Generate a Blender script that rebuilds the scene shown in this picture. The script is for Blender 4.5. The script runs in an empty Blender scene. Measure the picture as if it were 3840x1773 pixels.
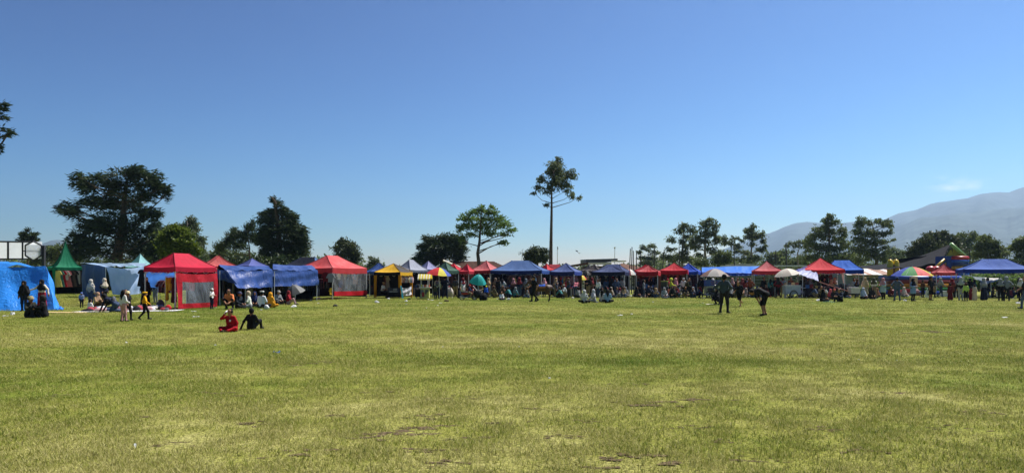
import bpy, math, random
import numpy as np
from mathutils import Vector, Matrix
random.seed(7); RNG = np.random.default_rng(7)
SC = bpy.context.scene; COL = SC.collection
R = math.radians

# ------------------------------------------------------------------ camera, sky, sun, exposure
LENS_PX, MID_X, HORIZON_Y, EYE = 2742.0, 1920.0, 1040.0, 1.6      # photo size 3840 x 1773
cam = bpy.data.cameras.new('camera'); cam_o = bpy.data.objects.new('camera', cam); COL.objects.link(cam_o)
cam.sensor_fit = 'HORIZONTAL'; cam.sensor_width = 36.0; cam.lens = 36.0*LENS_PX/3840.0
cam.shift_y = (HORIZON_Y-886.5)/3840.0; cam.clip_start = 0.1; cam.clip_end = 20000
cam_o.location = (0, 0, EYE); cam_o.rotation_euler = (R(90), 0, 0); SC.camera = cam_o

SUN_AZ, SUN_EL = R(52), R(60)            # azimuth clockwise from +Y (the way the camera looks)
world = bpy.data.worlds.new('World'); SC.world = world; world.use_nodes = True
wn, wl = world.node_tree.nodes, world.node_tree.links
bg = wn['Background']
sky = wn.new('ShaderNodeTexSky'); sky.sky_type = 'NISHITA'; sky.sun_disc = False
sky.sun_elevation = SUN_EL; sky.sun_rotation = SUN_AZ
sky.altitude = 900; sky.air_density = 1.0; sky.dust_density = 0.8; sky.ozone_density = 4.0
bg.inputs[1].default_value = 0.13
# two small wisps of cloud over the right-hand ridge
tc = wn.new('ShaderNodeTexCoord'); mp = wn.new('ShaderNodeMapping'); mp.inputs['Scale'].default_value = (30, 30, 95)
nz = wn.new('ShaderNodeTexNoise'); nz.inputs['Scale'].default_value = 1.0; nz.inputs['Detail'].default_value = 6
rmp = wn.new('ShaderNodeValToRGB'); rmp.color_ramp.elements[0].position = .46; rmp.color_ramp.elements[1].position = .78
wl.new(tc.outputs['Generated'], mp.inputs[0]); wl.new(mp.outputs[0], nz.inputs['Vector']); wl.new(nz.outputs['Fac'], rmp.inputs[0])
acc = None
for cx_, cy_, rad in ((3560, 694, .016), (3690, 697, .011)):
    v = Vector(((cx_-MID_X)/LENS_PX, 1, (HORIZON_Y-cy_)/LENS_PX)).normalized()
    dn = wn.new('ShaderNodeVectorMath'); dn.operation = 'SUBTRACT'; dn.inputs[1].default_value = v
    sc_ = wn.new('ShaderNodeVectorMath'); sc_.operation = 'MULTIPLY'; sc_.inputs[1].default_value = (1, 1, 2.2)
    ln = wn.new('ShaderNodeVectorMath'); ln.operation = 'LENGTH'
    mr = wn.new('ShaderNodeMapRange'); mr.inputs[1].default_value = rad*2; mr.inputs[2].default_value = 0
    wl.new(tc.outputs['Generated'], dn.inputs[0]); wl.new(dn.outputs[0], sc_.inputs[0]); wl.new(sc_.outputs[0], ln.inputs[0]); wl.new(ln.outputs['Value'], mr.inputs[0])
    if acc is None: acc = mr.outputs[0]
    else:
        ad = wn.new('ShaderNodeMath'); ad.operation = 'ADD'; wl.new(acc, ad.inputs[0]); wl.new(mr.outputs[0], ad.inputs[1]); acc = ad.outputs[0]
mu = wn.new('ShaderNodeMath'); mu.operation = 'MULTIPLY'; mu.use_clamp = True
wl.new(acc, mu.inputs[0]); wl.new(rmp.outputs[0], mu.inputs[1])
mx = wn.new('ShaderNodeMix'); mx.data_type = 'RGBA'; mx.inputs[7].default_value = (5.4, 5.6, 5.8, 1)
wl.new(mu.outputs[0], mx.inputs[0])
# grade the sky as the phone did: deeper blue overhead and away from the sun
sp_ = wn.new('ShaderNodeSeparateColor'); cb_ = wn.new('ShaderNodeCombineColor'); wl.new(sky.outputs[0], sp_.inputs[0])
for ch, (ex, ga) in enumerate(((3.4, .0105), (2.45, .0395), (2.1, .0595))):
    q1 = wn.new('ShaderNodeMath'); q1.operation = 'MINIMUM'; q1.inputs[1].default_value = 9.5; wl.new(sp_.outputs[ch], q1.inputs[0])
    q2 = wn.new('ShaderNodeMath'); q2.operation = 'POWER'; q2.inputs[1].default_value = ex; wl.new(q1.outputs[0], q2.inputs[0])
    q3 = wn.new('ShaderNodeMath'); q3.operation = 'MULTIPLY'; q3.inputs[1].default_value = ga; wl.new(q2.outputs[0], q3.inputs[0]); wl.new(q3.outputs[0], cb_.inputs[ch])
wl.new(cb_.outputs[0], mx.inputs[6]); wl.new(mx.outputs[2], bg.inputs[0])

sun = bpy.data.lights.new('sun', 'SUN'); sun.energy = 4.8; sun.angle = R(0.53); sun.color = (1, .955, .88)
sun_o = bpy.data.objects.new('sun', sun); COL.objects.link(sun_o); sun_o.location = (60, 40, 90)
sdir = Vector((math.sin(SUN_AZ)*math.cos(SUN_EL), math.cos(SUN_AZ)*math.cos(SUN_EL), math.sin(SUN_EL)))
sun_o.rotation_euler = sdir.to_track_quat('Z', 'Y').to_euler()

SC.view_settings.view_transform = 'Standard'; SC.view_settings.look = 'None'
SC.view_settings.exposure = 0.95; SC.view_settings.gamma = 1.0; SC.view_settings.use_curve_mapping = False
SC.render.engine = 'CYCLES'; SC.cycles.use_denoising = True
SC.cycles.max_bounces = 6; SC.cycles.transparent_max_bounces = 12; SC.cycles.volume_bounces = 0
SC.cycles.caustics_reflective = False; SC.cycles.caustics_refractive = False

# ------------------------------------------------------------------ helpers
def gx(x, d): return (x-MID_X)/LENS_PX*d
def gz(y, d): return EYE-(y-HORIZON_Y)/LENS_PX*d
def dist(y, z=0.0): return LENS_PX*(EYE-z)/(y-HORIZON_Y)
def at(x, y): d = dist(y); return Vector((gx(x, d), d, 0))
def lin(c): c /= 255.0; return c/12.92 if c <= .04045 else ((c+.055)/1.055)**2.4
def rgb(r, g, b): return (lin(r), lin(g), lin(b))

def tag(o, label=None, cat=None, group=None, kind=None):
    if label: o['label'] = label
    if cat: o['category'] = cat
    if group: o['group'] = group
    if kind: o['kind'] = kind
    return o
def empty(name, loc, label=None, cat=None, group=None, rz=0.0):
    o = bpy.data.objects.new(name, None); COL.objects.link(o); o.empty_display_size = .2
    o.location = loc; o.rotation_euler = (0, 0, rz)
    return tag(o, label, cat, group)
def link(name, me, parent=None, loc=None):
    o = bpy.data.objects.new(name, me); COL.objects.link(o)
    if parent is not None: o.parent = parent
    if loc is not None: o.location = loc
    return o
def np_mesh(name, V, Fq, mats, smooth=False, mi=None):
    """mesh from numpy arrays, all faces with the same corner count"""
    me = bpy.data.meshes.new(name); V = np.asarray(V, np.float32); Fq = np.asarray(Fq, np.int32)
    n, k = Fq.shape
    me.vertices.add(len(V)); me.vertices.foreach_set('co', V.ravel())
    me.loops.add(n*k); me.loops.foreach_set('vertex_index', Fq.ravel())
    me.polygons.add(n); me.polygons.foreach_set('loop_start', np.arange(0, n*k, k, dtype=np.int32))
    for m in mats: me.materials.append(m)
    if mi is not None: me.polygons.foreach_set('material_index', np.asarray(mi, np.int32))
    if smooth: me.polygons.foreach_set('use_smooth', np.ones(n, bool))
    me.update(calc_edges=True); me.validate(); return me

class MB:
    """collects shapes and links them as ONE mesh object"""
    def __init__(s): s.v = []; s.f = []; s.m = []
    def add(s, vs, fs, m=0):
        b = len(s.v); s.v += [tuple(v) for v in vs]
        for f in fs: s.f.append(tuple(b+i for i in f)); s.m.append(m)
        return s
    def box(s, c, d, m=0, rz=0.0, taper=1.0, M=None):
        x, y, z = d[0]/2, d[1]/2, d[2]/2; c = Vector(c)
        P = [Vector((sx*x*(taper if sz > 0 else 1), sy*y*(taper if sz > 0 else 1), sz*z)) for sz in (-1, 1) for sx, sy in ((-1, -1), (1, -1), (1, 1), (-1, 1))]
        if M is None: M = Matrix.Rotation(rz, 3, 'Z')
        return s.add([M@p+c for p in P], [(0, 3, 2, 1), (4, 5, 6, 7), (0, 1, 5, 4), (1, 2, 6, 5), (2, 3, 7, 6), (3, 0, 4, 7)], m)
    def tube(s, pts, rad, n=6, m=0, cap=True):
        pts = [Vector(p) for p in pts]
        if not hasattr(rad, '__len__'): rad = [rad]*len(pts)
        vs, fs = [], []; ref = None
        for i, p in enumerate(pts):
            t = (pts[min(i+1, len(pts)-1)]-pts[max(i-1, 0)]).normalized()
            if ref is None: ref = Vector((1, 0, 0)) if abs(t.x) < .8 else Vector((0, 1, 0))
            a = (ref-t*ref.dot(t)).normalized(); ref = a; b = t.cross(a)
            for k in range(n):
                w = 2*math.pi*k/n; vs.append(p+(a*math.cos(w)+b*math.sin(w))*rad[i])
        for i in range(len(pts)-1):
            for k in range(n):
                q = (k+1) % n; fs.append((i*n+k, i*n+q, (i+1)*n+q, (i+1)*n+k))
        if cap: fs += [tuple(range(n-1, -1, -1)), tuple((len(pts)-1)*n+k for k in range(n))]
        return s.add(vs, fs, m)
    def lathe(s, prof, c=(0, 0, 0), n=12, m=0, M=None):
        vs, fs = [], []; c = Vector(c)
        for r, z in prof:
            for k in range(n):
                w = 2*math.pi*k/n; p = Vector((r*math.cos(w), r*math.sin(w), z)); vs.append((M@p if M else p)+c)
        for i in range(len(prof)-1):
            for k in range(n):
                q = (k+1) % n; fs.append((i*n+k, i*n+q, (i+1)*n+q, (i+1)*n+k))
        if prof[0][0] > 1e-4: fs.append(tuple(range(n-1, -1, -1)))
        if prof[-1][0] > 1e-4: fs.append(tuple((len(prof)-1)*n+k for k in range(n)))
        return s.add(vs, fs, m)
    def torus(s, c, r, t, axis='Y', n=20, k=6, m=0):
        vs, fs = [], []; c = Vector(c)
        for i in range(n):
            a = 2*math.pi*i/n
            for j in range(k):
                b = 2*math.pi*j/k; q = r+t*math.cos(b); p = (q*math.cos(a), t*math.sin(b), q*math.sin(a))
                vs.append(Vector(p if axis == 'Y' else (p[1], p[0], p[2]))+c)
        for i in range(n):
            for j in range(k):
                fs.append((i*k+j, i*k+(j+1) % k, ((i+1) % n)*k+(j+1) % k, ((i+1) % n)*k+j))
        return s.add(vs, fs, m)
    def blob(s, c, r, n=10, k=6, m=0, jit=0.0, seed=0):
        rr = random.Random(seed); vs, fs = [], []; c = Vector(c); r = Vector(r) if hasattr(r, '__len__') else Vector((r, r, r))
        for i in range(k+1):
            a = math.pi*i/k
            for j in range(n):
                b = 2*math.pi*j/n; g = 1+jit*(rr.random()*2-1)
                vs.append(Vector((r.x*math.sin(a)*math.cos(b)*g, r.y*math.sin(a)*math.sin(b)*g, r.z*math.cos(a)*g))+c)
        for i in range(k):
            for j in range(n): fs.append((i*n+j, (i+1)*n+j, (i+1)*n+(j+1) % n, i*n+(j+1) % n))
        return s.add(vs, fs, m)
    def grid(s, fn, nu, nv, m=0):
        vs = [fn(i/nu, j/nv) for j in range(nv+1) for i in range(nu+1)]
        fs = [(j*(nu+1)+i, j*(nu+1)+i+1, (j+1)*(nu+1)+i+1, (j+1)*(nu+1)+i) for j in range(nv) for i in range(nu)]
        return s.add(vs, fs, m)
    def mesh(s, name, mats, off=(0, 0, 0), smooth=False):
        me = bpy.data.meshes.new(name); o = Vector(off)
        me.from_pydata([Vector(v)-o for v in s.v], [], s.f)
        for mm in (mats if isinstance(mats, (list, tuple)) else [mats]): me.materials.append(mm)
        me.polygons.foreach_set('material_index', s.m)
        if smooth: me.polygons.foreach_set('use_smooth', [True]*len(s.f))
        me.update(); return me
    def build(s, name, mats, parent=None, smooth=False, origin=None):
        off = parent.matrix_basis.translation if parent is not None and origin is None else (origin or (0, 0, 0))
        if parent is not None and parent.parent is not None and origin is None:
            off = Vector(off)+parent.parent.matrix_basis.translation
        return link(name, s.mesh(name, mats, off, smooth), parent, None if parent is not None else (origin or (0, 0, 0)))

# ------------------------------------------------------------------ materials
_mc = {}
def _new(name):
    m = bpy.data.materials.new(name); m.use_nodes = True
    return m, m.node_tree.nodes, m.node_tree.links, m.node_tree.nodes['Principled BSDF']
def noise(n, l, scale, detail=4, vec=None, dist_=0.0):
    t = n.new('ShaderNodeTexNoise'); t.inputs['Scale'].default_value = scale; t.inputs['Detail'].default_value = detail
    t.inputs['Distortion'].default_value = dist_
    if vec is not None: l.new(vec, t.inputs['Vector'])
    return t.outputs['Fac']
def ramp(n, l, fac, stops):
    r = n.new('ShaderNodeValToRGB'); e = r.color_ramp.elements
    while len(e) < len(stops): e.new(.5)
    for i, (p, c) in enumerate(stops):
        e[i].position = p; e[i].color = (*c, 1) if len(c) == 3 else c
    l.new(fac, r.inputs[0]); return r.outputs[0]
def mul(c, f): return tuple(min(1, max(0, v*f)) for v in c)
def plain(c, rough=.7, metal=0.0, vary=.18, scale=6.0, bump=.0, spec=.4, name='paint'):
    key = ('p', tuple(round(v, 4) for v in c), rough, metal, vary, scale, bump, spec)
    if key in _mc: return _mc[key]
    m, n, l, b = _new(name)
    t = n.new('ShaderNodeTexCoord'); f = noise(n, l, scale, 5, t.outputs['Object'])
    l.new(ramp(n, l, f, [(.3, mul(c, 1-vary)), (.7, mul(c, 1+vary))]), b.inputs['Base Color'])
    b.inputs['Roughness'].default_value = rough; b.inputs['Metallic'].default_value = metal
    b.inputs['Specular IOR Level'].default_value = spec
    if bump:
        bp = n.new('ShaderNodeBump'); bp.inputs['Strength'].default_value = bump; bp.inputs['Distance'].default_value = .02
        l.new(f, bp.inputs['Height']); l.new(bp.outputs[0], b.inputs['Normal'])
    _mc[key] = m; return m
def cloth(c, transl=.0, rough=.8, spec=.2, wrinkle=.5, vary=.14, scale=3.0, fade=.0):
    """woven or coated fabric: soiling, creases, some light through it"""
    key = ('c', tuple(round(v, 4) for v in c), transl, rough, spec, wrinkle, vary, scale, fade)
    if key in _mc: return _mc[key]
    m, n, l, b = _new('fabric')
    t = n.new('ShaderNodeTexCoord')
    f = noise(n, l, scale, 6, t.outputs['Object'], .6); f2 = noise(n, l, scale*.3, 3, t.outputs['Object'])
    a = n.new('ShaderNodeMath'); a.operation = 'ADD'; l.new(f, a.inputs[0]); l.new(f2, a.inputs[1])
    h = n.new('ShaderNodeMath'); h.operation = 'MULTIPLY'; h.inputs[1].default_value = .5; l.new(a.outputs[0], h.inputs[0])
    grey = tuple(.3*sum(c)/3+.7*v for v in c)
    hi = tuple(v*(1-fade)+(.55*fade) for v in mul(grey if fade else c, 1+vary))
    col = ramp(n, l, h.outputs[0], [(.35, mul(c, 1-vary)), (.66, hi)])
    l.new(col, b.inputs['Base Color']); b.inputs['Roughness'].default_value = rough; b.inputs['Specular IOR Level'].default_value = spec
    if wrinkle:
        mpn = n.new('ShaderNodeMapping'); mpn.inputs['Scale'].default_value = (1.0, 1.0, .45); l.new(t.outputs['Object'], mpn.inputs[0])
        w = noise(n, l, 5, 3, mpn.outputs[0], 1.2)
        bp = n.new('ShaderNodeBump'); bp.inputs['Strength'].default_value = wrinkle; bp.inputs['Distance'].default_value = .06
        l.new(w, bp.inputs['Height']); l.new(bp.outputs[0], b.inputs['Normal'])
    if transl:
        tr = n.new('ShaderNodeBsdfTranslucent'); l.new(col, tr.inputs[0])
        ms = n.new('ShaderNodeMixShader'); ms.inputs[0].default_value = transl
        l.new(b.outputs[0], ms.inputs[1]); l.new(tr.outputs[0], ms.inputs[2]); l.new(ms.outputs[0], n['Material Output'].inputs[0])
    _mc[key] = m; return m
def leaf_mat(name, dark, light, transl=.3, patch=.35):
    m, n, l, b = _new(name)
    g = n.new('ShaderNodeNewGeometry')
    f = noise(n, l, patch, 3, g.outputs['Position'])
    a = n.new('ShaderNodeMath'); a.operation = 'ADD'; l.new(f, a.inputs[0])
    r2 = n.new('ShaderNodeMath'); r2.operation = 'MULTIPLY_ADD'; r2.inputs[1].default_value = .5; r2.inputs[2].default_value = -.25
    l.new(g.outputs['Random Per Island'], r2.inputs[0]); l.new(r2.outputs[0], a.inputs[1])
    col = ramp(n, l, a.outputs[0], [(.25, dark), (.75, light)])
    l.new(col, b.inputs['Base Color']); b.inputs['Roughness'].default_value = .55; b.inputs['Specular IOR Level'].default_value = .3
    tr = n.new('ShaderNodeBsdfTranslucent'); l.new(col, tr.inputs[0])
    ms = n.new('ShaderNodeMixShader'); ms.inputs[0].default_value = transl
    l.new(b.outputs[0], ms.inputs[1]); l.new(tr.outputs[0], ms.inputs[2]); l.new(ms.outputs[0], n['Material Output'].inputs[0])
    return m
def clear_plastic(name, tint, opac, rough=.12):
    m, n, l, b = _new(name)
    b.inputs['Base Color'].default_value = (*tint, 1); b.inputs['Roughness'].default_value = rough; b.inputs['Specular IOR Level'].default_value = .6
    t = n.new('ShaderNodeTexCoord'); mp_ = n.new('ShaderNodeMapping'); mp_.inputs['Scale'].default_value = (1, 1, .35); mp_.inputs['Rotation'].default_value = (.3, .5, 0); l.new(t.outputs['Object'], mp_.inputs[0]); w = noise(n, l, 2.2, 2, mp_.outputs[0], 1.2)
    bp = n.new('ShaderNodeBump'); bp.inputs['Strength'].default_value = .9; bp.inputs['Distance'].default_value = .08
    l.new(w, bp.inputs['Height']); l.new(bp.outputs[0], b.inputs['Normal'])
    tr = n.new('ShaderNodeBsdfTransparent'); ms = n.new('ShaderNodeMixShader')
    l.new(ramp(n, l, w, [(.3, (opac*.6,)*3), (.75, (min(1, opac*1.5),)*3)]), ms.inputs[0])
    l.new(tr.outputs[0], ms.inputs[1]); l.new(b.outputs[0], ms.inputs[2]); l.new(ms.outputs[0], n['Material Output'].inputs[0])
    return m

def grass_colour(n, l):
    """colour of the lawn by place in the world: dry straw, yellow green, lush green streaks"""
    g = n.new('ShaderNodeNewGeometry')
    m1 = n.new('ShaderNodeMapping'); m1.inputs['Scale'].default_value = (.10, .16, 0); m1.inputs['Location'].default_value = (3.1, 1.7, 0)
    l.new(g.outputs['Position'], m1.inputs[0])
    big = noise(n, l, 1.0, 4, m1.outputs[0], .8)
    m2 = n.new('ShaderNodeMapping'); m2.inputs['Scale'].default_value = (.7, 1.1, 0); l.new(g.outputs['Position'], m2.inputs[0])
    mid = noise(n, l, 1.0, 5, m2.outputs[0], .5)
    sm = noise(n, l, 9.0, 4, g.outputs['Position'])
    s1 = n.new('ShaderNodeMath'); s1.operation = 'MULTIPLY_ADD'; s1.inputs[1].default_value = .30; l.new(mid, s1.inputs[0])
    bs = n.new('ShaderNodeMath'); bs.operation = 'MULTIPLY_ADD'; bs.inputs[1].default_value = .6; bs.inputs[2].default_value = .2; l.new(big, bs.inputs[0]); l.new(bs.outputs[0], s1.inputs[2])
    s2 = n.new('ShaderNodeMath'); s2.operation = 'MULTIPLY_ADD'; s2.inputs[1].default_value = .22; l.new(sm, s2.inputs[0]); l.new(s1.outputs[0], s2.inputs[2])
    last = s2.outputs[0]
    for (x0, y0, sx, sy, am) in ((3.6, 14.0, 5.0, 1.5, -.11), (9.5, 14.6, 3.0, 1.2, -.07), (-8.4, 16.2, 3.6, 1.2, -.11), (6.2, 11.2, 2.6, .8, -.07), (9, 29, 7, 2.0, -.06), (-10, 27, 7, 2.0, -.05), (0, 50, 80, 38, -.085),
                                 (1, 18.9, 14, 1.5, .035), (-1, 8.4, 8, 3.6, .08), (13, 15.5, 4, 1.2, .08), (-5, 12, 4, 1.6, .06), (16, 33, 12, 2.0, .03)):
        sb = n.new('ShaderNodeVectorMath'); sb.operation = 'SUBTRACT'; sb.inputs[1].default_value = (x0, y0, 0); l.new(g.outputs['Position'], sb.inputs[0])
        ml = n.new('ShaderNodeVectorMath'); ml.operation = 'MULTIPLY'; ml.inputs[1].default_value = (1/sx, 1/sy, 0); l.new(sb.outputs[0], ml.inputs[0])
        le = n.new('ShaderNodeVectorMath'); le.operation = 'LENGTH'; l.new(ml.outputs[0], le.inputs[0])
        mr = n.new('ShaderNodeMapRange'); mr.interpolation_type = 'SMOOTHSTEP'; mr.inputs[1].default_value = 1.25; mr.inputs[2].default_value = .1; mr.inputs[3].default_value = 0; mr.inputs[4].default_value = am
        l.new(le.outputs['Value'], mr.inputs[0])
        ad = n.new('ShaderNodeMath'); ad.operation = 'ADD'; l.new(last, ad.inputs[0]); l.new(mr.outputs[0], ad.inputs[1]); last = ad.outputs[0]
    return g, last
GRASS_STOPS = [(.50, (.090, .150, .016)), (.63, (.165, .200, .026)), (.76, (.245, .250, .048)), (.92, (.38, .350, .135))]
def grass_ground():
    m, n, l, b = _new('lawn')
    g, f = grass_colour(n, l)
    c = ramp(n, l, f, GRASS_STOPS)
    fine = noise(n, l, 26.0, 5, g.outputs['Position'])
    mxn = n.new('ShaderNodeMix'); mxn.data_type = 'RGBA'; mxn.blend_type = 'MULTIPLY'; mxn.inputs[0].default_value = .75
    l.new(c, mxn.inputs[6]); l.new(ramp(n, l, fine, [(.32, (.26, .25, .21)), (.62, (1.05, 1.05, 1.0))]), mxn.inputs[7])
    l.new(mxn.outputs[2], b.inputs['Base Color']); b.inputs['Roughness'].default_value = .9; b.inputs['Specular IOR Level'].default_value = .1
    bp = n.new('ShaderNodeBump'); bp.inputs['Strength'].default_value = .8; bp.inputs['Distance'].default_value = .05
    l.new(fine, bp.inputs['Height']); l.new(bp.outputs[0], b.inputs['Normal'])
    return m
def grass_blade():
    m, n, l, b = _new('grass_blades')
    g, f = grass_colour(n, l)
    r2 = n.new('ShaderNodeMath'); r2.operation = 'MULTIPLY_ADD'; r2.inputs[1].default_value = .56; r2.inputs[2].default_value = -.25
    l.new(g.outputs['Random Per Island'], r2.inputs[0])
    a = n.new('ShaderNodeMath'); a.operation = 'ADD'; l.new(f, a.inputs[0]); l.new(r2.outputs[0], a.inputs[1])
    c = ramp(n, l, a.outputs[0], GRASS_STOPS)
    l.new(c, b.inputs['Base Color']); b.inputs['Roughness'].default_value = .7; b.inputs['Specular IOR Level'].default_value = .1
    tr = n.new('ShaderNodeBsdfTranslucent'); l.new(c, tr.inputs[0])
    ms = n.new('ShaderNodeMixShader'); ms.inputs[0].default_value = .3
    l.new(b.outputs[0], ms.inputs[1]); l.new(tr.outputs[0], ms.inputs[2]); l.new(ms.outputs[0], n['Material Output'].inputs[0])
    return m
M_LAWN = grass_ground(); M_BLADE = grass_blade()
M_BARK = plain((.10, .075, .055), .9, vary=.4, scale=3, bump=.6, spec=.1, name='bark')
M_BARK2 = plain((.19, .165, .14), .9, vary=.35, scale=2, bump=.5, spec=.1, name='pale_bark')
M_STEEL = plain((.55, .56, .58), .45, .3, .1, name='steel')
M_WHITE = plain((.72, .72, .70), .5, 0, .06, name='white_paint')
M_DARK = plain((.02, .02, .022), .6, 0, .2, name='black_plastic')
M_RUBBER = plain((.018, .018, .018), .85, name='rubber')
M_WOOD = plain((.22, .14, .075), .8, vary=.3, scale=8, bump=.3, name='wood')

# ------------------------------------------------------------------ ground
def bank(x, y):
    """the low terrace on the left that the first stalls stand on"""
    e = 40.6+.5*math.sin(x*.7)+.25*math.sin(x*2.1)
    t = min(1, max(0, (y-e)/1.5)); t = t*t*(3-2*t)
    s = min(1, max(0, (-16.2-x)/1.6)); s = s*s*(3-2*s)
    return .36*t*s
def ground_z(x, y):
    z = .012*math.sin(x*.9+1.3*math.sin(y*.5))*math.sin(y*.8)+.01*math.sin(x*2.3+y*1.7)
    return z*(1 if abs(x) < 70 and y < 90 else 0)+bank(x, y)
xs = sorted(set([-7000, -4200, -2000, -900, -400, -200, -110]+[round(-70+i*.8, 3) for i in range(176)]+[110, 200, 400, 900, 2000, 4200, 8200]))
ys = sorted(set([-400, -150, -60, -20]+[round(-6+i*.6, 3) for i in range(170)]+[110, 140, 200, 320, 520, 900, 1500, 2400, 3500, 4800, 7400]))
mb = MB()
mb.grid(lambda u, v: (xs[round(u*(len(xs)-1))], ys[round(v*(len(ys)-1))], ground_z(xs[round(u*(len(xs)-1))], ys[round(v*(len(ys)-1))])), len(xs)-1, len(ys)-1)
tag(mb.build('ground', M_LAWN, smooth=True), kind='structure')
def gnd(x, y): return ground_z(x, y)

# bare, scuffed soil where the turf is worn through
M_SOIL = plain((.10, .073, .042), .95, vary=.6, scale=22, bump=.9, spec=.05, name='bare_soil')
SOIL = [(1510, 1612, .30), (1475, 1624, .16), (2495, 1515, .30), (2610, 1500, .16), (1580, 1560, .14), (1130, 1702, .16), (2300, 1722, .24), (1700, 1490, .14), (820, 1480, .13),
        (1260, 1560, .12), (3240, 1690, .15), (3100, 1610, .12), (900, 1490, .10), (2950, 1235, .35), (3060, 1250, .3), (3480, 1245, .5), (2100, 1640, .10), (640, 1660, .11),
        (1880, 1590, .12), (2710, 1650, .1), (3560, 1600, .12), (1160, 1365, .25), (1750, 1640, .11), (1355, 1640, .12), (3400, 1470, .16), (2380, 1440, .12), (1560, 1690, .14), (2850, 1720, .14), (960, 1590, .12), (1990, 1530, .1), (2200, 1580, .1), (3000, 1500, .12), (560, 1560, .1), (1440, 1470, .1), (3700, 1550, .12), (250, 1480, .12), (2560, 1600, .1), (1700, 1740, .12)]
spots = []
for i, (px, py, r) in enumerate(SOIL):
    p = at(px, py); rr = random.Random(i*3+1); mb = MB()
    for q in range(8):
        ox, oy, r2 = rr.gauss(0, r*1.2), rr.gauss(0, r*.6), r*rr.uniform(.15, .46)
        cx_, cy_ = p.x+ox, p.y+oy; spots.append((cx_, cy_, r2)); ph = [rr.random()*6 for _ in range(3)]
        vs = [(cx_, cy_, gnd(cx_, cy_)+.007)]
        for k in range(20):
            a = 2*math.pi*k/20; w = r2*(.75+.25*math.sin(2*a+ph[0])+.2*math.sin(5*a+ph[1])+.14*math.sin(8*a+ph[2]))
            vs.append((cx_+1.6*w*math.cos(a), cy_+.8*w*math.sin(a), gnd(cx_, cy_)+.003+.001*q))
        mb.add(vs, [(0, 1+k, 1+(k+1) % 20) for k in range(20)])
    tag(mb.build('bare_ground', M_SOIL), kind='structure')

# ------------------------------------------------------------------ grass (uncountable)
def grass_clump(seed, nb, rad, hgt, wid):
    rr = np.random.default_rng(seed)
    a = rr.uniform(0, 2*np.pi, nb); r = rad*np.sqrt(rr.uniform(0, 1, nb))
    base = np.stack([r*np.cos(a), r*np.sin(a), np.full(nb, -.005)], 1)
    h = hgt*rr.uniform(.45, 1.15, nb); la = rr.uniform(0, 2*np.pi, nb); lean = rr.uniform(.3, 1.25, nb)
    d = np.stack([np.cos(la)*np.sin(lean), np.sin(la)*np.sin(lean), np.cos(lean)], 1)
    s = np.stack([-np.sin(la), np.cos(la), np.zeros(nb)], 1)*(wid*rr.uniform(.6, 1.3, nb))[:, None]
    V = np.stack([base-s, base+s, base+d*h[:, None]], 1).reshape(-1, 3)
    return np_mesh('grass_clump', V, np.arange(nb*3).reshape(-1, 3), [M_BLADE])
def scatter(name, pts, clump, smin, smax, label):
    me = bpy.data.meshes.new(name); me.from_pydata([tuple(p) for p in pts], [], []); me.materials.append(M_BLADE)
    o = link(name, me); src = bpy.data.objects.new(name+'_tuft', clump)
    ng = bpy.data.node_groups.new(name+'_scatter', 'GeometryNodeTree')
    ng.interface.new_socket('Geometry', in_out='INPUT', socket_type='NodeSocketGeometry')
    ng.interface.new_socket('Geometry', in_out='OUTPUT', socket_type='NodeSocketGeometry')
    N, L = ng.nodes, ng.links
    gi, go = N.new('NodeGroupInput'), N.new('NodeGroupOutput')
    oi = N.new('GeometryNodeObjectInfo'); oi.inputs['Object'].default_value = src; oi.inputs['As Instance'].default_value = True
    ip = N.new('GeometryNodeInstanceOnPoints')
    rv = N.new('FunctionNodeRandomValue'); rv.data_type = 'FLOAT_VECTOR'; rv.inputs[0].default_value = (-.1, -.1, 0); rv.inputs[1].default_value = (.1, .1, 6.28)
    rs = N.new('FunctionNodeRandomValue'); rs.data_type = 'FLOAT'; rs.inputs[2].default_value = smin; rs.inputs[3].default_value = smax
    L.new(gi.outputs[0], ip.inputs['Points']); L.new(oi.outputs['Geometry'], ip.inputs['Instance'])
    L.new(rv.outputs[0], ip.inputs['Rotation']); L.new(rs.outputs[1], ip.inputs['Scale']); L.new(ip.outputs[0], go.inputs[0])
    md = o.modifiers.new('scatter', 'NODES'); md.node_group = ng
    return tag(o, label, 'grass', kind='stuff')
def field_points(n, y0, y1, seed, power=1.0):
    rr = np.random.default_rng(seed)
    y = y0+(y1-y0)*rr.uniform(0, 1, n)**power
    hw = .76*y+2.0; x = rr.uniform(-1, 1, n)*hw
    keep = np.ones(n, bool)
    for sx, sy, r in spots: keep &= ~(((((x-sx)/(1.2*r))**2+((y+.06-sy)/(.6*r+.06))**2) < 1) & (rr.uniform(0, 1, n) < .8))
    wave = np.sin(x*5.1+2*np.sin(y*3.7))*np.sin(y*6.3+1.5*np.sin(x*2.9))+.6*np.sin(x*11.3+y*7.9)*np.sin(y*13.1-x*4.7)
    keep &= rr.uniform(-1.4, 1.2, n) < wave*1.1+.25
    x, y = x[keep], y[keep]
    z = np.array([gnd(a, b) for a, b in zip(x, y)])
    return np.stack([x, y, z], 1)
scatter('near_grass', field_points(38000, 4.5, 14, 1, 1.15), grass_clump(3, 50, .15, .044, .0032), .5, 1.5, 'short trodden grass in front of the camera')
scatter('middle_grass', field_points(46000, 13.5, 32, 2, 1.1), grass_clump(4, 44, .24, .048, .0050), .5, 1.5, 'short yellow green grass in the middle of the field')
scatter('far_grass', field_points(32000, 31, 66, 5, 1.0), grass_clump(5, 40, .42, .065, .0075), .7, 1.4, 'short grass at the far side of the field by the stalls')
rr_ = np.random.default_rng(9); n_ = 700
tx = rr_.uniform(-36, -16.5, n_); ty = 40.2+2.4*rr_.uniform(0, 1, n_)
keep_ = np.abs(tx/ty) < .74
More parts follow.
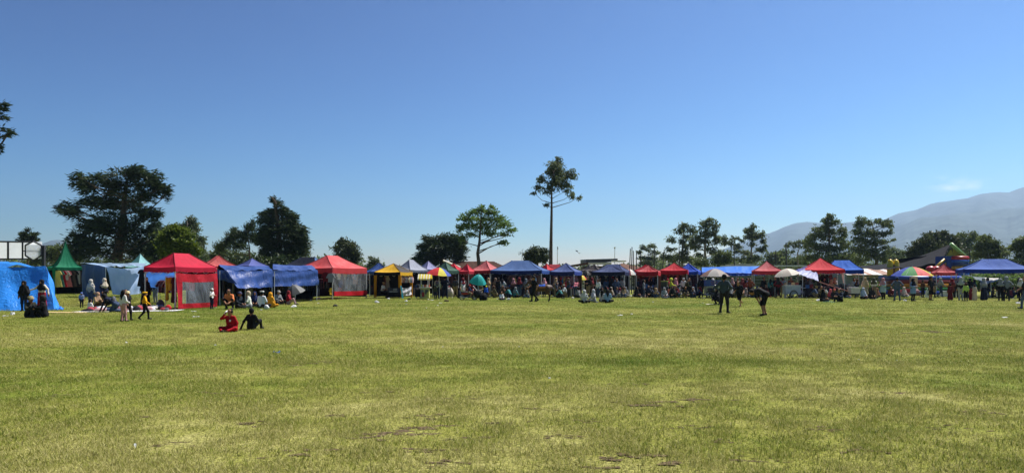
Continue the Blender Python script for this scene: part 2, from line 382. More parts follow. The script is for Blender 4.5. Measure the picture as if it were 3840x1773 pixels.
scatter('bank_grass', np.stack([tx, ty, [gnd(a, b) for a, b in zip(tx, ty)]], 1)[keep_], grass_clump(8, 50, .28, .16, .008), .6, 1.3, 'longer tufted grass on the low bank behind the seated shoppers')

# ------------------------------------------------------------------ hills and haze
M_HILL = plain((.075, .095, .085), .95, vary=.35, scale=.012, spec=.05, name='wooded_hill')
def ridge(name, d, prof, depth, seed, foot=0.45):
    rr = np.random.default_rng(seed); px = [p[0] for p in prof]; py = [p[1] for p in prof]
    nx, nr = 150, 16; X = np.linspace(px[0], px[-1], nx); Y = np.interp(X, px, py)
    jag = np.zeros(nx)
    for k in range(5): jag += np.sin(X*(.02*2**k)+rr.uniform(0, 6))*3.0/(1.6**k)
    vs, fs = [], []
    for j in range(nr+1):
        t = j/nr
        for i in range(nx):
            x = (X[i]-MID_X)/LENS_PX*d; zt = max(0, EYE-(Y[i]+jag[i]*.55-HORIZON_Y)/LENS_PX*d)
            if t <= .6: s = t/.6; yy = d*(foot+(1-foot)*s); h = s**1.25
            else: s = (t-.6)/.4; yy = d+depth*s; h = 1-s*s
            sp = .12*math.sin(X[i]*.017+j*.7+seed)+.05*math.sin(X[i]*.043-j*.9)+.015*math.sin(X[i]*.19+j*.5)
            h = h*(1+sp*math.sin(math.pi*min(1, t/.6))) if t < .6 else h
            vs.append((x*(yy/d if t <= .6 else 1), yy, zt*h-.6))
    for j in range(nr):
        for i in range(nx-1): fs.append((j*nx+i, j*nx+i+1, (j+1)*nx+i+1, (j+1)*nx+i))
    me = bpy.data.meshes.new(name); me.from_pydata(vs, [], fs); me.materials.append(M_HILL)
    me.polygons.foreach_set('use_smooth', [True]*len(fs)); me.update()
    return tag(link(name, me), kind='structure')
ridge('mountain_range', 5200, [(2600, 1000), (2700, 950), (2790, 905), (2865, 878), (2908, 868), (2949, 848), (2978, 838), (3005, 832), (3031, 830), (3076, 835), (3150, 831), (3199, 829), (3280, 826), (3338, 820), (3394, 795), (3457, 780),
      (3499, 760), (3590, 746), (3649, 739), (3695, 726), (3733, 717), (3779, 713), (3796, 717), (3840, 702), (3960, 672), (4150, 665), (4400, 690), (4800, 800), (5200, 940)], 900, 3)
ridge('mountain_spur', 3700, [(3150, 1000), (3230, 930), (3300, 890), (3352, 861), (3410, 838), (3464, 817), (3530, 806), (3604, 796), (3700, 790), (3840, 774), (4000, 760), (4300, 790), (4700, 900)], 600, 5)
ridge('far_hill', 4200, [(-600, 960), (-200, 935), (60, 930), (120, 925), (150, 912), (180, 900), (212, 896), (240, 902), (268, 915), (320, 935), (520, 965), (700, 990)], 500, 8)
hz = MB(); hz.box((600, 3500, 399), (15600, 8200, 802))
ho = hz.build('haze', []); tag(ho, 'pale blue haze in the air over the field and hills', 'haze', kind='stuff')
hm = bpy.data.materials.new('haze'); hm.use_nodes = True; hn = hm.node_tree.nodes; hn.remove(hn['Principled BSDF'])
pv = hn.new('ShaderNodeVolumePrincipled'); pv.inputs["Color"].default_value = (.51, .72, 1, 1); pv.inputs['Density'].default_value = 1.38e-4; pv.inputs['Anisotropy'].default_value = .45
hm.node_tree.links.new(pv.outputs[0], hn['Material Output'].inputs['Volume']); ho.data.materials.append(hm)
# ------------------------------------------------------------------ trees
L_CEDAR = leaf_mat('cedar_needles', (.014, .028, .014), (.052, .080, .028), .28, .25)
L_CYPRESS = leaf_mat('cypress_needles', (.018, .034, .015), (.064, .092, .030), .28, .35)
L_YELLOW = leaf_mat('yellow_green_leaves', (.045, .078, .010), (.16, .205, .024), .42, .5)
L_EUCA = leaf_mat('eucalyptus_leaves', (.045, .070, .032), (.150, .178, .072), .5, .4)
L_ALBIZIA = leaf_mat('feathery_leaves', (.055, .105, .022), (.150, .235, .045), .5, .4)
L_BROAD = leaf_mat('broad_leaves', (.026, .040, .016), (.085, .105, .036), .35, .5)
L_MIX = leaf_mat('mixed_leaves', (.050, .076, .028), (.140, .175, .052), .48, .3)
def leaf_cards(P, Dm, L, W, rr):
    n = len(P); rnd = rr.normal(size=(n, 3)); s = np.cross(Dm, rnd); s /= np.linalg.norm(s, axis=1, keepdims=True)+1e-9
    L = L[:, None]; W = W[:, None]
    V = np.stack([P, P+Dm*L*.45+s*W*.5, P+Dm*L, P+Dm*L*.45-s*W*.5], 1).reshape(-1, 3)
    return V, np.arange(n*4).reshape(-1, 4)
def unit(a): return a/(np.linalg.norm(a, axis=1, keepdims=True)+1e-9)
def tree(name, label, d, trunk, blobs, n, mat, r0=.25, leaf=(.34, .16), style='broad', bark=None, seed=1, clump=.55, per=26, deep=.8, limb=1.0, group=None, cat='tree'):
    """trunk: px polyline from the ground up; blobs: (x, y, rx, ry) masses of foliage seen at distance d, given real depth"""
    rr = np.random.default_rng(seed); k = d/LENS_PX; clump *= .62; per = int(per*.5); n = int(n*.66); leaf = (leaf[0]*.85, leaf[1]*.85)
    bx = gx(trunk[0][0], d); root = empty(name, (bx, d, 0), label, cat, group)
    tp = [Vector((gx(x, d)-bx, rr.normal()*.12*i, gz(y, d))) for i, (x, y) in enumerate(trunk)]
    tp[0].z = -.15; top = tp[-1]
    w = MB(); m = len(tp)
    w.tube(tp, [r0*(1-.82*i/(m-1)) for i in range(m)], 8)
    P, Dn = [], []
    area = sum(b[2]*b[3] for b in blobs)
    for (x, y, rx, ry) in blobs:
        c = np.array([gx(x, d)-bx, rr.uniform(-1, 1)*rx*k*.7*deep, gz(y, d)]); rad = np.array([rx*k*1.0, rx*k*deep*.85, ry*k*.98])
        # limb from the trunk to this mass
        att = None
        for a in np.linspace(1, .0, 24):
            f = a*(m-1); i = min(int(f), m-2); p = tp[i].lerp(tp[i+1], f-i)
            if p.z < c[2]-.35*np.hypot(c[0]-p.x, c[1]-p.y) or a == 0: att = p; ra = r0*(1-.82*a); break
        cv = Vector(c); ln_ = (cv-att).length; mid = att.lerp(cv, .55)+Vector((rr.normal()*.07*ln_, rr.normal()*.08*ln_, (rr.normal()*.05-.07)*ln_))
        rl = max(.02, min(ra*.6, .03+.022*(cv-att).length))*limb
        if (cv-att).length > .3: w.tube([att, att.lerp(mid, .5), mid, cv], [rl, rl*.8, rl*.6, rl*.3], 5, cap=False)
        nn = max(4, int(n*rx*ry/area/per)); u = unit(rr.normal(size=(nn, 3)))*(rr.uniform(.05, 1.12, (nn, 1))**.62)
        cc = c+u*rad
        for q in range(0, nn, max(1, nn//7)):
            e = Vector(cc[q]); w.tube([cv.lerp(att, .15), cv.lerp(e, .5)+Vector((0, 0, -.05)), e], [rl*.34, rl*.22, rl*.08], 4, cap=False)
        sg = clump*min(1.0, .35+.4*float(rad.min()))
        pts = np.repeat(cc, per, 0)+rr.normal(size=(nn*per, 3))*np.array([sg, sg, sg*.55])
        P.append(pts)
        out = unit(np.repeat(cc-np.array([top.x*.3, 0, c[2]-rad[2]*.6]), per, 0)); rnd = rr.normal(size=(nn*per, 3))
        if style == 'broad': dv = unit(out*.4+rnd)
        elif style == 'droop': dv = unit(out*.7+rnd*.45+np.array([0, 0, -.75]))
        elif style == 'spray': dv = unit(out*np.array([1.3, 1.3, .3])+rnd*.42+np.array([0, 0, -.22]))
        elif style == 'up': dv = unit(out*.6+rnd*.5+np.array([0, 0, .7]))
        elif style == 'hang': dv = unit(rnd*.6+np.array([0, 0, -.9]))
        Dn.append(dv)
    P = np.concatenate(P); Dn = np.concatenate(Dn)
    P[:, 2] = np.maximum(P[:, 2], .15)
    V, Fq = leaf_cards(P, Dn, leaf[0]*rr.uniform(.5, 1.3, len(P)), leaf[1]*rr.uniform(.6, 1.3, len(P)), rr)
    link('trunk', w.mesh('trunk', bark or M_BARK, smooth=True), root)
    link('crown', np_mesh('crown', V, Fq, [mat]), root)
    return root

# left: the great drooping cedar, the yellow-green tree, the cypress and their neighbours
tree('cedar_tree', 'huge dark cedar with drooping layered branches behind the green tent', 76, [(440, 1085), (437, 960), (455, 850), (470, 740), (478, 680)],
     [(370, 662, 34, 24), (310, 690, 38, 34), (300, 665, 22, 16), (352, 700, 30, 36), (480, 655, 60, 24), (520, 650, 55, 22), (560, 665, 40, 26), (585, 705, 34, 32), (612, 705, 20, 20), (618, 735, 12, 24), (540, 690, 50, 28), (450, 700, 50, 40), (420, 690, 40, 30),
      (300, 790, 55, 30), (262, 795, 32, 14), (340, 760, 45, 24), (400, 760, 60, 48), (470, 760, 60, 44), (545, 740, 40, 26), (330, 850, 50, 30), (390, 850, 60, 50), (470, 850, 70, 60), (545, 810, 45, 40), (560, 860, 36, 40), (575, 800, 24, 22), (590, 890, 24, 30),
      (310, 910, 55, 26), (350, 930, 70, 40), (440, 930, 80, 55), (520, 930, 66, 50), (560, 950, 40, 34), (290, 955, 40, 26), (300, 880, 30, 18), (465, 640, 34, 12), (245, 790, 16, 8), (505, 636, 46, 12)],
     38000, L_CEDAR, .62, (.62, .13), 'spray', seed=11, clump=.62, per=30, deep=.8)
tree('yellow_tree', 'bright yellow green rounded tree left of the red tent roof', 66, [(655, 1080), (656, 960), (658, 890)],
     [(660, 880, 40, 26), (630, 900, 36, 28), (695, 900, 36, 28), (660, 930, 60, 36), (720, 930, 26, 22), (610, 935, 26, 26), (660, 858, 22, 16), (735, 945, 14, 12), (690, 870, 20, 14)],
     12000, L_YELLOW, .2, (.34, .18), 'broad', seed=12, clump=.45, per=24)
tree('shade_tree', 'dark leafy tree filling the gap under the yellow green tree', 72, [(610, 1080), (612, 980), (615, 900)],
     [(600, 950, 40, 40), (640, 975, 60, 30), (575, 960, 30, 30), (700, 980, 50, 24), (600, 890, 30, 30)], 9000, L_CYPRESS, .2, (.4, .15), 'broad', seed=13)
tree('eucalyptus_tree', 'grey green eucalyptus behind the yellow green tree', 100, [(706, 1060), (706, 960), (710, 880), (714, 830)],
     [(714, 830, 18, 24), (732, 850, 14, 24), (700, 850, 22, 20), (715, 880, 34, 30), (745, 900, 24, 24), (640, 850, 18, 16), (622, 860, 14, 16), (740, 930, 30, 20), (672, 850, 18, 14), (660, 850, 20, 12)], 6500, L_EUCA, .22, (.55, .16), 'hang', M_BARK2, 14)
tree('pine_tree', 'leaning dark pine with bare lower limbs left of the dense cypress', 88, [(942, 1060), (938, 990), (934, 930), (930, 870)],
     [(935, 862, 16, 28), (948, 840, 8, 14), (880, 870, 16, 12), (890, 885, 30, 16), (862, 900, 26, 16), (920, 890, 28, 22), (842, 920, 26, 16), (900, 925, 36, 18), (948, 900, 16, 24), (830, 935, 20, 18)], 9000, L_CYPRESS, .2, (.5, .1), 'up', seed=15, clump=.5)
tree('pine_tree', 'low hazy pine thicket standing left of the leaning pine', 120, [(830, 1040), (832, 985), (830, 930)],
     [(830, 950, 30, 26), (800, 965, 36, 24), (870, 965, 40, 26), (770, 975, 34, 20), (920, 970, 40, 26), (735, 965, 24, 20), (756, 945, 20, 16)], 8000, L_MIX, .2, (.6, .2), 'broad', seed=16, clump=.8)
tree('cypress_tree', 'dense dark cypress with a ragged spire right of the pines', 78, [(1052, 1085), (1052, 980), (1045, 850), (1036, 760), (1030, 742)],
     [(1030, 748, 10, 14), (1042, 762, 14, 14), (1050, 785, 22, 16), (1020, 795, 26, 14), (1062, 795, 24, 18), (1005, 820, 30, 20), (1045, 825, 46, 30), (1090, 810, 26, 16), (1095, 835, 24, 16), (1010, 860, 40, 34), (1070, 870, 60, 40), (1110, 870, 34, 30),
      (1130, 890, 22, 26), (1020, 920, 50, 40), (1090, 930, 56, 44), (990, 900, 24, 24), (1120, 925, 34, 28), (1000, 965, 36, 34), (1060, 970, 66, 40), (1110, 975, 34, 26)],
     34000, L_CYPRESS, .4, (.5, .12), 'spray', seed=17, clump=.5, per=28)
tree('round_tree', 'two toned leafy tree above the salmon tent', 105, [(1300, 1060), (1300, 990), (1298, 930)],
     [(1290, 910, 24, 16), (1265, 930, 20, 14), (1315, 925, 24, 16), (1325, 950, 22, 24), (1300, 945, 30, 20), (1320, 975, 26, 20), (1280, 960, 24, 12), (1345, 955, 8, 8)], 6500, L_BROAD, .25, (.5, .2), 'broad', M_BARK2, 18)
tree('small_conifer', 'small pointed dark conifer behind the blue roof left of the yellow tent', 120, [(1400, 1050), (1400, 1000), (1400, 965)], [(1398, 968, 10, 8), (1400, 985, 20, 12), (1408, 978, 10, 8), (1400, 1002, 22, 12)], 2200, L_CYPRESS, .15, (.5, .15), 'spray', seed=19)
tree('conifer_tree', 'wide dark conifer left of the umbrella crowned tree', 92, [(1655, 1070), (1655, 990), (1655, 920), (1652, 885)],
     [(1612, 895, 20, 14), (1665, 890, 26, 12), (1640, 910, 40, 22), (1700, 895, 30, 16), (1600, 925, 30, 16), (1660, 935, 50, 26), (1715, 930, 30, 26), (1590, 955, 26, 16), (1640, 965, 50, 22), (1570, 975, 24, 12), (1715, 965, 26, 20), (1610, 985, 40, 14), (1560, 985, 14, 10), (1730, 905, 10, 12)],
     18000, L_CYPRESS, .35, (.55, .14), 'spray', seed=20, clump=.6)
tree('albizia_tree', 'flat topped umbrella tree with bare dark trunk and airy green crown', 84, [(1799, 1080), (1797, 1000), (1792, 950), (1797, 905), (1802, 850), (1806, 800)],
     [(1812, 790, 36, 14), (1775, 800, 30, 14), (1845, 798, 26, 14), (1745, 820, 30, 16), (1800, 822, 50, 16), (1862, 822, 36, 16), (1725, 858, 18, 14), (1760, 850, 34, 16), (1820, 850, 50, 20), (1885, 845, 34, 18), (1910, 865, 24, 8), (1890, 880, 28, 8), (1840, 878, 30, 10), (1770, 878, 30, 10), (1735, 895, 18, 12), (1890, 910, 18, 10), (1872, 912, 14, 6), (1840, 776, 10, 8), (1806, 776, 10, 8), (1930, 860, 8, 5)],
     11000, L_ALBIZIA, .27, (.30, .16), 'broad', seed=21, clump=.42, per=22, limb=.8)
tree('tall_eucalyptus', 'very tall slender eucalyptus rising alone over the middle stalls', 82, [(2065, 1080), (2065, 990), (2066, 900), (2068, 800), (2070, 720), (2074, 650)],
     [(2093, 600, 18, 18), (2090, 628, 30, 22), (2068, 622, 20, 20), (2060, 645, 22, 16), (2105, 655, 36, 24), (2140, 655, 20, 28), (2085, 680, 36, 26), (2120, 695, 26, 16), (2030, 670, 18, 20), (2015, 700, 16, 14), (2060, 705, 22, 12), (2125, 715, 14, 10), (2050, 720, 14, 8), (2145, 728, 16, 14), (2172, 738, 9, 9), (2052, 766, 10, 10), (2002, 722, 8, 10)],
     7200, L_EUCA, .26, (.40, .14), 'hang', M_BARK, 22, clump=.42, per=22, limb=.7)
tree('mango_tree', 'round dark glossy tree between the umbrella tree and tall eucalyptus', 90, [(2018, 1070), (2016, 1000), (2014, 960)],
     [(2010, 938, 26, 14), (1985, 950, 18, 16), (2035, 945, 20, 18), (2010, 960, 36, 18), (1978, 968, 12, 12), (2042, 968, 14, 16), (2005, 978, 24, 10)], 5500, L_BROAD, .22, (.42, .18), 'hang', seed=23)
# right: eucalypts along the road, a flat-topped albizia, the dark round trees by the slide
EG = 'eucalyptus trees behind the right hand stalls'
tree('eucalyptus_tree', 'small open eucalyptus behind the bamboo poles', 150, [(2430, 1050), (2430, 990), (2430, 930)], [(2415, 926, 14, 8), (2448, 922, 14, 10), (2400, 945, 14, 7), (2455, 945, 16, 9), (2412, 965, 18, 8), (2445, 970, 26, 12), (2430, 985, 40, 12), (2425, 935, 12, 6)], 3200, L_EUCA, .25, (.6, .25), 'hang', M_BARK2, 24, clump=.7, group=EG)
tree('eucalyptus_tree', 'spreading eucalyptus left of the tallest right hand eucalypt', 122, [(2558, 1050), (2558, 980), (2560, 900), (2562, 850)],
     [(2560, 845, 22, 12), (2548, 865, 22, 14), (2590, 862, 20, 16), (2575, 885, 20, 12), (2520, 896, 18, 12), (2560, 905, 18, 10), (2515, 932, 18, 9), (2570, 925, 16, 12), (2500, 960, 26, 14), (2540, 965, 34, 18), (2580, 970, 34, 16), (2565, 945, 20, 10)], 6000, L_EUCA, .3, (.55, .2), 'hang', M_BARK2, 25, clump=.6, group=EG)
tree('eucalyptus_tree', 'tallest eucalyptus of the right hand row above the blue gazebo', 118, [(2646, 1050), (2642, 970), (2645, 900), (2662, 830)],
     [(2664, 822, 16, 12), (2650, 842, 26, 18), (2680, 850, 18, 20), (2640, 868, 22, 16), (2672, 876, 24, 12), (2610, 890, 22, 18), (2645, 900, 30, 14), (2595, 910, 18, 18), (2610, 925, 22, 14), (2690, 905, 20, 14), (2660, 930, 26, 12), (2690, 890, 14, 10), (2620, 955, 24, 10), (2680, 945, 22, 10)], 7000, L_EUCA, .32, (.5, .2), 'hang', M_BARK2, 26, clump=.55, group=EG)
tree('leafy_tree', 'squat olive green tree under the tallest right hand eucalypt', 108, [(2712, 1055), (2712, 1000), (2712, 960)], [(2712, 955, 28, 18), (2690, 975, 26, 18), (2735, 975, 20, 20), (2712, 990, 40, 14), (2640, 985, 24, 16), (2616, 985, 20, 18)], 5500, L_MIX, .22, (.45, .2), 'broad', seed=27)
tree('eucalyptus_tree', 'slim eucalyptus left of the round topped eucalypt', 130, [(2737, 1050), (2736, 980), (2746, 900)], [(2746, 892, 14, 10), (2765, 897, 7, 9), (2715, 890, 16, 12), (2720, 908, 18, 12), (2742, 912, 16, 10), (2765, 922, 20, 12), (2785, 900, 10, 8), (2775, 940, 24, 10), (2800, 950, 20, 12), (2790, 970, 34, 14), (2755, 975, 24, 12)], 4200, L_EUCA, .2, (.5, .2), 'hang', M_BARK2, 28, clump=.55, group=EG)
tree('eucalyptus_tree', 'round topped eucalyptus beside the slim one and left of open sky', 120, [(2817, 1050), (2817, 960), (2820, 880)],
     [(2822, 846, 14, 10), (2818, 862, 24, 14), (2815, 885, 22, 16), (2835, 880, 14, 14), (2858, 876, 10, 14), (2862, 905, 12, 14), (2852, 935, 22, 12), (2818, 915, 12, 10), (2870, 925, 8, 10), (2830, 965, 26, 14), (2812, 975, 24, 14)], 4800, L_EUCA, .26, (.5, .2), 'hang', M_BARK2, 29, clump=.5, group=EG)
tree('leafy_tree', 'hazy rounded tree beside the utility pole right of the eucalypts', 170, [(2900, 1040), (2900, 1000), (2905, 960)], [(2890, 965, 20, 14), (2912, 955, 18, 12), (2940, 950, 18, 14), (2925, 975, 30, 14), (2890, 985, 24, 12), (2955, 985, 24, 12)], 4500, L_MIX, .25, (.7, .3), 'broad', seed=30, clump=.8)
tree('albizia_tree', 'flat layered grey green albizia with forked pale trunk right of the utility pole', 125, [(2996, 1050), (2994, 990), (2992, 950), (2996, 925)], [(2975, 912, 20, 5), (3005, 908, 22, 6), (2955, 922, 16, 4), (3030, 905, 14, 8), (2985, 925, 18, 5), (3015, 925, 20, 6), (2968, 945, 14, 4), (3030, 940, 14, 6)], 2600, L_EUCA, .22, (.45, .18), 'broad', M_BARK2, 31, clump=.5)
tree('leafy_tree', 'low dark thicket under the flat layered albizia', 135, [(3000, 1050), (3000, 1000), (3000, 975)], [(2970, 985, 24, 12), (3000, 980, 30, 14), (3030, 985, 26, 14), (2950, 990, 20, 10)], 3500, L_MIX, .2, (.6, .25), 'broad', seed=47, clump=.7)
tree('eucalyptus_tree', 'broad dark eucalyptus with the highest crown behind the red and blue gazebos', 105, [(3110, 1060), (3108, 980), (3110, 900), (3112, 820)],
     [(3114, 808, 18, 12), (3105, 825, 20, 14), (3125, 835, 24, 14), (3062, 860, 18, 14), (3095, 850, 22, 14), (3120, 865, 34, 16), (3160, 862, 18, 18), (3050, 885, 24, 16), (3090, 885, 30, 16), (3140, 895, 30, 14), (3165, 880, 14, 12), (3040, 915, 24, 20), (3080, 925, 34, 20), (3130, 925, 34, 20), (3170, 915, 24, 20), (3050, 960, 40, 24), (3110, 965, 46, 26), (3165, 960, 34, 24)], 12000, L_MIX, .3, (.46, .19), 'hang', seed=32, clump=.55, group=EG)
tree('eucalyptus_tree', 'broad eucalyptus with uneven flat top left of the yellow inflatable', 110, [(3290, 1060), (3286, 980), (3284, 900), (3270, 830)],
     [(3230, 820, 18, 12), (3225, 842, 24, 14), (3260, 832, 22, 12), (3290, 828, 22, 10), (3310, 840, 20, 14), (3343, 842, 14, 12), (3330, 830, 12, 8), (3215, 868, 24, 16), (3255, 868, 30, 18), (3300, 875, 26, 14), (3335, 868, 14, 10), (3210, 900, 28, 18), (3255, 905, 34, 18), (3310, 905, 24, 12), (3355, 896, 9, 6), (3325, 925, 18, 12), (3220, 935, 34, 22), (3270, 945, 40, 26), (3220, 970, 40, 22), (3310, 960, 30, 22)], 12000, L_MIX, .3, (.46, .19), 'hang', seed=33, clump=.55, group=EG)
tree('leafy_tree', 'pale hazy trees in the gap left of the dark sloping net', 180, [(3350, 1040), (3350, 1000), (3352, 960)], [(3345, 945, 22, 14), (3375, 955, 18, 16), (3335, 965, 30, 14), (3370, 975, 26, 14)], 3000, L_MIX, .25, (.8, .3), 'broad', seed=34, clump=.9)
tree('broad_tree', 'big dark brown green tree behind the dark sloping net', 98, [(3500, 1065), (3500, 990), (3505, 930)],
     [(3505, 885, 34, 14), (3545, 885, 26, 18), (3470, 905, 34, 20), (3530, 905, 44, 22), (3440, 920, 30, 22), (3490, 925, 46, 22), (3420, 940, 24, 20), (3570, 910, 22, 24), (3460, 945, 44, 24), (3530, 940, 46, 26), (3410, 955, 18, 14), (3590, 930, 20, 22), (3540, 870, 6, 6), (3515, 872, 8, 6), (3450, 965, 50, 18)], 15000, L_BROAD, .35, (.42, .2), 'broad', seed=35, clump=.5)
tree('eucalyptus_tree', 'hazy pale eucalyptus rising behind the inflatable slide', 140, [(3648, 1050), (3648, 980), (3646, 900)], [(3646, 872, 14, 9), (3600, 880, 26, 10), (3640, 888, 24, 12), (3590, 895, 18, 12), (3660, 895, 14, 10), (3625, 905, 24, 12), (3645, 925, 20, 12), (3605, 930, 30, 20), (3650, 955, 24, 14)], 5000, L_MIX, .28, (.6, .25), 'hang', M_BARK2, 36, clump=.7, group=EG)
tree('leafy_tree', 'rounded light and dark green tree behind the big blue gazebo', 95, [(3702, 1065), (3702, 1000), (3700, 950)],
     [(3702, 892, 20, 10), (3690, 910, 30, 16), (3720, 915, 20, 16), (3675, 928, 20, 14), (3705, 935, 36, 18), (3750, 935, 22, 12), (3690, 955, 34, 14), (3745, 950, 28, 14), (3770, 948, 12, 10), (3730, 970, 34, 12)], 9500, L_MIX, .25, (.4, .2), 'broad', seed=37, clump=.45)
tree('leafy_tree', 'leafy green tree cut by the right edge of the picture', 92, [(3850, 1065), (3850, 990), (3850, 930)],
     [(3815, 905, 24, 12), (3840, 900, 26, 12), (3860, 915, 34, 24), (3800, 925, 22, 14), (3830, 935, 34, 18), (3870, 950, 40, 24), (3820, 960, 24, 14), (3840, 990, 44, 26), (3890, 990, 40, 30)], 9000, L_MIX, .3, (.4, .2), 'broad', seed=38, clump=.5)
tree('hedge_tree', 'dark bushy hedge below the trees at the right edge', 86, [(3800, 1070), (3800, 1020), (3800, 1000)], [(3760, 985, 30, 16), (3800, 990, 40, 16), (3840, 1000, 44, 20), (3700, 990, 40, 12)], 6000, L_CYPRESS, .15, (.4, .18), 'broad', seed=39, cat='hedge')
# far left
tree('conifer_tree', 'small dark conifer rising behind the blank signboard', 120, [(105, 1050), (106, 960), (108, 880)], [(108, 862, 12, 8), (92, 875, 14, 8), (122, 876, 14, 9), (106, 888, 28, 10), (95, 900, 26, 10), (125, 898, 18, 10), (108, 925, 34, 24)], 4200, L_CYPRESS, .22, (.6, .2), 'spray', seed=40, clump=.55)
tree('broad_tree', 'hazy wooded clump between the signboard and the great cedar', 130, [(215, 1050), (215, 990), (215, 940)], [(180, 945, 26, 20), (215, 935, 26, 18), (250, 930, 26, 16), (200, 965, 40, 24), (250, 965, 34, 26), (150, 960, 26, 20), (130, 980, 40, 20), (280, 985, 30, 20)], 7500, L_MIX, .25, (.6, .25), 'broad', seed=41, clump=.7)
tree('edge_conifer', 'conifer branch tips reaching into the picture at the left edge', 46, [(-130, 1140), (-128, 900), (-122, 600), (-118, 330)],
     [(-110, 340, 34, 34), (-26, 398, 40, 10), (12, 388, 13, 8), (8, 412, 14, 14), (-60, 430, 56, 22), (2, 440, 14, 9), (14, 485, 18, 8), (38, 500, 13, 6), (12, 505, 16, 7), (-50, 505, 60, 24), (-100, 600, 90, 40), (-180, 480, 60, 50), (-120, 720, 90, 50), (-170, 620, 70, 50), (-5, 555, 6, 22)],
     17000, L_CEDAR, .4, (.4, .09), 'spray', seed=42, clump=.33, per=28)
# distant low trees across the horizon
def treeline(label, d, segs, n, seed, h=(970, 998)):
    rr = np.random.default_rng(seed); P = []
    for a, b in segs:
        m = int(n*(b-a)/sum(q-p for p, q in segs))
        xc = rr.uniform(a, b, max(1, m//40)); tops = rr.uniform(h[0], h[1], len(xc)); w = rr.uniform(6, 16, len(xc))
        for x, t, ww in zip(xc, tops, w):
            px = x+rr.normal(size=40)*ww; py = t+(1035-t)*rr.uniform(0, 1, 40)**1.1
            dd = d+rr.normal(size=40)*d*.03
            P.append(np.stack([(px-MID_X)/LENS_PX*dd, dd, EYE-(py-HORIZON_Y)/LENS_PX*dd], 1))
    P = np.concatenate(P); P[:, 2] = np.maximum(P[:, 2], .2)
    V, Fq = leaf_cards(P, unit(rr.normal(size=P.shape)), d*.0045*rr.uniform(.6, 1.4, len(P)), d*.0028*rr.uniform(.6, 1.4, len(P)), rr)
    tag(link('distant_trees', np_mesh('distant_trees', V, Fq, [L_MIX])), label, 'trees', kind='stuff')
treeline('hazy band of low trees far behind the left stalls', 260, [(-300, 640), (740, 1000), (1130, 1260), (1340, 1420)], 9000, 51, (955, 1000))
treeline('low hazy trees on the horizon behind the middle stalls', 300, [(1420, 1560), (1730, 1800), (1830, 1985), (2040, 2120), (2140, 2420)], 5000, 52, (992, 1012))
treeline('hazy wooded band behind the right hand stalls', 240, [(2420, 3420), (3560, 4200)], 14000, 53, (965, 1005))
# ------------------------------------------------------------------ buildings behind the stalls
def block(name, label, cat='house', base=None):
    return empty(name, base, label, cat)
M_TILE = plain((.115, .062, .045), .85, vary=.35, scale=3, bump=.5, spec=.1, name='clay_tiles')
M_PALE = plain((.62, .58, .50), .8, vary=.1, name='render')
M_TIN = plain((.42, .40, .38), .5, .4, .3, 1.5, name='tin')
M_RUST = plain((.24, .13, .085), .75, .1, .4, 2.0, name='rusty_tin')
M_GLASS = plain((.03, .04, .05), .15, 0, .1, spec=.6, name='window_glass')
# long house with a brown hipped roof behind the red tents
d = 88; x0, x1 = gx(1622, d), gx(1905, d); zt = gz(977, d); ze = gz(1009, d); cx_ = (x0+x1)/2
rt = block('brick_house', 'long low house with brown tiled roof behind the red tents', base=(cx_, d+4, 0))
mb = MB(); mb.box((cx_, d+4, ze/2), (x1-x0-.8, 7, ze)); mb.build('wall', M_PALE, rt)
rows = 9
for j in range(rows):      # tile courses, each course its own stepped strip
    a, b = j/rows, (j+1)/rows; mb = MB()
    for sgn, yy in ((-1, d), (1, d+8)):
        P = []
        for t, up in ((a, .06), (b, 0.0)):
            y = yy+(d+4-yy)*t; ins = 2.2*t
            P += [(x0-.3+ins, y, ze+(zt-ze)*t+up), (x1+.3-ins, y, ze+(zt-ze)*t+up)]
        mb.add(P, [(0, 1, 3, 2)]); mb.add([P[0], P[1], (P[1][0], P[1][1], P[1][2]-.09), (P[0][0], P[0][1], P[0][2]-.09)], [(0, 1, 2, 3)])
    mb.add([(x0-.3+2.2*a, d+4*a, ze+(zt-ze)*a), (x0-.3+2.2*a, d+8-4*a, ze+(zt-ze)*a), (x0-.3+2.2*b, d+8-4*b, ze+(zt-ze)*b), (x0-.3+2.2*b, d+4*b, ze+(zt-ze)*b)], [(0, 1, 2, 3)])
    mb.add([(x1+.3-2.2*a, d+4*a, ze+(zt-ze)*a), (x1+.3-2.2*a, d+8-4*a, ze+(zt-ze)*a), (x1+.3-2.2*b, d+8-4*b, ze+(zt-ze)*b), (x1+.3-2.2*b, d+4*b, ze+(zt-ze)*b)], [(0, 3, 2, 1)])
    mb.build('tile_course', M_TILE, rt)
mb = MB(); mb.tube([(gx(1662, d), d-.05, zt+.02), (gx(1726, d), d-.05, ze+.2)], .13, 4); mb.build('white_barge_board', M_PALE, rt)
# building with a dark flat roof and white fascia
d = 92; rt = block('flat_roof_building', 'building with dark flat roof slabs and white fascia behind navy tents', 'building', (gx(2268, d), d+4, 0))
zA, zB = gz(969, d), gz(988, d)
mb = MB(); mb.box((gx(2262, d), d+4, (zB-.3)/2), (gx(2330, d)-gx(2200, d), 6, zB-.3)); mb.build('wall', plain((.10, .085, .08), .9), rt)
mb = MB(); mb.add([(gx(2196, d), d, zB-.1), (gx(2316, d), d, zA-.35), (gx(2316, d), d, zA), (gx(2196, d), d, zA-.12), (gx(2196, d), d+7, zB+.1), (gx(2316, d), d+7, zA-.2), (gx(2316, d), d+7, zA+.15), (gx(2196, d), d+7, zA)],
                  [(0, 1, 2, 3), (7, 6, 5, 4), (3, 2, 6, 7), (0, 4, 5, 1), (1, 5, 6, 2), (0, 3, 7, 4)]); mb.build('roof_slab', plain((.035, .037, .042), .6), rt)
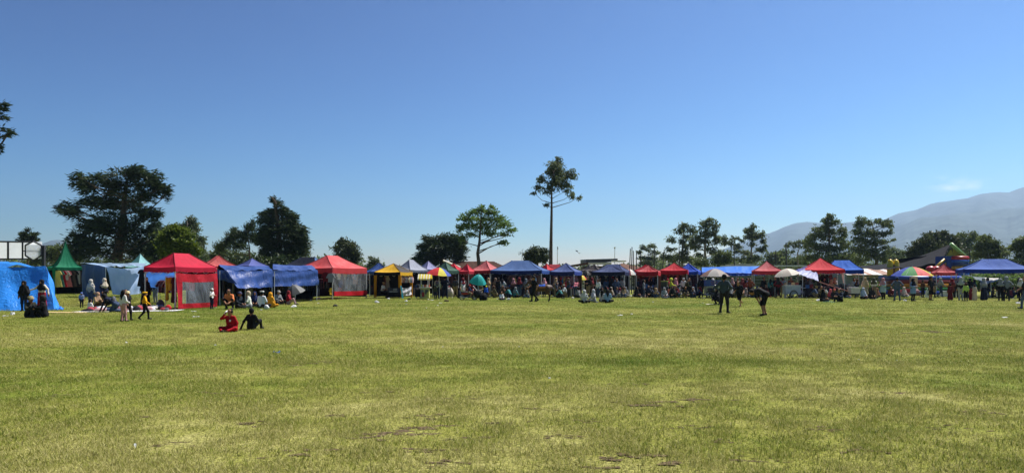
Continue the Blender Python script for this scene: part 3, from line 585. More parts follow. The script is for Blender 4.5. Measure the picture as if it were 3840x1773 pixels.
mb = MB(); mb.box((gx(2242, d), d-.2, zB), (gx(2296, d)-gx(2196, d), .15, .26)); mb.build('fascia', plain((.55, .52, .45), .7), rt)
mb = MB(); mb.box((gx(2318, d), d+.6, gz(979, d)), (gx(2341, d)-gx(2286, d), 2.5, .14)); mb.build('canopy_slab', plain((.7, .68, .62), .6), rt)
d = 90; rt = block('brown_roof_house', 'low house with dark brown gable roof left of the flat roofed building', base=(gx(2170, d), d+3, 0))
mb = MB(); mb.box((gx(2170, d), d+3, 1.3), (2.6, 5, 2.6)); mb.build('wall', M_PALE, rt)
z0, z1 = gz(1000, d), gz(983, d); a, b = gx(2140, d), gx(2206, d)
mb = MB(); mb.add([(a, d, z0), (b, d, z1-.3), (b, d, z1), (a, d, z0+.2), (a, d+6, z0), (b, d+6, z1-.3), (b, d+6, z1), (a, d+6, z0+.2)], [(0, 1, 2, 3), (7, 6, 5, 4), (3, 2, 6, 7), (0, 4, 5, 1), (1, 5, 6, 2), (0, 3, 7, 4)])
mb.build('roof', M_TILE, rt)
d = 94; rt = block('brown_roof_house', 'long dark brown roof low behind the bamboo poles', base=(gx(2370, d), d+3, 0))
a, b = gx(2320, d), gx(2450, d)
mb = MB(); mb.box(((a+b)/2, d+3, 1.0), (b-a-.6, 5, 2.0)); mb.build('wall', M_PALE, rt)
mb = MB(); mb.add([(a, d, gz(1012, d)), (b, d, gz(1016, d)), (b-1.0, d+3, gz(1000, d)), (a+.8, d+3, gz(985, d)), (a, d+6, gz(1012, d)), (b, d+6, gz(1016, d))], [(0, 1, 2, 3), (3, 2, 5, 4), (1, 5, 2), (0, 3, 4)])
mb.build('roof', M_TILE, rt)
d = 100; rt = block('white_house', 'small white walled house glimpsed over the long blue tarp', base=(gx(2790, d), d+2, 0))
mb = MB(); mb.box((gx(2788, d), d+2, gz(996, d)/2), (gx(2818, d)-gx(2758, d), 4, gz(996, d))); mb.build('wall', plain((.6, .55, .47), .8), rt)
mb = MB(); mb.box((gx(2788, d), d+1.8, gz(992, d)), (gx(2822, d)-gx(2754, d), 5, .2)); mb.build('roof', M_TIN, rt)
for k in range(4):
    mb = MB(); mb.box((gx(2768+k*13, d), d-.03, gz(1001, d)), (.28, .05, .26)); mb.build('window', M_GLASS, rt)
# blue-grey house with a patched tin roof
d = 80; rt = block('tin_roof_house', 'blue grey house with patched tin roof beside the yellow inflatable', base=(gx(3300, d), d+3, 0))
a, b = gx(3180, d), gx(3420, d); zt = gz(1025, d)
mb = MB(); mb.box(((a+b)/2, d+3, zt/2), (b-a, 5.5, zt)); mb.build('wall', plain((.20, .24, .27), .8, vary=.15), rt)
for k in range(14):
    u, w = a-.4+(b-a+.8)*k/14, a-.4+(b-a+.8)*(k+1)/14
    mb = MB(); up = .02*(k % 2)
    mb.add([(u, d-.7, zt-.15+up), (w, d-.7, zt-.15+up), (w, d+3, gz(1007, d+3)+up), (u, d+3, gz(1007, d+3)+up), (u, d-.7, zt-.2+up), (w, d-.7, zt-.2+up)], [(0, 1, 2, 3), (0, 4, 5, 1)])
    mb.build('roof_sheet', (M_TIN, M_RUST, M_RUST, M_TIN, plain((.55, .5, .45), .6), M_RUST)[(k*5+3) % 6], rt)
for k in range(7):
    wn_ = MB(); wn_.box((a+1+k*(b-a-2)/6, d+.22, 1.25), (.62, .06, .8)); wo = wn_.build('window', M_GLASS, rt)
    wf = MB(); wf.box((a+1+k*(b-a-2)/6, d+.2, 1.68), (.75, .08, .07)); wf.build('lintel', M_PALE, wo)
    wf = MB(); wf.box((a+1+k*(b-a-2)/6, d+.2, .82), (.75, .1, .07)); wf.build('sill', M_PALE, wo)
# long green-grey field wall with a top rail, behind the right-hand tents
d = 84; rt = empty('boundary_fence', (gx(2960, d), d, 0), 'long grey pipe rail fence with slatted infill behind the white umbrella', 'fence')
a, b = gx(2700, d), gx(3190, d)
mb = MB(); mb.tube([(a, d, gz(998, d)), (b, d, gz(997, d))], .09, 6); mb.build('top_rail', plain((.20, .26, .23), .6), rt)
for k in range(9):
    mb = MB(); mb.tube([(a+(b-a)*k/8, d, 0), (a+(b-a)*k/8, d, gz(999, d))], .05, 6); mb.build('post', plain((.20, .24, .22), .6), rt)
for k in range(7):
    mb = MB(); mb.box(((a+b)/2, d+.06, .25+k*.36), (b-a, .03, .20)); mb.build('rail', plain((.13, .15, .12), .8), rt)

# ------------------------------------------------------------------ poles, masts and antennas
def pole(name, label, d, pts, r, mat, cat='pole', group=None, arms=()):
    rt = empty(name, (gx(pts[0][0], d), d, 0), label, cat, group)
    P = [Vector((gx(x, d), d, gz(y, d))) for x, y in pts]; P.insert(0, Vector((P[0].x-(P[-1].x-P[0].x)*.4, d, -.1)))
    mb = MB(); mb.tube(P, [r]+[r*.95]*(len(P)-2)+[r*.75], 6); mb.build('shaft', mat, rt)
    for (x0_, y0_, x1_, y1_, q) in arms:
        mb = MB(); mb.tube([(gx(x0_, d), d-.02, gz(y0_, d)), (gx(x1_, d), d-.02, gz(y1_, d))], q, 5); mb.build('arm', mat, rt)
    return rt
M_BAMBOO = plain((.045, .04, .035), .8, vary=.3, name='weathered_bamboo')
for (xb, xt, yt, w) in ((2361, 2364, 932, 'leftmost thin'), (2369, 2370, 926, 'tallest'), (2376.5, 2375, 940, 'third'), (2386, 2387, 939, 'fourth'), (2399.5, 2403, 944, 'rightmost leaning')):
    pole('bamboo_pole', f'{w} bare bamboo pole of the five behind the striped umbrella', 72, [(xb, 1015), (xt, yt)], .055, M_BAMBOO, group='bare bamboo poles')
pole('bamboo_pole', 'lone leaning bamboo pole left of the pointed red tent', 72, [(2485, 1010), (2491, 935)], .05, M_BAMBOO, group='bare bamboo poles')
pole('bamboo_pole', 'dark bamboo pole in front of the small open eucalyptus', 74, [(2454, 1005), (2453.5, 920)], .05, M_BAMBOO, group='bare bamboo poles')
for x, yt, lb in ((2546.5, 923, 'dark post in front of the spreading eucalypt'), (2752.5, 920, 'dark post between the slim and squat trees'), (2908, 940, 'short dark post in the hazy trees'), (2947.5, 910, 'tall dark utility pole left of the flat albizia'), (3636, 935, 'lamp post beside the inflatable slide')):
    pole('utility_pole', lb, 86, [(x+2, 1010), (x, yt)], .085 if x > 2940 else .065, M_BAMBOO, arms=((3631, 938, 3641, 938, .09),) if x > 3600 else ())
pole('tv_antenna', 'tall thin antenna mast over the big blue tent', 84, [(1956, 985), (1959, 940)], .03, M_STEEL, 'antenna', arms=((1946, 945, 1968, 949, .03), (1946, 951, 1968, 949, .03), (1946, 944, 1946, 952, .03), (1952, 942, 1952, 953, .025), (1963, 944, 1963, 953, .025)))
pole('flag_mast', 'thin mast with dark flag right of the tall eucalyptus', 120, [(2090.5, 1000), (2090, 924)], .06, M_STEEL, 'mast', arms=((2091, 925, 2092, 936, .1),))
pole('flag_mast', 'thin mast above the flat roofed building', 120, [(2305, 985), (2305.5, 926)], .06, M_STEEL, 'mast', arms=((2302, 929, 2308, 928, .07), (2305.5, 926, 2305.5, 932, .12)))
for x, yt, lb in ((1140, 900, 'left radio mast beside the dense cypress'), (1162, 898, 'right radio mast beside the dense cypress')):
    rt = empty('radio_mast', (gx(x, 260), 260, 0), lb, 'mast', 'radio masts'); mb = MB()
    for s1, s2 in ((-1, -1), (1, -1), (0, 1)): mb.tube([(gx(x, 260)+s1*.5, 260+s2*.5, 0), (gx(x, 260)+s1*.2, 260+s2*.2, gz(yt, 260))], .07, 4)
    mb.build('legs', M_STEEL, rt); mb = MB()
    for k in range(18):
        z = k*.8; mb.tube([(gx(x, 260)-.45, 259.5, z), (gx(x, 260)+.45, 259.5, z+.8)], .04, 4)
    mb.build('bracing', M_STEEL, rt)
    mb = MB(); mb.tube([(gx(x, 260), 260, gz(yt, 260)), (gx(x, 260), 260, gz(yt-9, 260))], .08, 4); mb.build('antenna', M_STEEL, rt)

def W(x, y, d): return (gx(x, d), d, gz(y, d))
# blank signboard seen from behind, with a hexagon frame
d = 46; rt = empty('signboard', (gx(60, d), d, 0), 'large blank white signboard with dark frame and hexagon on the left', 'signboard')
M_SIGN = cloth((.86, .87, .90), .72, .6, .3, .0, .06, 1.2); M_FRAME = plain((.03, .03, .035), .6)
def bar(mb, x0_, y0_, x1_, y1_, r=.05, dy=0.0): mb.tube([(gx(x0_, d), d+dy, gz(y0_, d)), (gx(x1_, d), d+dy, gz(y1_, d))], r, 4)
for (a, b) in ((-150, -60), (-59, 30), (31, 84), (85, 158)):
    mb = MB(); mb.add([W(a, 906, d+.03), W(b, 906, d+.03), W(b, 970, d+.03), W(a, 970, d+.03)], [(0, 1, 2, 3)]); mb.build('panel', M_SIGN, rt)
mb = MB(); bar(mb, -150, 904, 116, 907); bar(mb, -150, 972, 116, 971); bar(mb, 30, 904, 30, 972, .07); bar(mb, 84.5, 904, 84.5, 972, .06); bar(mb, -60, 904, -60, 972, .07); bar(mb, 84, 941, 160, 942, .03)
mb.build('frame', M_FRAME, rt)
H = [(128, 904), (157, 920), (157, 958), (128, 977), (97, 958), (97, 920)]
mb = MB()
for k in range(6): bar(mb, *H[k], *H[(k+1) % 6], .05, -.06)
mb.build('hexagon_frame', M_FRAME, rt)
mb = MB(); mb.add([(gx(x, d), d-.04, gz(y, d)) for x, y in H], [(0, 1, 2, 3, 4, 5)]); mb.build('hexagon_panel', M_SIGN, rt)
mb = MB(); mb.box((gx(160, d), d+.1, gz(920, d)/2), (.16, .16, gz(920, d))); mb.build('post', M_FRAME, rt)
mb = MB(); mb.box((gx(-60, d), d+.1, gz(904, d)/2), (.16, .16, gz(904, d))); mb.build('post', M_FRAME, rt)

# ------------------------------------------------------------------ canopies
RED = rgb(190, 26, 58); SALMON = rgb(214, 78, 78); PINKRED = rgb(196, 72, 78); BLUE = rgb(48, 84, 160); NAVY = rgb(52, 66, 112); LAV = rgb(120, 128, 185); BRIGHT = rgb(28, 100, 205)
def fit(xl, xn, xr, d, ratio):
    X0 = gx(xn, d); tl, tr = (xl-MID_X)/LENS_PX, (xr-MID_X)/LENS_PX; best = None
    for k in range(-200, 400):
        th = R(k*.25); c, s = math.cos(th), math.sin(th); den = c-tr*s
        if abs(den) < 1e-4: continue
        L = (tr*d-X0)/den
        if L <= .2 or L > 7: continue
        LL = L*ratio; px, py = X0-LL*s, d+LL*c
        e = abs(px/py-tl)
        if best is None or e < best[0]: best = (e, th, L)
    return best
def gazebo(name, label, xl, xn, xr, d, ey, py, col, ratio=1.0, val=.26, ridge_len=0.0, sag=.18, val_cols=None, roof_cols=None, legs=True, transl=.3, z0=0.0, wrinkle=.4, pagoda=False, group='pop up market canopies', fade=.0, leg_mat=None, frame=True):
    """corner nearest the camera at px xn and distance d; its left face ends at xl, its right face at xr; ey valance bottom px, py peak px"""
    _, th, L = fit(xl, xn, xr, d, ratio); LL = L*ratio
    u = Vector((math.cos(th), math.sin(th), 0)); v = Vector((-math.sin(th), math.cos(th), 0))
    P0 = Vector((gx(xn, d), d, 0)); base = P0+u*L/2+v*LL/2
    rt = empty(name, (base.x, base.y, z0), label, 'canopy', group)
    eb = gz(ey, d); ez = eb+val; pz = gz(py, base.y)
    C = [P0, P0+u*L, P0+u*L+v*LL, P0+v*LL]
    C = [Vector((c.x, c.y, ez)) for c in C]
    if ridge_len > 0: ax = v if LL >= L else u; Ra, Rb = base-ax*ridge_len/2, base+ax*ridge_len/2
    else: Ra = Rb = base; ax = v
    Ra = Vector((Ra.x, Ra.y, pz)); Rb = Vector((Rb.x, Rb.y, pz))
    if ax is v: tops = [(Ra, Ra), (Ra, Rb), (Rb, Rb), (Rb, Ra)]
    else: tops = [(Ra, Rb), (Rb, Rb), (Rb, Ra), (Ra, Ra)]
    rr = random.Random(hash(label) % 9999)
    seed = sum(ord(ch) for ch in label); rr = random.Random(seed)
    for k in range(4):
        A, B = C[k], C[(k+1) % 4]; TA, TB = tops[k]; n_ = (B-A).cross(Vector((0, 0, 1))).normalized()
        ph, amp = rr.random()*6, rr.uniform(.02, .05)
        def pt(a, b):
            p = A.lerp(B, a).lerp(TA.lerp(TB, a), b)
            f = b-sag*4*b*(1-b)*.5 if not pagoda else (b**2.3 if b > 0 else 0)
            z = ez+(pz-ez)*f
            if pagoda:   # the cross-section tightens quickly towards the spike
                pass
            z -= .15*math.sin(math.pi*a)*math.sin(math.pi*min(1, b*1.02))*(1-b)*1.3+.035*math.sin(math.pi*a)*(1-b)
            z += amp*math.sin(9*a*math.pi+ph+4*b)*math.sin(math.pi*a)*(1-b)*b*3+amp*.6*math.sin(23*a+ph*2)*math.sin(math.pi*a)*(b**.5)*(1-b)
            return (p.x, p.y, z)
        mb = MB(); mb.grid(pt, 14, 10)
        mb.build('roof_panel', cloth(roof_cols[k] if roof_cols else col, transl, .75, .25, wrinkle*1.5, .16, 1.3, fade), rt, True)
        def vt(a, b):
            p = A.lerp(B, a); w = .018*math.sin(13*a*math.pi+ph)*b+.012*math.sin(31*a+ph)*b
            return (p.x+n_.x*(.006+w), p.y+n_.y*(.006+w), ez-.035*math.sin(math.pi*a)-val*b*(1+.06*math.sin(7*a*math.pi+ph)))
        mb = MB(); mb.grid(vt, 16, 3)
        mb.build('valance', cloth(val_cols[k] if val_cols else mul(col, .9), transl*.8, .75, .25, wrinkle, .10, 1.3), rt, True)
    hip = [(C[0], tops[0][0]), (C[1], tops[1][0]), (C[2], tops[2][0]), (C[3], tops[3][0])]
    for c, tq in hip:       # stitched seam along each hip of the roof
        pts = []
        for j in range(9):
            b = j/8; q = c.lerp(tq, b); f = b-sag*4*b*(1-b)*.5 if not pagoda else b**2.3
            pts.append((q.x, q.y, ez+(pz-ez)*f+.012))
        mb = MB(); mb.tube(pts, .017, 4, cap=False); mb.build('roof_seam', cloth(mul(col, .35), 0, .8, .2), rt)
    lm = leg_mat or M_STEEL
    if legs:
        for c in C:
            g = gnd(c.x, c.y); q = c+(Vector((base.x, base.y, ez))-c).normalized()*.06
            mb = MB(); mb.box((q.x, q.y, (g+ez)/2), (.045, .045, ez-g), rz=th); mb.box((q.x, q.y, g+.01), (.1, .1, .02), rz=th); mb.build('leg', lm, rt)
    if frame:
        mb = MB()
        for k in range(4):
            A, B = C[k]*1.0, C[(k+1) % 4]*1.0; ins = (Vector((base.x, base.y, ez))-(A+B)/2).normalized()*.06
            m_ = 4
            for j in range(m_):
                for s0, s1 in ((0, 1), (1, 0)):
                    p, q = A.lerp(B, j/m_)+ins, A.lerp(B, (j+1)/m_)+ins
                    mb.tube([(p.x, p.y, ez-.05-.3*s0), (q.x, q.y, ez-.05-.3*s1)], .012, 4, cap=False)
        for k in range(4):
            p = C[k]; mb.tube([(p.x, p.y, ez-.06), ((p.x+base.x)/2, (p.y+base.y)/2, (ez+pz)/2-sag*(pz-ez)-.14), (base.x, base.y, pz-.3)], .014, 4, cap=False)
        mb.build('frame', M_STEEL, rt)
    rt['_c'] = [c[:] for c in C]
    return rt, C, eb, (3 if xn-xl > xr-xn else 0)
G = {}
def gz_(key, *a, **k): G[key] = gazebo(*a, **k)
# left row, nearest first
GREEN = rgb(22, 122, 88)
gz_('green', 'pagoda_tent', 'tall pointed green pagoda tent hung with dresses', 176, 203, 315, 52, 1011, 903, GREEN, val=.2, pagoda=True, wrinkle=.3, transl=.35, frame=False)
gz_('cyan', 'pop_up_canopy', 'pale cyan pointed canopy top behind the light blue tarps', 470, 517, 582, 60, 1006, 951, rgb(150, 200, 205), val=.15)
gz_('red', 'pop_up_canopy', 'crimson canopy with clear window panel, nearest of all tents', 540, 657, 813, 36, 1018, 950, RED, .72, val=.24, ridge_len=1.0, sag=.1, wrinkle=.25)
gz_('salmon_back', 'pop_up_canopy', 'faded salmon canopy roof peeping out right behind the crimson one', 745, 768, 888, 50, 1004, 959, SALMON, val=.15, ridge_len=.9, fade=.05)
gz_('blue_peak', 'pop_up_canopy', 'single pointed lavender blue roof above the navy tarp stalls', 880, 930, 1010, 58, 1004, 968, rgb(88, 98, 165), val=.15)
gz_('navy_back', 'pop_up_canopy', 'very dark navy canopy roof left of the salmon tent', 1062, 1180, 1245, 60, 1002, 964, rgb(70, 100, 150), 1.3, val=.15, ridge_len=1.4, roof_cols=[rgb(80, 115, 165)]*3+[rgb(22, 28, 48)])  # last roof face nearly black: its shade is painted into the colour
gz_('salmon', 'pop_up_canopy', 'salmon red canopy with clear plastic side right of the navy tarps', 1112, 1247, 1376, 53, 1024, 958, rgb(218, 72, 76), .9, val=.40, ridge_len=1.2, sag=.16, fade=.04)
gz_('blue_low', 'pop_up_canopy', 'mid blue sagging roof between the salmon and the yellow tents', 1372, 1385, 1470, 62, 1026, 986, rgb(52, 88, 158), val=.2, ridge_len=.8)
YEL = rgb(228, 178, 44); CHAR = rgb(70, 66, 66)
gz_('yellow', 'pop_up_canopy', 'yellow and black canopy with yellow legs and snack stall', 1403, 1501, 1547, 56, 1032, 988, YEL, 1.0, val=.26, sag=.04, roof_cols=[CHAR, CHAR, YEL, YEL], val_cols=[YEL, YEL, rgb(12, 12, 14), rgb(12, 12, 14)], leg_mat=plain(rgb(205, 140, 20), .6), wrinkle=.15)
gz_('grey', 'pop_up_canopy', 'pale grey canopy roof directly behind the yellow and black tent', 1478, 1538, 1606, 61, 1020, 974, rgb(158, 162, 178), .9, val=.2, ridge_len=.5)
gz_('lavender', 'pop_up_canopy', 'pale lavender pointed canopy roof left of the dark green one', 1560, 1600, 1652, 65, 1016, 978, rgb(150, 150, 195), val=.18, fade=.05)
gz_('dkgreen', 'pop_up_canopy', 'dark green pointed canopy with dark valance', 1620, 1680, 1721, 60, 1024, 981, rgb(66, 98, 84), val=.24)
gz_('red_l', 'pop_up_canopy', 'left of two small crimson peaks right of the dark green canopy', 1655, 1715, 1745, 66, 1020, 987, rgb(205, 44, 62), val=.2)
gz_('red_r', 'pop_up_canopy', 'right of two small crimson peaks, brighter rosy red', 1719, 1758, 1784, 62, 1026, 989, rgb(222, 66, 82), val=.24)
gz_('rosy', 'pop_up_canopy', 'faded rose canopy left of the big blue tent', 1760, 1838, 1886, 62, 1024, 977, rgb(212, 96, 98), val=.26, fade=.06, val_cols=[rgb(175, 60, 66)]*2+[rgb(150, 40, 50)]*2)  # left and front valances carry painted shade in a deeper red
gz_('bigblue', 'pop_up_canopy', 'big royal blue canopy in the middle of the row', 1839, 2032, 2062, 60, 1026, 977, rgb(76, 106, 158), 1.5, val=.28, ridge_len=1.5, sag=.2, val_cols=[rgb(50, 84, 156)]*2+[rgb(30, 44, 100)]*2)  # shade of the valances facing away from the sun painted as darker blue
gz_('red_mid', 'pop_up_canopy', 'small red pointed roof behind the two blue canopies', 2018, 2052, 2082, 68, 1018, 988, rgb(214, 58, 66), val=.2)
gz_('red_mid2', 'pop_up_canopy', 'small dusty red ridged roof beside the red pointed one', 2052, 2096, 2108, 70, 1016, 991, rgb(190, 80, 88), val=.2, ridge_len=1.0)
gz_('blue_mid', 'pop_up_canopy', 'pointed blue canopy left of the black umbrella', 2061, 2154, 2183, 60, 1031, 986, rgb(84, 100, 152), 1.0, val=.3, val_cols=[rgb(60, 82, 160)]*2+[rgb(30, 42, 96)]*2)  # second valance pair coloured darker to stand for its shaded sides
gz_('charcoal_b', 'pop_up_canopy', 'grey brown pointed canopy roof, further left of a dark pair', 2178, 2215, 2240, 70, 1020, 992, rgb(112, 106, 108), val=.2)
gz_('charcoal', 'pop_up_canopy', 'charcoal brown pointed canopy roof, nearer right of a dark pair', 2190, 2246, 2266, 66, 1022, 991, rgb(92, 84, 86), val=.2)
gz_('navy_b', 'pop_up_canopy', 'slate navy ridged canopy roof behind the lower navy one', 2235, 2335, 2362, 62, 1026, 991, rgb(74, 86, 128), 1.3, val=.26, ridge_len=1.1)
gz_('navy_f', 'pop_up_canopy', 'low slate navy canopy in front of a taller one', 2216, 2343, 2361, 59, 1032, 1001, rgb(66, 78, 120), 1.3, val=.30, ridge_len=.5, val_cols=[rgb(40, 50, 88)]*2+[rgb(24, 30, 58)]*2)  # shaded valances painted a deeper navy than the sunward pair
gz_('red_hid', 'pop_up_canopy', 'crimson roof tucked behind the faded red canopy', 2380, 2440, 2462, 64, 1024, 992, rgb(196, 26, 50), val=.25)
gz_('red_c', 'pop_up_canopy', 'faded red canopy right of the striped umbrella', 2383, 2468, 2478, 59, 1032, 994, rgb(206, 60, 68), 1.0, val=.32, fade=.04, val_cols=[rgb(200, 50, 60)]*2+[rgb(158, 32, 46)]*2)  # darker red puts the shade into the left and front valances
gz_('red_d', 'pop_up_canopy', 'deep red pointed canopy above the delivery motorbike', 2478, 2578, 2582, 61, 1027, 985, rgb(190, 34, 50), 1.0, val=.32)
gz_('blue_pr', 'pop_up_canopy', 'bright blue pointed canopy right of the deep red one', 2530, 2618, 2632, 66, 1028, 986, rgb(42, 82, 190), val=.26)
gz_('blue_pl', 'pop_up_canopy', 'dark blue canopy edge showing left behind the deep red one', 2478, 2516, 2545, 68, 1022, 991, rgb(34, 56, 130), val=.26)
gz_('red_e', 'pop_up_canopy', 'light red pointed canopy left of the white umbrella', 2818, 2826, 2936, 60, 1028, 979, rgb(206, 84, 92), val=.30, val_cols=[rgb(196, 60, 72)]*2+[rgb(150, 36, 50)]*2, fade=.04)  # left and rear valances darker, shade painted into the cloth
gz_('red_f', 'pop_up_canopy', 'bright red canopy with lavender awning on its left', 2990, 3008, 3169, 58, 1023, 967, rgb(206, 44, 58), 1.0, val=.26)
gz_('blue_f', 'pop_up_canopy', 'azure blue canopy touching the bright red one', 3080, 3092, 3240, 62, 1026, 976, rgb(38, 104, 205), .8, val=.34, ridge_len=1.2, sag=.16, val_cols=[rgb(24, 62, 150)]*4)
gz_('red_s', 'pop_up_canopy', 'small dusty red canopy in front of the inflatable slide', 3490, 3510, 3590, 62, 1030, 989, rgb(200, 74, 84), val=.22, fade=.04)
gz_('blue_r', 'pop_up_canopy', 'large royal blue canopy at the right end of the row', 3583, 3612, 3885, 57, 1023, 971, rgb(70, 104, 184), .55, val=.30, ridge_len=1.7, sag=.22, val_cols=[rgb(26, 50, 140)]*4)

# ------------------------------------------------------------------ draped tarpaulins
def tarp(name, label, quads, mat, poles=(), nu=22, nv=14, fold=.05, cat='tarpaulin', seed=1, group=None, lbl_part='sheet'):
    """quads: list of four world corners (a b c d: a-b along the top, d-c along the bottom); each is one hung or stretched sheet"""
    allp = [Vector(p) for q in quads for p in q[:4]]; c = sum(allp, Vector())/len(allp)
    rt = empty(name, (c.x, c.y, 0), label, cat, group)
    for qi, q in enumerate(quads):
        a, b, c2, d2 = [Vector(p) for p in q[:4]]; sg = q[4] if len(q) > 4 else .0
        nrm = (b-a).cross(d2-a).normalized(); rr = random.Random(seed*17+qi); ph = [rr.random()*6 for _ in range(5)]
        mt = q[5] if len(q) > 5 else mat
        def pt(u, w):
            p = a.lerp(b, u).lerp(d2.lerp(c2, u), w)
            e = fold*(math.sin(5*math.pi*u+ph[0]+1.3*w)*.5+math.sin(11*math.pi*u+ph[1]-2*w)*.3*(.3+w)+math.sin(3*math.pi*w+4*u+ph[2])*.35+math.sin(17*u+7*w+ph[3])*.2)*min(1, 6*w+.15)
            s_ = -sg*math.sin(math.pi*u)*(1-.55*w)
            return p+nrm*e+Vector((0, 0, s_))
        mb = MB(); mb.grid(pt, nu, nv); mb.build(lbl_part, mt, rt, True)
    for (x, y, z) in poles:
        mb = MB(); mb.tube([(x, y, gnd(x, y)), (x, y, z)], .025, 6); mb.build('pole', M_STEEL, rt)
    return rt
def W(x, y, d): return (gx(x, d), d, gz(y, d))
M_TARPB = cloth(rgb(44, 132, 222), .2, .45, .5, .9, .14, 1.2); M_TARPL = cloth(rgb(150, 180, 222), .55, .6, .3, .7, .12, 1.4, .05)
M_TARPN = cloth(rgb(40, 68, 130), .12, .45, .42, 1.0, .2, 1.2); M_TARPD = cloth(rgb(58, 86, 134), .15, .6, .3, .6, .14, 1.4)
tarp('blue_tarp_tent', 'bright blue tarpaulin wall sloping to the ground at far left', [
    (W(-260, 990, 38.5), W(172, 998, 37), (gx(205, 35.6), 35.6, .02), (gx(-260, 34.9), 34.9, .02), .12),
    (W(172, 998, 37), W(178, 1008, 40.5), (gx(222, 38.6), 38.6, .02), (gx(205, 35.6), 35.6, .02), .0),
    (W(-260, 978, 42), W(30, 980, 41), W(172, 998.5, 37), W(-260, 990.5, 38.5), .05),
    ((gx(205, 35.6), 35.6, .02), (gx(222, 38.6), 38.6, .02), (gx(240, 37.4), 37.4, .03), (gx(236, 35.9), 35.9, .03), .0)], M_TARPB, [(gx(170, 37.3), 37.3, 2.15), (gx(-100, 38), 38, 2.2)], 34, 16, .10, seed=3)
tarp('light_blue_tarp_stall', 'faded light blue tarpaulin stall right of the green tent', [
    (W(304, 990, 47), W(396, 994, 45.5), (gx(396, 45.5), 45.5, .36), (gx(304, 47), 47, .36), .02, M_TARPD),
    (W(300, 986, 47.2), W(300+250, 986, 49), W(540, 999, 43.5), W(392, 995, 44.8), .02),
    (W(396, 996, 45), W(541, 998, 43), (gx(541, 43.2), 43.2, gz(1098, 43.2)), (gx(420, 44.6), 44.6, gz(1103, 44.6)), .16)],
    M_TARPL, [(gx(396, 45.2), 45.2, 2.3), (gx(541, 43.4), 43.4, 2.25)], 30, 16, .09, seed=5)
tarp('blue_back_wall', 'plain blue tarpaulin back wall under the crimson canopy', [(W(548, 1012, 40.6), W(658, 1016, 40.0), (gx(660, 40), 40, gz(1080, 40)), (gx(546, 40.6), 40.6, gz(1075, 40.6)), .06)],
     cloth(rgb(80, 136, 222), .45, .6, .3, .5, .1, 1.4), [(gx(548, 40.7), 40.7, 2.0)], 18, 10, .05, seed=6)
# the two navy tarp stalls: roof sheet, front flap, side curtain, dark back
for key, lb, xl, xr, dl, dr, yt, yb, yr, seed in (('a', 'navy tarpaulin stall with curled left flap, nearer of the two', 818, 1022, 41.5, 45.0, 1012, 1080, 996, 7), ('b', 'navy tarpaulin stall with glossy creased front, farther of the two', 1023, 1190, 45.3, 49.5, 1012, 1073, 994, 8)):
    back = [(gx(xl-20, dl+3), dl+3.2, 0), (gx(xr-40, dr+3.6), dr+3.6, 0)]
    quads = [(W(xl, yr-4, dl+3.2), W(xr-20, yr, dr+3.4), W(xr, yt, dr), W(xl+(28 if key == 'a' else 0), yt, dl), .05),
             (W(xl+(28 if key == 'a' else 0), yt+.5, dl-.01), W(xr, yt+.5, dr-.01), W(xr+3, yb-4, dr-.15), W(xl+(70 if key == 'a' else 6), yb, dl-.12), .05),
             (W(xl, yr-2, dl+3.1), W(xr-20, yr+2, dr+3.3), (gx(xr-20, dr+3.4), dr+3.4, .05), (gx(xl, dl+3.2), dl+3.2, .05), .0, cloth(rgb(16, 20, 34), 0, .9, .1)),  # near-black back sheet stands in for the shade inside
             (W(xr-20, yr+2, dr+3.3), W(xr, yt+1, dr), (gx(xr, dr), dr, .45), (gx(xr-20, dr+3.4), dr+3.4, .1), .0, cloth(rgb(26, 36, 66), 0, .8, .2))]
    if key == 'a':
        quads.append((W(808, 1010, 41.9), W(848, 1012, 41.4), W(890, 1066, 41.2), W(818, 1046, 41.8), .02))
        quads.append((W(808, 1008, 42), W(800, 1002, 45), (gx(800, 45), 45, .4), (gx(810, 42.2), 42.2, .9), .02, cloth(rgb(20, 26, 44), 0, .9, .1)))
    tarp('navy_tarp_stall', lb, quads, M_TARPN, [(gx(xl+6, dl), dl, 1.98), (gx((xl+xr)/2, (dl+dr)/2), (dl+dr)/2, 1.98), (gx(xr-2, dr), dr, 1.95)], 30, 12, .07, seed=seed, group='navy tarp clothes stalls')
tarp('blue_tarp_roof', 'long flat bright blue tarpaulin roof behind the brown umbrella', [
    (W(2632, 1002, 70), W(2760, 998, 70), W(2762, 1022, 65), W(2632, 1020, 65), .02), (W(2760, 998, 70), W(2868, 997, 70), W(2870, 1026, 65), W(2762, 1022.5, 65), .03),
    (W(2632, 1020, 65), W(2762, 1022.5, 65), W(2764, 1034, 64.9), W(2634, 1030, 64.9), .0, cloth(rgb(22, 78, 175), .2, .6, .3)), (W(2762, 1022.5, 65), W(2870, 1026, 65), W(2870, 1032, 64.9), W(2764, 1034, 64.9), .0, cloth(rgb(22, 78, 175), .2, .6, .3))],
    cloth(rgb(32, 108, 212), .3, .55, .35, .5, .1, 1.2), [(gx(2640, 65), 65, 2.0), (gx(2760, 65), 65, 1.95), (gx(2862, 65), 65, 1.9)], 20, 8, .05, seed=9)
tarp('lavender_awning', 'shiny lavender awning staked down left of the bright red canopy', [
    (W(3051, 989, 59.5), W(3066, 1018, 58), W(3070, 1054, 55.6), W(2988, 1023, 57), .02), (W(3051, 989, 59.5), W(2988, 1023, 57), W(2975, 1016, 60), W(3030, 998, 60.5), .0, cloth(rgb(92, 94, 160), .3, .5, .4))],
    cloth(rgb(150, 156, 205), .35, .4, .5, .8, .12, 1.5, .06), [], 14, 12, .06, seed=10)
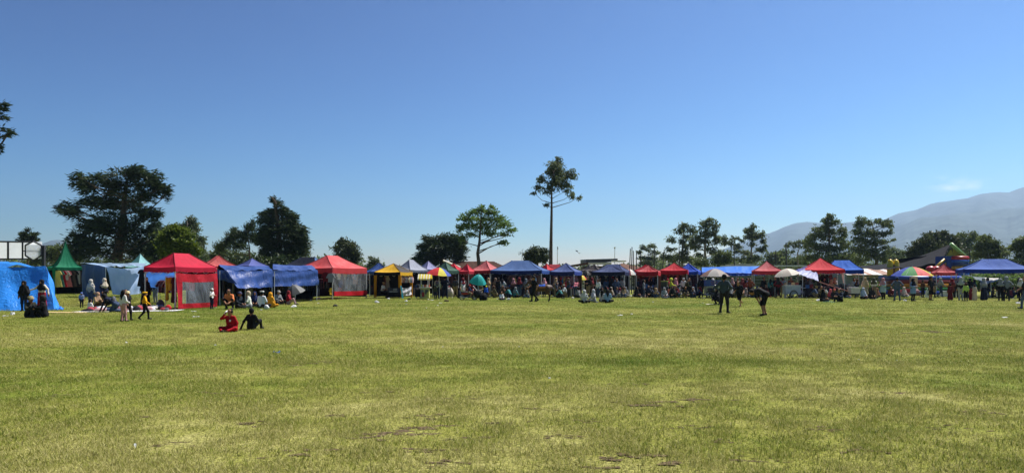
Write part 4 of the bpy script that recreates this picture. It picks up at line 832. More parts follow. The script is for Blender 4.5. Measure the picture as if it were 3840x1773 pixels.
tarp('dark_shade_net', 'big black shade net sloping up to the inflatable slide', [
    (W(3200, 1000, 72), W(3563, 916, 78), W(3530, 985, 72), W(3210, 1006, 66), .55), (W(3563, 916, 78), W(3548, 958, 76), W(3530, 985, 72), W(3563, 916.5, 78), .0), (W(3360, 972, 73), W(3545, 950, 77), W(3540, 1020, 75), W(3380, 1020, 75), .0)],
    cloth(rgb(20, 20, 25), .05, .9, .1, .5, .2, 2.0), [(gx(3210, 66.5), 66.5, 2.3)], 26, 10, .10, seed=11)
tarp('grey_ground_tent', 'low grey tarpaulin shelter under the right end blue canopy', [
    (W(3618, 1032, 60), W(3690, 1040, 60), W(3690, 1064, 57.5), W(3632, 1030, 60.2), .02), (W(3690, 1040, 60), W(3745, 1042, 60), W(3742, 1052, 57), W(3690, 1064, 57.5), .02, cloth(rgb(190, 186, 180), .3, .7, .2))],
    cloth(rgb(92, 104, 112), .2, .7, .2), [(gx(3716, 58), 58, 1.45)], 12, 8, .05, seed=12)

# side panels with clear windows on the crimson and the salmon tents
M_CLEAR = clear_plastic('clear_window', (.35, .38, .42), .30); M_CLEAR2 = clear_plastic('clear_sheet', (.45, .47, .50), .24)
def window_panel(key, top_y, d_top, red, mk, sash, belly, label):
    rt, C, eb, _fr = G[key]; A, B = C[0], C[1]; n_ = Vector((B.y-A.y, A.x-B.x, 0)).normalized()
    rr = random.Random(5)
    def pt(u, w, z0_, z1_):
        p = A.lerp(B, u); z = z1_+(z0_-z1_)*w; z -= .07*math.sin(math.pi*u)*(1-w)
        off = .03+belly*math.sin(math.pi*w*.9)*.5+.03*math.sin(9*u+3*w)+.02*math.sin(17*u-5*w)+.12*w*w*(1-u)
        return Vector((p.x, p.y, z))+n_*off
    zb, zt = sash[0], sash[1]; u0, u1, w0, w1 = sash[2:]
    def sub(name, ua, ub, wa, wb, mat, nu=14, nv=10):
        mb = MB(); mb.grid(lambda a, b: pt(ua+(ub-ua)*a, wa+(wb-wa)*b, zb, zt), nu, nv); return mb.build(name, mat, rt, True)
    sub('panel_header', 0, 1, 0, w0, red, 16, 4); sub('panel_hem', 0, 1, w1, 1, red, 16, 4)
    if u0 > 0: sub('panel_side', 0, u0, w0, w1, red, 4, 10); sub('panel_side', u1, 1, w0, w1, red, 4, 10)
    sub('clear_window', u0, u1, w0, w1, mk, 18, 14)
RP = cloth(rgb(196, 24, 42), .35, .55, .4, .8, .12, 1.6)
window_panel('red', 0, 0, RP, M_CLEAR, (.06, 1.83, .12, .88, .24, .86), .12, '')
window_panel('salmon', 0, 0, cloth(rgb(190, 18, 34), .3, .5, .4, .6, .1, 1.6), M_CLEAR2, (.25, 1.96, 0, 1, .02, .80), .05, '')
# green tent curtain drops
rt, C, eb, _fr = G['green']
for c, s_ in ((C[0], 1), (C[1], 1), (C[3], 1)):
    mb = MB(); w_ = .26
    mb.grid(lambda a, b: (c.x+(a-.5)*w_*(1-.45*math.sin(math.pi*min(1, b*1.1)))+.0, c.y-.05+.05*math.sin(9*a), eb+.05-(eb-.38)*b), 6, 10)
    mb.build('curtain', cloth(GREEN, .35, .6, .3, .6), rt, True)
# yellow leg sleeves
rt, C, eb, _fr = G['yellow']
for c in C:
    mb = MB(); q = c+(Vector(rt.location)-Vector((c.x, c.y, 0))).normalized()*.1
    mb.box((q.x, q.y, eb*.52), (.17, .17, eb*.96), taper=1.2); mb.build('leg_sleeve', cloth(rgb(205, 140, 20), .3), rt)

# ------------------------------------------------------------------ umbrellas
def umbrella(name, label, x, y_top, d, rad, cols, rise=.32, tilt=(0, 0), base=True, n=8, transl=.35, pole_to=0.0, spin=0.0):
    px, pz = gx(x, d), gz(y_top, d); rt = empty(name, (px, d, max(pole_to, 0)), label, 'umbrella')
    M = Matrix.Rotation(R(tilt[0]), 3, 'X')@Matrix.Rotation(R(tilt[1]), 3, 'Y'); top = Vector((px, d, pz))
    rise_ = rad*rise*1.6
    for k in range(n):
        mb = MB()
        def pt(u, w):
            a = 2*math.pi*(k+u)/n+R(spin); sagr = 1-.05*math.sin(math.pi*u)*w
            r_ = rad*w*sagr; z = -rise_*(w**1.8)+.03*rad*math.sin(math.pi*u)*w*-1
            return top+M@Vector((r_*math.cos(a), r_*math.sin(a), z))
        mb.grid(pt, 4, 6); mb.build('canopy_panel', cloth(cols[k % len(cols)], transl, .6, .3, .2, .08, 2.0), rt, True)
    mb = MB()
    for k in range(n):
        a = 2*math.pi*k/n; mb.tube([top+M@Vector((0, 0, -.03)), top+M@Vector((rad*.55*math.cos(a), rad*.55*math.sin(a), -rise_*.34-.03)), top+M@Vector((rad*.97*math.cos(a), rad*.97*math.sin(a), -rise_*.95-.03))], .008, 4, cap=False)
    mb.build('ribs', M_STEEL, rt)
    mb = MB(); mb.tube([top+M@Vector((0, 0, .07)), top+M@Vector((0, 0, -rise_-.1)), Vector((px, d, pole_to)) if base else top+M@Vector((0, 0, -.85))], .018, 6); mb.build('pole', M_STEEL, rt)
    return rt
YU, BU, RU, GU, WU = rgb(222, 208, 50), rgb(70, 90, 180), rgb(214, 60, 62), rgb(60, 140, 74), rgb(225, 220, 212)
umbrella('parasol', 'yellow blue and red striped parasol by the snack cart', 1649, 1003, 55, .93, [BU, RU, YU, BU, RU, RU, YU, BU], .34, (6, 6), n=8)
umbrella('umbrella', 'turquoise umbrella tilted over the toy motorbike', 1796, 1029, 52.5, .62, [rgb(52, 178, 178), rgb(46, 166, 168)], .62, (18, 8), pole_to=.6)
umbrella('parasol', 'yellow and red parasol half hidden behind the pointed blue canopy', 2182, 1031, 66, .5, [YU, RU, YU, RU, RU, YU, YU, RU], .55)
umbrella('umbrella', 'open grey umbrella propped over a seated shopper', 1098, 1068, 43.5, .62, [rgb(96, 98, 102), rgb(120, 120, 122), rgb(78, 82, 86)], .5, (14, -14), pole_to=.5)
umbrella('parasol', 'red and white striped parasol between navy and red canopies', 2362, 1009, 64, .62, [WU, rgb(168, 70, 86), WU, rgb(120, 140, 160)], .5)
umbrella('parasol', 'weathered silver brown parasol over the blue noodle cart', 2681, 1007, 57, 1.15, [rgb(140, 112, 106), rgb(176, 172, 170), rgb(150, 140, 136), rgb(128, 98, 94)], .32)
umbrella('parasol', 'white tilted parasol over the white food cart', 2948, 1007, 57, .98, [rgb(222, 214, 202), rgb(208, 196, 186)], .30, (4, -10))
umbrella('parasol', 'large blue green red and yellow parasol near the slide', 3420, 1000, 55, 1.46, [YU, YU, BU, BU, BU, GU, RU, YU], .28, n=8, spin=-14)
umbrella('umbrella', 'black parasol between the pointed blue and the navy canopies', 2200, 1015, 60, .42, [rgb(24, 24, 28)], .55)
umbrella('parasol', 'green and white parasol low under the faded rose canopy', 1822, 1025, 66, .85, [rgb(46, 140, 80), WU, rgb(46, 140, 80), rgb(40, 90, 70)], .25)
umbrella('parasol', 'blue parasol low under the big royal blue canopy', 1975, 1027, 66, .95, [rgb(40, 60, 150), rgb(60, 80, 170), rgb(190, 195, 205)], .25)
umbrella('parasol', 'red and blue parasol low under the navy canopy', 2300, 1030, 66, .6, [rgb(190, 40, 50), rgb(40, 60, 150)], .35)
# ------------------------------------------------------------------ figures: one smooth body surface grown round a posed skeleton
def sdf_mesh(prims, h=.024, k=.018):
    """prims: (a, b, ra, rb, region); returns verts, quads, region per quad (surface nets on a smooth union of tapered capsules)"""
    A = np.array([p[0] for p in prims], float); B = np.array([p[1] for p in prims], float)
    ra = np.array([p[2] for p in prims]); rb = np.array([p[3] for p in prims]); reg = np.array([p[4] for p in prims])
    rm = np.maximum(ra, rb)[:, None]
    lo = np.minimum(A-rm, B-rm).min(0)-3*h; hi = np.maximum(A+rm, B+rm).max(0)+3*h
    ax = [np.arange(lo[i], hi[i], h) for i in range(3)]
    Gd = np.stack(np.meshgrid(*ax, indexing='ij'), -1)
    def dists(P):
        out = np.empty((len(prims),)+P.shape[:-1])
        for i in range(len(prims)):
            ab = B[i]-A[i]; L = ab@ab; t = np.clip(((P-A[i])@ab)/max(L, 1e-9), 0, 1)
            out[i] = np.linalg.norm(P-A[i]-t[..., None]*ab, axis=-1)-(ra[i]+(rb[i]-ra[i])*t)
        return out
    D = dists(Gd); m = D.min(0); F_ = m-k*np.log(np.exp(-(D-m)/k).sum(0)); S = F_ < 0
    nx, ny, nz_ = S.shape
    cnt = np.zeros((nx-1, ny-1, nz_-1)); pos = np.zeros((nx-1, ny-1, nz_-1, 3))
    corner = [(a, b, c) for a in (0, 1) for b in (0, 1) for c in (0, 1)]
    sl = lambda a, n: slice(a, n-1+a)
    for i, p in enumerate(corner):
        for q in corner[i+1:]:
            if sum(abs(a-b) for a, b in zip(p, q)) != 1: continue
            f0 = F_[sl(p[0], nx), sl(p[1], ny), sl(p[2], nz_)]; f1 = F_[sl(q[0], nx), sl(q[1], ny), sl(q[2], nz_)]
            c = (f0 < 0) != (f1 < 0); t = np.where(c, f0/np.where(f0 == f1, 1, f0-f1), 0)
            pp = np.array(p)+t[..., None]*(np.array(q)-np.array(p)); pos += pp*c[..., None]; cnt += c
    act = cnt > 0; idx = np.full(cnt.shape, -1); idx[act] = np.arange(act.sum())
    cell = np.argwhere(act); V = (cell+pos[act]/cnt[act][:, None])*h+lo
    quads = []
    for d_ in range(3):
        e = np.zeros(3, int); e[d_] = 1; o = [i for i in range(3) if i != d_]
        s0 = S[:nx-e[0], :ny-e[1], :nz_-e[2]]; s1 = S[e[0]:, e[1]:, e[2]:]
        for flip in (0, 1):
            w = np.argwhere((s0 & ~s1) if not flip else (~s0 & s1)); w = w[(w[:, o[0]] > 0) & (w[:, o[1]] > 0)]
            u = np.zeros(3, int); v = np.zeros(3, int); u[o[0]] = 1; v[o[1]] = 1
            q = np.stack([idx[tuple((w-u-v).T)], idx[tuple((w-v).T)], idx[tuple(w.T)], idx[tuple((w-u).T)]], 1)
            if flip ^ (d_ == 1): q = q[:, ::-1]
            quads.append(q)
    Q = np.concatenate(quads); Q = Q[(Q >= 0).all(1)]
    rg = reg[dists(V[Q].mean(1)).argmin(0)]
    return V, Q, rg
# regions: 0 top, 1 bottoms, 2 skin, 3 shoes
STAND = dict(pel=(0, 0, .90), chest=(0, 0, 1.22), neck=(0, .0, 1.42), head=(0, -.02, 1.56), sh=(.165, 0, 1.36), el=(.225, .03, 1.09), wr=(.235, -.05, .86), hi=(.09, 0, .88), kn=(.10, -.02, .48), an=(.10, .03, .09), to=(.115, -.13, .045))
SIT = dict(pel=(0, .03, .13), chest=(0, -.03, .46), neck=(0, -.04, .66), head=(0, -.07, .80), sh=(.165, -.03, .60), el=(.25, -.08, .36), wr=(.12, -.30, .27), hi=(.1, .0, .13), kn=(.34, -.26, .17), an=(.04, -.36, .08), to=(-.1, -.34, .06))
def pose(base, tilt=0, **o): q = dict(base); q.update(o); q['tilt'] = tilt; return q
POSES = {
 'stand': pose(STAND), 'relaxed': pose(STAND, an=(.12, .02, .09), to=(.15, -.12, .045), knR=(-.11, -.06, .48), anR=(-.13, -.08, .09), toR=(-.17, -.22, .045), elR=(-.24, -.02, 1.10), wrR=(-.16, -.22, 1.02)),
 'akimbo': pose(STAND, el=(.37, .09, 1.12), wr=(.17, -.02, 1.0), an=(.17, .03, .09), kn=(.14, -.02, .48), to=(.2, -.12, .045)),
 'walk': pose(STAND, kn=(.09, -.17, .50), an=(.09, -.20, .10), to=(.09, -.36, .08), knR=(-.09, .03, .48), anR=(-.09, .30, .16), toR=(-.09, .20, .05), el=(.22, .14, 1.12), wr=(.2, .10, .88), elR=(-.22, -.08, 1.12), wrR=(-.2, -.28, .96)),
 'run': pose(STAND, kn=(.09, -.06, .50), an=(.08, .02, .10), to=(.08, -.14, .06), knR=(-.09, .08, .52), anR=(-.06, .44, .34), toR=(-.06, .52, .24), el=(.28, .1, 1.12), wr=(.34, -.06, .95), chest=(0, -.05, 1.22), neck=(0, -.08, 1.41), head=(0, -.11, 1.55)),
 'armsout': pose(STAND, el=(.36, .0, 1.16), wr=(.44, -.04, .90), elR=(-.38, -.02, 1.20), wrR=(-.62, -.06, 1.12)),
 'carry': pose(STAND, el=(.24, -.03, 1.09), wr=(.12, -.28, 1.10)), 'look': pose(STAND, el=(.27, -.18, 1.20), wr=(.07, -.27, 1.44)),
 'bend': pose(STAND, 62, pel=(0, .12, .92), chest=(0, -.18, 1.07), neck=(0, -.35, 1.06), head=(0, -.47, .99), sh=(.17, -.27, 1.07), el=(.23, -.24, .80), wr=(.15, -.13, .57), hi=(.1, .11, .88), kn=(.14, -.02, .48), an=(.15, .06, .09), to=(.17, -.08, .045)),
 'stoop': pose(STAND, 30, pel=(0, .08, .88), chest=(0, -.14, 1.14), neck=(0, -.28, 1.28), head=(0, -.37, 1.36), sh=(.17, -.22, 1.24), el=(.22, -.28, .98), wr=(.12, -.48, .86), kn=(.11, -.05, .48)),
 'cross': pose(SIT), 'knees': pose(SIT, kn=(.13, -.34, .46), an=(.12, -.42, .08), to=(.13, -.56, .05), el=(.24, -.14, .40), wr=(.10, -.40, .40)),
 'lean': pose(SIT, chest=(0, .02, .46), neck=(0, .03, .66), head=(0, .0, .80), sh=(.165, .02, .60), el=(.28, .16, .36), wr=(.36, .26, .06), elR=(-.25, -.08, .38), wrR=(-.14, -.3, .36), kn=(.22, -.32, .38), an=(.2, -.44, .08), to=(.22, -.58, .05)),
 'drink': pose(SIT, elR=(-.36, -.12, .54), wrR=(-.13, -.24, .72), el=(.26, .02, .36), wr=(.30, -.06, .10), kn=(.34, -.22, .16), an=(.16, -.46, .08), to=(.05, -.50, .06)),
 'squat': pose(SIT, pel=(0, .14, .30), chest=(0, -.02, .60), neck=(0, -.09, .79), head=(0, -.13, .92), sh=(.165, -.06, .73), el=(.25, -.22, .50), wr=(.08, -.44, .34), hi=(.1, .12, .30), kn=(.2, -.26, .50), an=(.16, .02, .09), to=(.18, -.16, .045)),
 'kneel': pose(SIT, 40, pel=(0, .24, .40), chest=(0, -.08, .60), neck=(0, -.25, .72), head=(0, -.36, .78), sh=(.165, -.18, .68), el=(.2, -.30, .42), wr=(.15, -.46, .12), hi=(.1, .22, .36), kn=(.13, .02, .09), an=(.12, .44, .08), to=(.12, .56, .05)),
 'chair': pose(SIT, pel=(0, .03, .50), chest=(0, -.03, .82), neck=(0, -.05, 1.02), head=(0, -.08, 1.16), sh=(.165, -.04, .96), el=(.23, -.08, .72), wr=(.12, -.34, .68), hi=(.1, .0, .49), kn=(.12, -.42, .49), an=(.12, -.38, .09), to=(.13, -.54, .045)),
 'ride': pose(SIT, pel=(0, .03, .50), chest=(0, -.02, .82), neck=(0, -.03, 1.02), head=(0, -.05, 1.16), sh=(.165, -.03, .96), el=(.24, -.14, .74), wr=(.14, -.38, .68), hi=(.12, .0, .49), kn=(.34, -.26, .36), an=(.36, -.12, .03), to=(.38, -.26, .0)),
}
def mirror(p): return (-p[0], p[1], p[2])
_bodies = {}
def body_mesh(ps, sleeve, bot):
    key = (ps, sleeve, bot)
    if key in _bodies: return _bodies[key]
    q = POSES[ps]; V_ = lambda p: np.array(p, float); P = []
    pel, chest, neck, head = (V_(q[n]) for n in ('pel', 'chest', 'neck', 'head'))
    up = (neck-pel)/np.linalg.norm(neck-pel)
    seated = ps in ('cross', 'knees', 'lean', 'drink', 'squat', 'kneel', 'chair', 'ride')
    for sx in (-1, 1):
        o = np.array([sx*.075, 0, 0])
        P.append((pel+o*1.05, chest+o*1.15, .105, .105, 0)); P.append((chest+o*1.15, neck+o*.9-up*.06, .105, .065, 0))
        P.append((pel+o*1.2-up*.03, pel+o*1.2+up*.05, .108, .105, 1))
    P.append((neck-up*.03, head-up*.05, .052, .05, 2))
    P.append((head-up*.035, head+up*.045, .082, .092, 2)); fwd = np.array([0, -1, 0]) if q['tilt'] == 0 else np.array([0, -math.cos(R(q['tilt'])), -math.sin(R(q['tilt']))])
    P.append((head-up*.06+fwd*.035, head-up*.06+fwd*.035, .056, .056, 2)); P.append((head+fwd*.095-up*.0, head+fwd*.105-up*.03, .014, .02, 2))
    for sx in (-1, 1): P.append((head+np.array([sx*.092, .01, 0]), head+np.array([sx*.092, .01, -.03]), .018, .014, 2))
    extras = []
    for sx, sfx in ((1, ''), (-1, 'R')):
        J = {n: V_(q[n+'R'] if sx < 0 and n+'R' in q else (mirror(q[n]) if sx < 0 else q[n])) for n in ('sh', 'el', 'wr', 'hi', 'kn', 'an', 'to')}
        P.append((J['sh'], J['el'], .066, .052, 0)); P.append((J['el'], J['wr'], .048 if sleeve else .042, .042 if sleeve else .031, 0 if sleeve else 2))
        hd = (J['wr']-J['el'])/np.linalg.norm(J['wr']-J['el']); P.append((J['wr']+hd*.015, J['wr']+hd*.075, .034, .033, 2))
        extras.append((J['wr'], hd, sx))
        legr = 2 if bot == 'shorts' else 1
        P.append((J['hi'], J['kn'], .098, .072, 1))
        if bot == 'shorts': P.append((J['kn']*.8+J['hi']*.2, J['kn'], .066, .056, 2))
        P.append((J['kn'], J['an'], .062 if bot != 'shorts' else .056, .052 if bot != 'shorts' else .038, legr))
        P.append((J['an']+np.array([0, .02, -.03]), J['to'], .046, .038, 3))
    if bot == 'robe' and not seated:
        f = np.array([pel[0], pel[1], .16])
        for sx in (-1, 1): P.append((pel+np.array([sx*.07, 0, .02]), f+np.array([sx*.13, .02, 0]), .12, .15, 1))
    if bot == 'robe' and seated:
        for sx in (-1, 1): P.append((pel+np.array([sx*.1, -.02, .02]), np.array([sx*.2, -.26, .12]), .14, .11, 1))
    if bot == 'tunic' and not seated:
        for sx in (-1, 1): P.append((pel+np.array([sx*.07, 0, .06]), pel+np.array([sx*.1, .0, -.24]), .12, .13, 0))
    V, Q, rg = sdf_mesh(P)
    V = V.tolist(); Fc = Q.tolist(); mi = rg.tolist()
    # hands: four fingers of different lengths, slightly curled, and a thumb from the side of the palm
    for wr, hd, sx in extras:
        s_ = np.cross(hd, np.array([0, -1.0, .2])); s_ /= np.linalg.norm(s_)+1e-9; n_ = np.cross(hd, s_)
        fingers = [(wr+hd*.085+s_*t, hd+n_*.15, L) for t, L in ((-.026, .062), (-.009, .075), (.009, .07), (.025, .055))]
        fingers.append((wr+hd*.03+s_*-.03*1.0, hd*.6-s_*.7, .05))
        for p0, dr, L in fingers:
            dr = dr/np.linalg.norm(dr); p1 = p0+dr*L*.55; p2 = p1+(dr+n_*.45)/np.linalg.norm(dr+n_*.45)*L*.5
            a = np.cross(dr, n_); a /= np.linalg.norm(a); b = np.cross(dr, a); base = len(V)
            for p, r_ in ((p0, .010), (p1, .0088), (p2, .006)):
                for w in range(4): V.append((p+(a*math.cos(w*math.pi/2)+b*math.sin(w*math.pi/2))*r_).tolist())
            for s in range(2):
                for w in range(4): Fc.append([base+s*4+w, base+s*4+(w+1) % 4, base+s*4+4+(w+1) % 4, base+s*4+4+w]); mi.append(2)
            Fc.append([base+8, base+9, base+10, base+11]); mi.append(2)
    # eyes and mouth
    rt = np.cross(up, fwd)
    for off, w, h_ in ((rt*.033+up*.004, .012, .007), (-rt*.033+up*.004, .012, .007), (-up*.062, .022, .005)):
        c = head+fwd*(.091 if off@up > -.03 else .098)+off; base = len(V)
        for a, b in ((-1, 0), (0, -1), (1, 0), (0, 1)): V.append((c+rt*a*w+up*b*h_).tolist())
        V.append((c+fwd*.008).tolist())
        for w_ in range(4): Fc.append([base+w_, base+(w_+1) % 4, base+4, base+4]); mi.append(4)
    Fc = [f if f[2] != f[3] else f[:3] for f in Fc]
    me = bpy.data.meshes.new('body'); me.from_pydata(V, [], Fc); 
    for _ in range(5): me.materials.append(M_DARK)
    me.polygons.foreach_set('material_index', mi); me.polygons.foreach_set('use_smooth', [True]*len(Fc)); me.update()
    _bodies[key] = me; return me
# headwear in head-local metres (origin = middle of the head, facing -Y)
_wear = {}
def wear_mesh(kind):
    if kind in _wear: return _wear[kind]
    P = []; mb = None
    if kind == 'hair': P = [((0, .018, .02), (0, .02, .05), .105, .10, 0), ((0, .05, -.04), (0, .05, 0), .07, .085, 0), ((-.07, .02, .0), (-.06, .02, .03), .045, .05, 0), ((.07, .02, .0), (.06, .02, .03), .045, .05, 0)]
    elif kind == 'long_hair': P = [((0, .018, .02), (0, .02, .05), .106, .10, 0), ((0, .06, 0), (0, .10, -.18), .09, .085, 0), ((0, .10, -.18), (0, .11, -.36), .085, .05, 0), ((-.085, .03, .0), (-.09, .05, -.16), .04, .04, 0), ((.085, .03, .0), (.09, .05, -.16), .04, .04, 0)]
    elif kind == 'ponytail': P = [((0, .018, .02), (0, .02, .05), .106, .10, 0), ((0, .12, .0), (0, .15, -.2), .05, .03, 0), ((0, .05, -.03), (0, .05, 0), .075, .085, 0)]
    elif kind in ('hijab', 'long_hijab', 'hood'):
        P = [((0, .022, .0), (0, .02, .04), .118, .112, 0), ((0, .04, -.08), (0, .03, 0), .10, .11, 0), ((-.085, -.015, .0), (-.06, -.025, -.1), .035, .045, 0), ((.085, -.015, 0), (.06, -.025, -.1), .035, .045, 0), ((0, -.02, -.13), (0, .0, -.16), .08, .10, 0), ((-.06, -.03, .085), (.06, -.03, .085), .04, .04, 0)]
        if kind != 'hood':
            z = -.34 if kind == 'hijab' else -.52; w = .12 if kind == 'hijab' else .17
            P += [((-.05, .0, -.17), (-w, .01, z), .10, .14, 0), ((.05, .0, -.17), (w, .01, z), .10, .14, 0), ((0, -.03, -.16), (0, -.06, z-.04), .09, .12, 0), ((0, .06, -.16), (0, .07, z), .09, .12, 0)]
    if P:
        V, Q, rg = sdf_mesh(P, .022, .012); me = np_mesh(kind, V, Q, [M_DARK], True)
    else:
        mb = MB()
        if kind == 'cap':
            mb.lathe([(.112, .015), (.114, .05), (.10, .095), (.06, .125), (.0, .135)], (0, .012, 0), 14)
            mb.add([(.10*math.cos(math.pi*(1+t/6)), -.05-.115*abs(math.sin(math.pi*t/6))-.0, .028-.02*math.sin(math.pi*t/6)) for t in range(7)]+[(.10*math.cos(math.pi*(1+t/6)), -.04, .04) for t in range(7)], [(t, t+1, t+8, t+7) for t in range(6)])
        elif kind == 'hat':
            mb.lathe([(.20, .015), (.19, .03), (.118, .045), (.115, .09), (.09, .13), (.0, .14)], (0, .012, 0), 16)
        elif kind == 'peci': mb.lathe([(.112, .03), (.108, .12), (.09, .132), (0, .135)], (0, .012, 0), 14)
        elif kind == 'beret': mb.lathe([(.108, .03), (.15, .07), (.14, .11), (.05, .13), (0, .13)], (0, .02, 0), 14)
        elif kind == 'helmet':
            mb.lathe([(.128, -.05), (.136, .0), (.13, .07), (.095, .125), (.045, .15), (.0, .155)], (0, .012, 0), 14)
            mb.box((0, -.125, .0), (.2, .015, .09))
        me = mb.mesh(kind, M_DARK, (0, 0, 0), True)
    _wear[kind] = me; return me
SKINS = [rgb(150, 104, 78), rgb(132, 90, 66), rgb(166, 120, 92)]
HAIR_C = rgb(16, 14, 14)
def setmat(o, mats):
    for i, m in enumerate(mats):
        o.material_slots[i].link = 'OBJECT'; o.material_slots[i].material = m
NP = [0]
def person(label, x, y, ps, h, rot, top, bot, head=('hair', HAIR_C), sleeve=True, kind='pants', shoes=rgb(30, 28, 28), d=None, z=None, skin=None, group=None, extra=()):
    """x px; y = px of the feet or seat on the ground (or give d); h = standing height in m; rot 0 faces the camera, 90 to the right, 180 away"""
    NP[0] += 1
    if d is None:
        d = dist(y)
        if x > 1380 and d > 59.4: d = 58.3+(d-59.4)*.16
    wx = gx(x, d); g = gnd(wx, d) if z is None else z; s = h/1.69
    rt = empty('person', (wx, d, g), label, 'person', group, R(rot)); rt.scale = (s, s, s)
    sk = plain(skin or SKINS[NP[0] % 3], .6, vary=.06, spec=.3, name='skin')
    b = link('body', body_mesh(ps, sleeve, kind), rt)
    setmat(b, [cloth(top, .0, .85, .15, .35, .12, 5.0), cloth(bot, .0, .85, .15, .35, .12, 5.0), sk, plain(shoes, .7), M_DARK])
    q = POSES[ps]; hp = q['head']
    heads = head if isinstance(head[0], tuple) else (head,)
    for hk, hc in heads:
        w = link({'hair': 'hair', 'long_hair': 'hair', 'ponytail': 'hair', 'hijab': 'headscarf', 'long_hijab': 'headscarf', 'hood': 'hood', 'peci': 'cap'}.get(hk, hk), wear_mesh(hk), rt)
        w.location = hp; w.rotation_euler = (R(q['tilt']), 0, 0)
        setmat(w, [cloth(hc, .0, .8, .2, .3, .12, 6.0)])
    if 'backpack' in extra or 'backpack_grey' in extra:
        c = Vector(q['chest']); mb = MB(); mb.blob(c+Vector((0, .19, -.02)), (.15, .10, .22), 10, 8); mb.blob(c+Vector((0, .27, -.08)), (.11, .05, .12), 8, 6)
        bo = link('backpack', mb.mesh('backpack', plain(rgb(26, 28, 34) if 'backpack' in extra else rgb(80, 82, 90), .8), smooth=True), rt)
    if 'bottle' in extra:
        c = Vector(q.get('wrR', mirror(q['wr']))); mb = MB(); Mx = Matrix.Rotation(R(-55), 3, 'X')
        mb.lathe([(.035, -.02), (.036, .12), (.03, .16), (.013, .19), (.013, .21)], c+Vector((.03, -.03, .03)), 10, M=Mx)
        tag(link('plastic_bottle', mb.mesh('plastic_bottle', plain((.75, .77, .8), .2), (0, 0, 0), True), None), 'clear plastic bottle at the mouth of the boy in red', 'bottle')
        bo = bpy.data.objects['plastic_bottle']; bo.matrix_world = Matrix.Translation(rt.location)@Matrix.Rotation(R(rot), 4, 'Z')@Matrix.Scale(s, 4)
    if 'emblem' in extra:
        c = Vector(q['chest']); mb = MB(); mb.blob(c+Vector((.05, -.112, .0)), (.045, .012, .045), 10, 6); link('shirt_print', mb.mesh('shirt_print', plain((.75, .7, .7), .7), smooth=True), rt)
    return rt
BLK, DK, NVY, DEN, WHT, GRY, CRM = rgb(18, 17, 19), rgb(30, 30, 34), rgb(28, 34, 56), rgb(58, 72, 98), rgb(216, 214, 208), rgb(120, 122, 126), rgb(206, 196, 176)
OLV, MAR, PNK, KHA, LBL, TAN, MUS, GRN, ORG, TEA, PUR, BRN = rgb(70, 70, 46), rgb(110, 26, 36), rgb(196, 138, 140), rgb(128, 112, 86), rgb(140, 165, 200), rgb(168, 138, 104), rgb(206, 142, 30), rgb(70, 120, 70), rgb(212, 122, 72), rgb(60, 120, 125), rgb(150, 140, 185), rgb(86, 62, 48)
H = lambda c: ('hijab', c)
LH = lambda c: ('long_hijab', c)
HR = ('hair', HAIR_C); LONG = ('long_hair', HAIR_C)
P = person
# --- left group by the bright blue tarp
P('teenager in long black headscarf standing before the bright blue tarp', 90, 1167, 'stand', 1.44, 12, BLK, NVY, LH(BLK))
P('teenager in black headscarf, cream top and red skirt with arms spread', 157, 1163, 'armsout', 1.48, -8, CRM, rgb(140, 28, 44), H(BLK), kind='robe')
P('seated person in olive cap and dark jacket facing right at far left', 112, 1190, 'knees', 1.60, 62, rgb(46, 48, 40), DK, (HR, ('cap', rgb(150, 142, 108))))
P('seated person in black jacket facing left at far left', 166, 1190, 'knees', 1.62, -70, BLK, DK, ('hood', rgb(36, 28, 28)))
# --- shoppers round the clothes piles
P('woman in white headscarf and pale top browsing, back turned', 340, 1147, 'stand', 1.50, 170, rgb(160, 158, 152), DEN, H(rgb(176, 170, 158)))
P('woman in cream headscarf and navy top beside the tarp opening', 391, 1146, 'stand', 1.52, 75, NVY, DK, H(rgb(180, 170, 150)), extra=('backpack',))
P('small child in blue cap and grey blue shirt left of the clothes piles', 306, 1155, 'stand', .82, 30, rgb(120, 132, 160), DK, (HR, ('cap', rgb(92, 118, 178))), False)
P('child in white shirt sitting by the clothes piles', 336, 1166, 'cross', 1.02, 160, WHT, DK, HR, False)
P('woman in tan headscarf sitting and reaching over clothes', 363, 1157, 'knees', 1.5, 80, TAN, BRN, H(rgb(150, 122, 100)))
P('kneeling woman in navy jacket and jeans leaning over the clothes', 418, 1172, 'kneel', 1.55, -90, NVY, DEN, H(BLK), extra=('backpack_grey',))
P('crouching person in black beside the clothes piles', 470, 1150, 'squat', 1.5, 40, BLK, DK, H(BLK))
P('girl in white shirt and dusty pink trousers on the grass', 462, 1206, 'relaxed', 1.14, 150, rgb(212, 208, 202), rgb(188, 140, 136), LONG)
P('child in beige cap and dark clothes behind the girl in pink trousers', 478, 1203, 'walk', 1.1, 60, DK, BLK, (HR, ('cap', rgb(210, 196, 150))))
P('child in mustard yellow jacket and beret walking', 543, 1200, 'walk', 1.06, 110, rgb(222, 160, 22), BLK, (HR, ('beret', rgb(226, 172, 30))))
P('tall woman all in black with a backpack before the light blue tarp', 546, 1158, 'stand', 1.62, 60, BLK, BLK, LH(BLK), kind='robe', extra=('backpack_grey',))
P('woman in dark clothes and headscarf under the crimson canopy', 583, 1147, 'stand', 1.48, -20, DK, GRY, H(BLK))
P('small child in white cap and white shirt before the crimson panel', 794, 1160, 'carry', 1.05, 75, WHT, NVY, (HR, ('cap', WHT)), False)
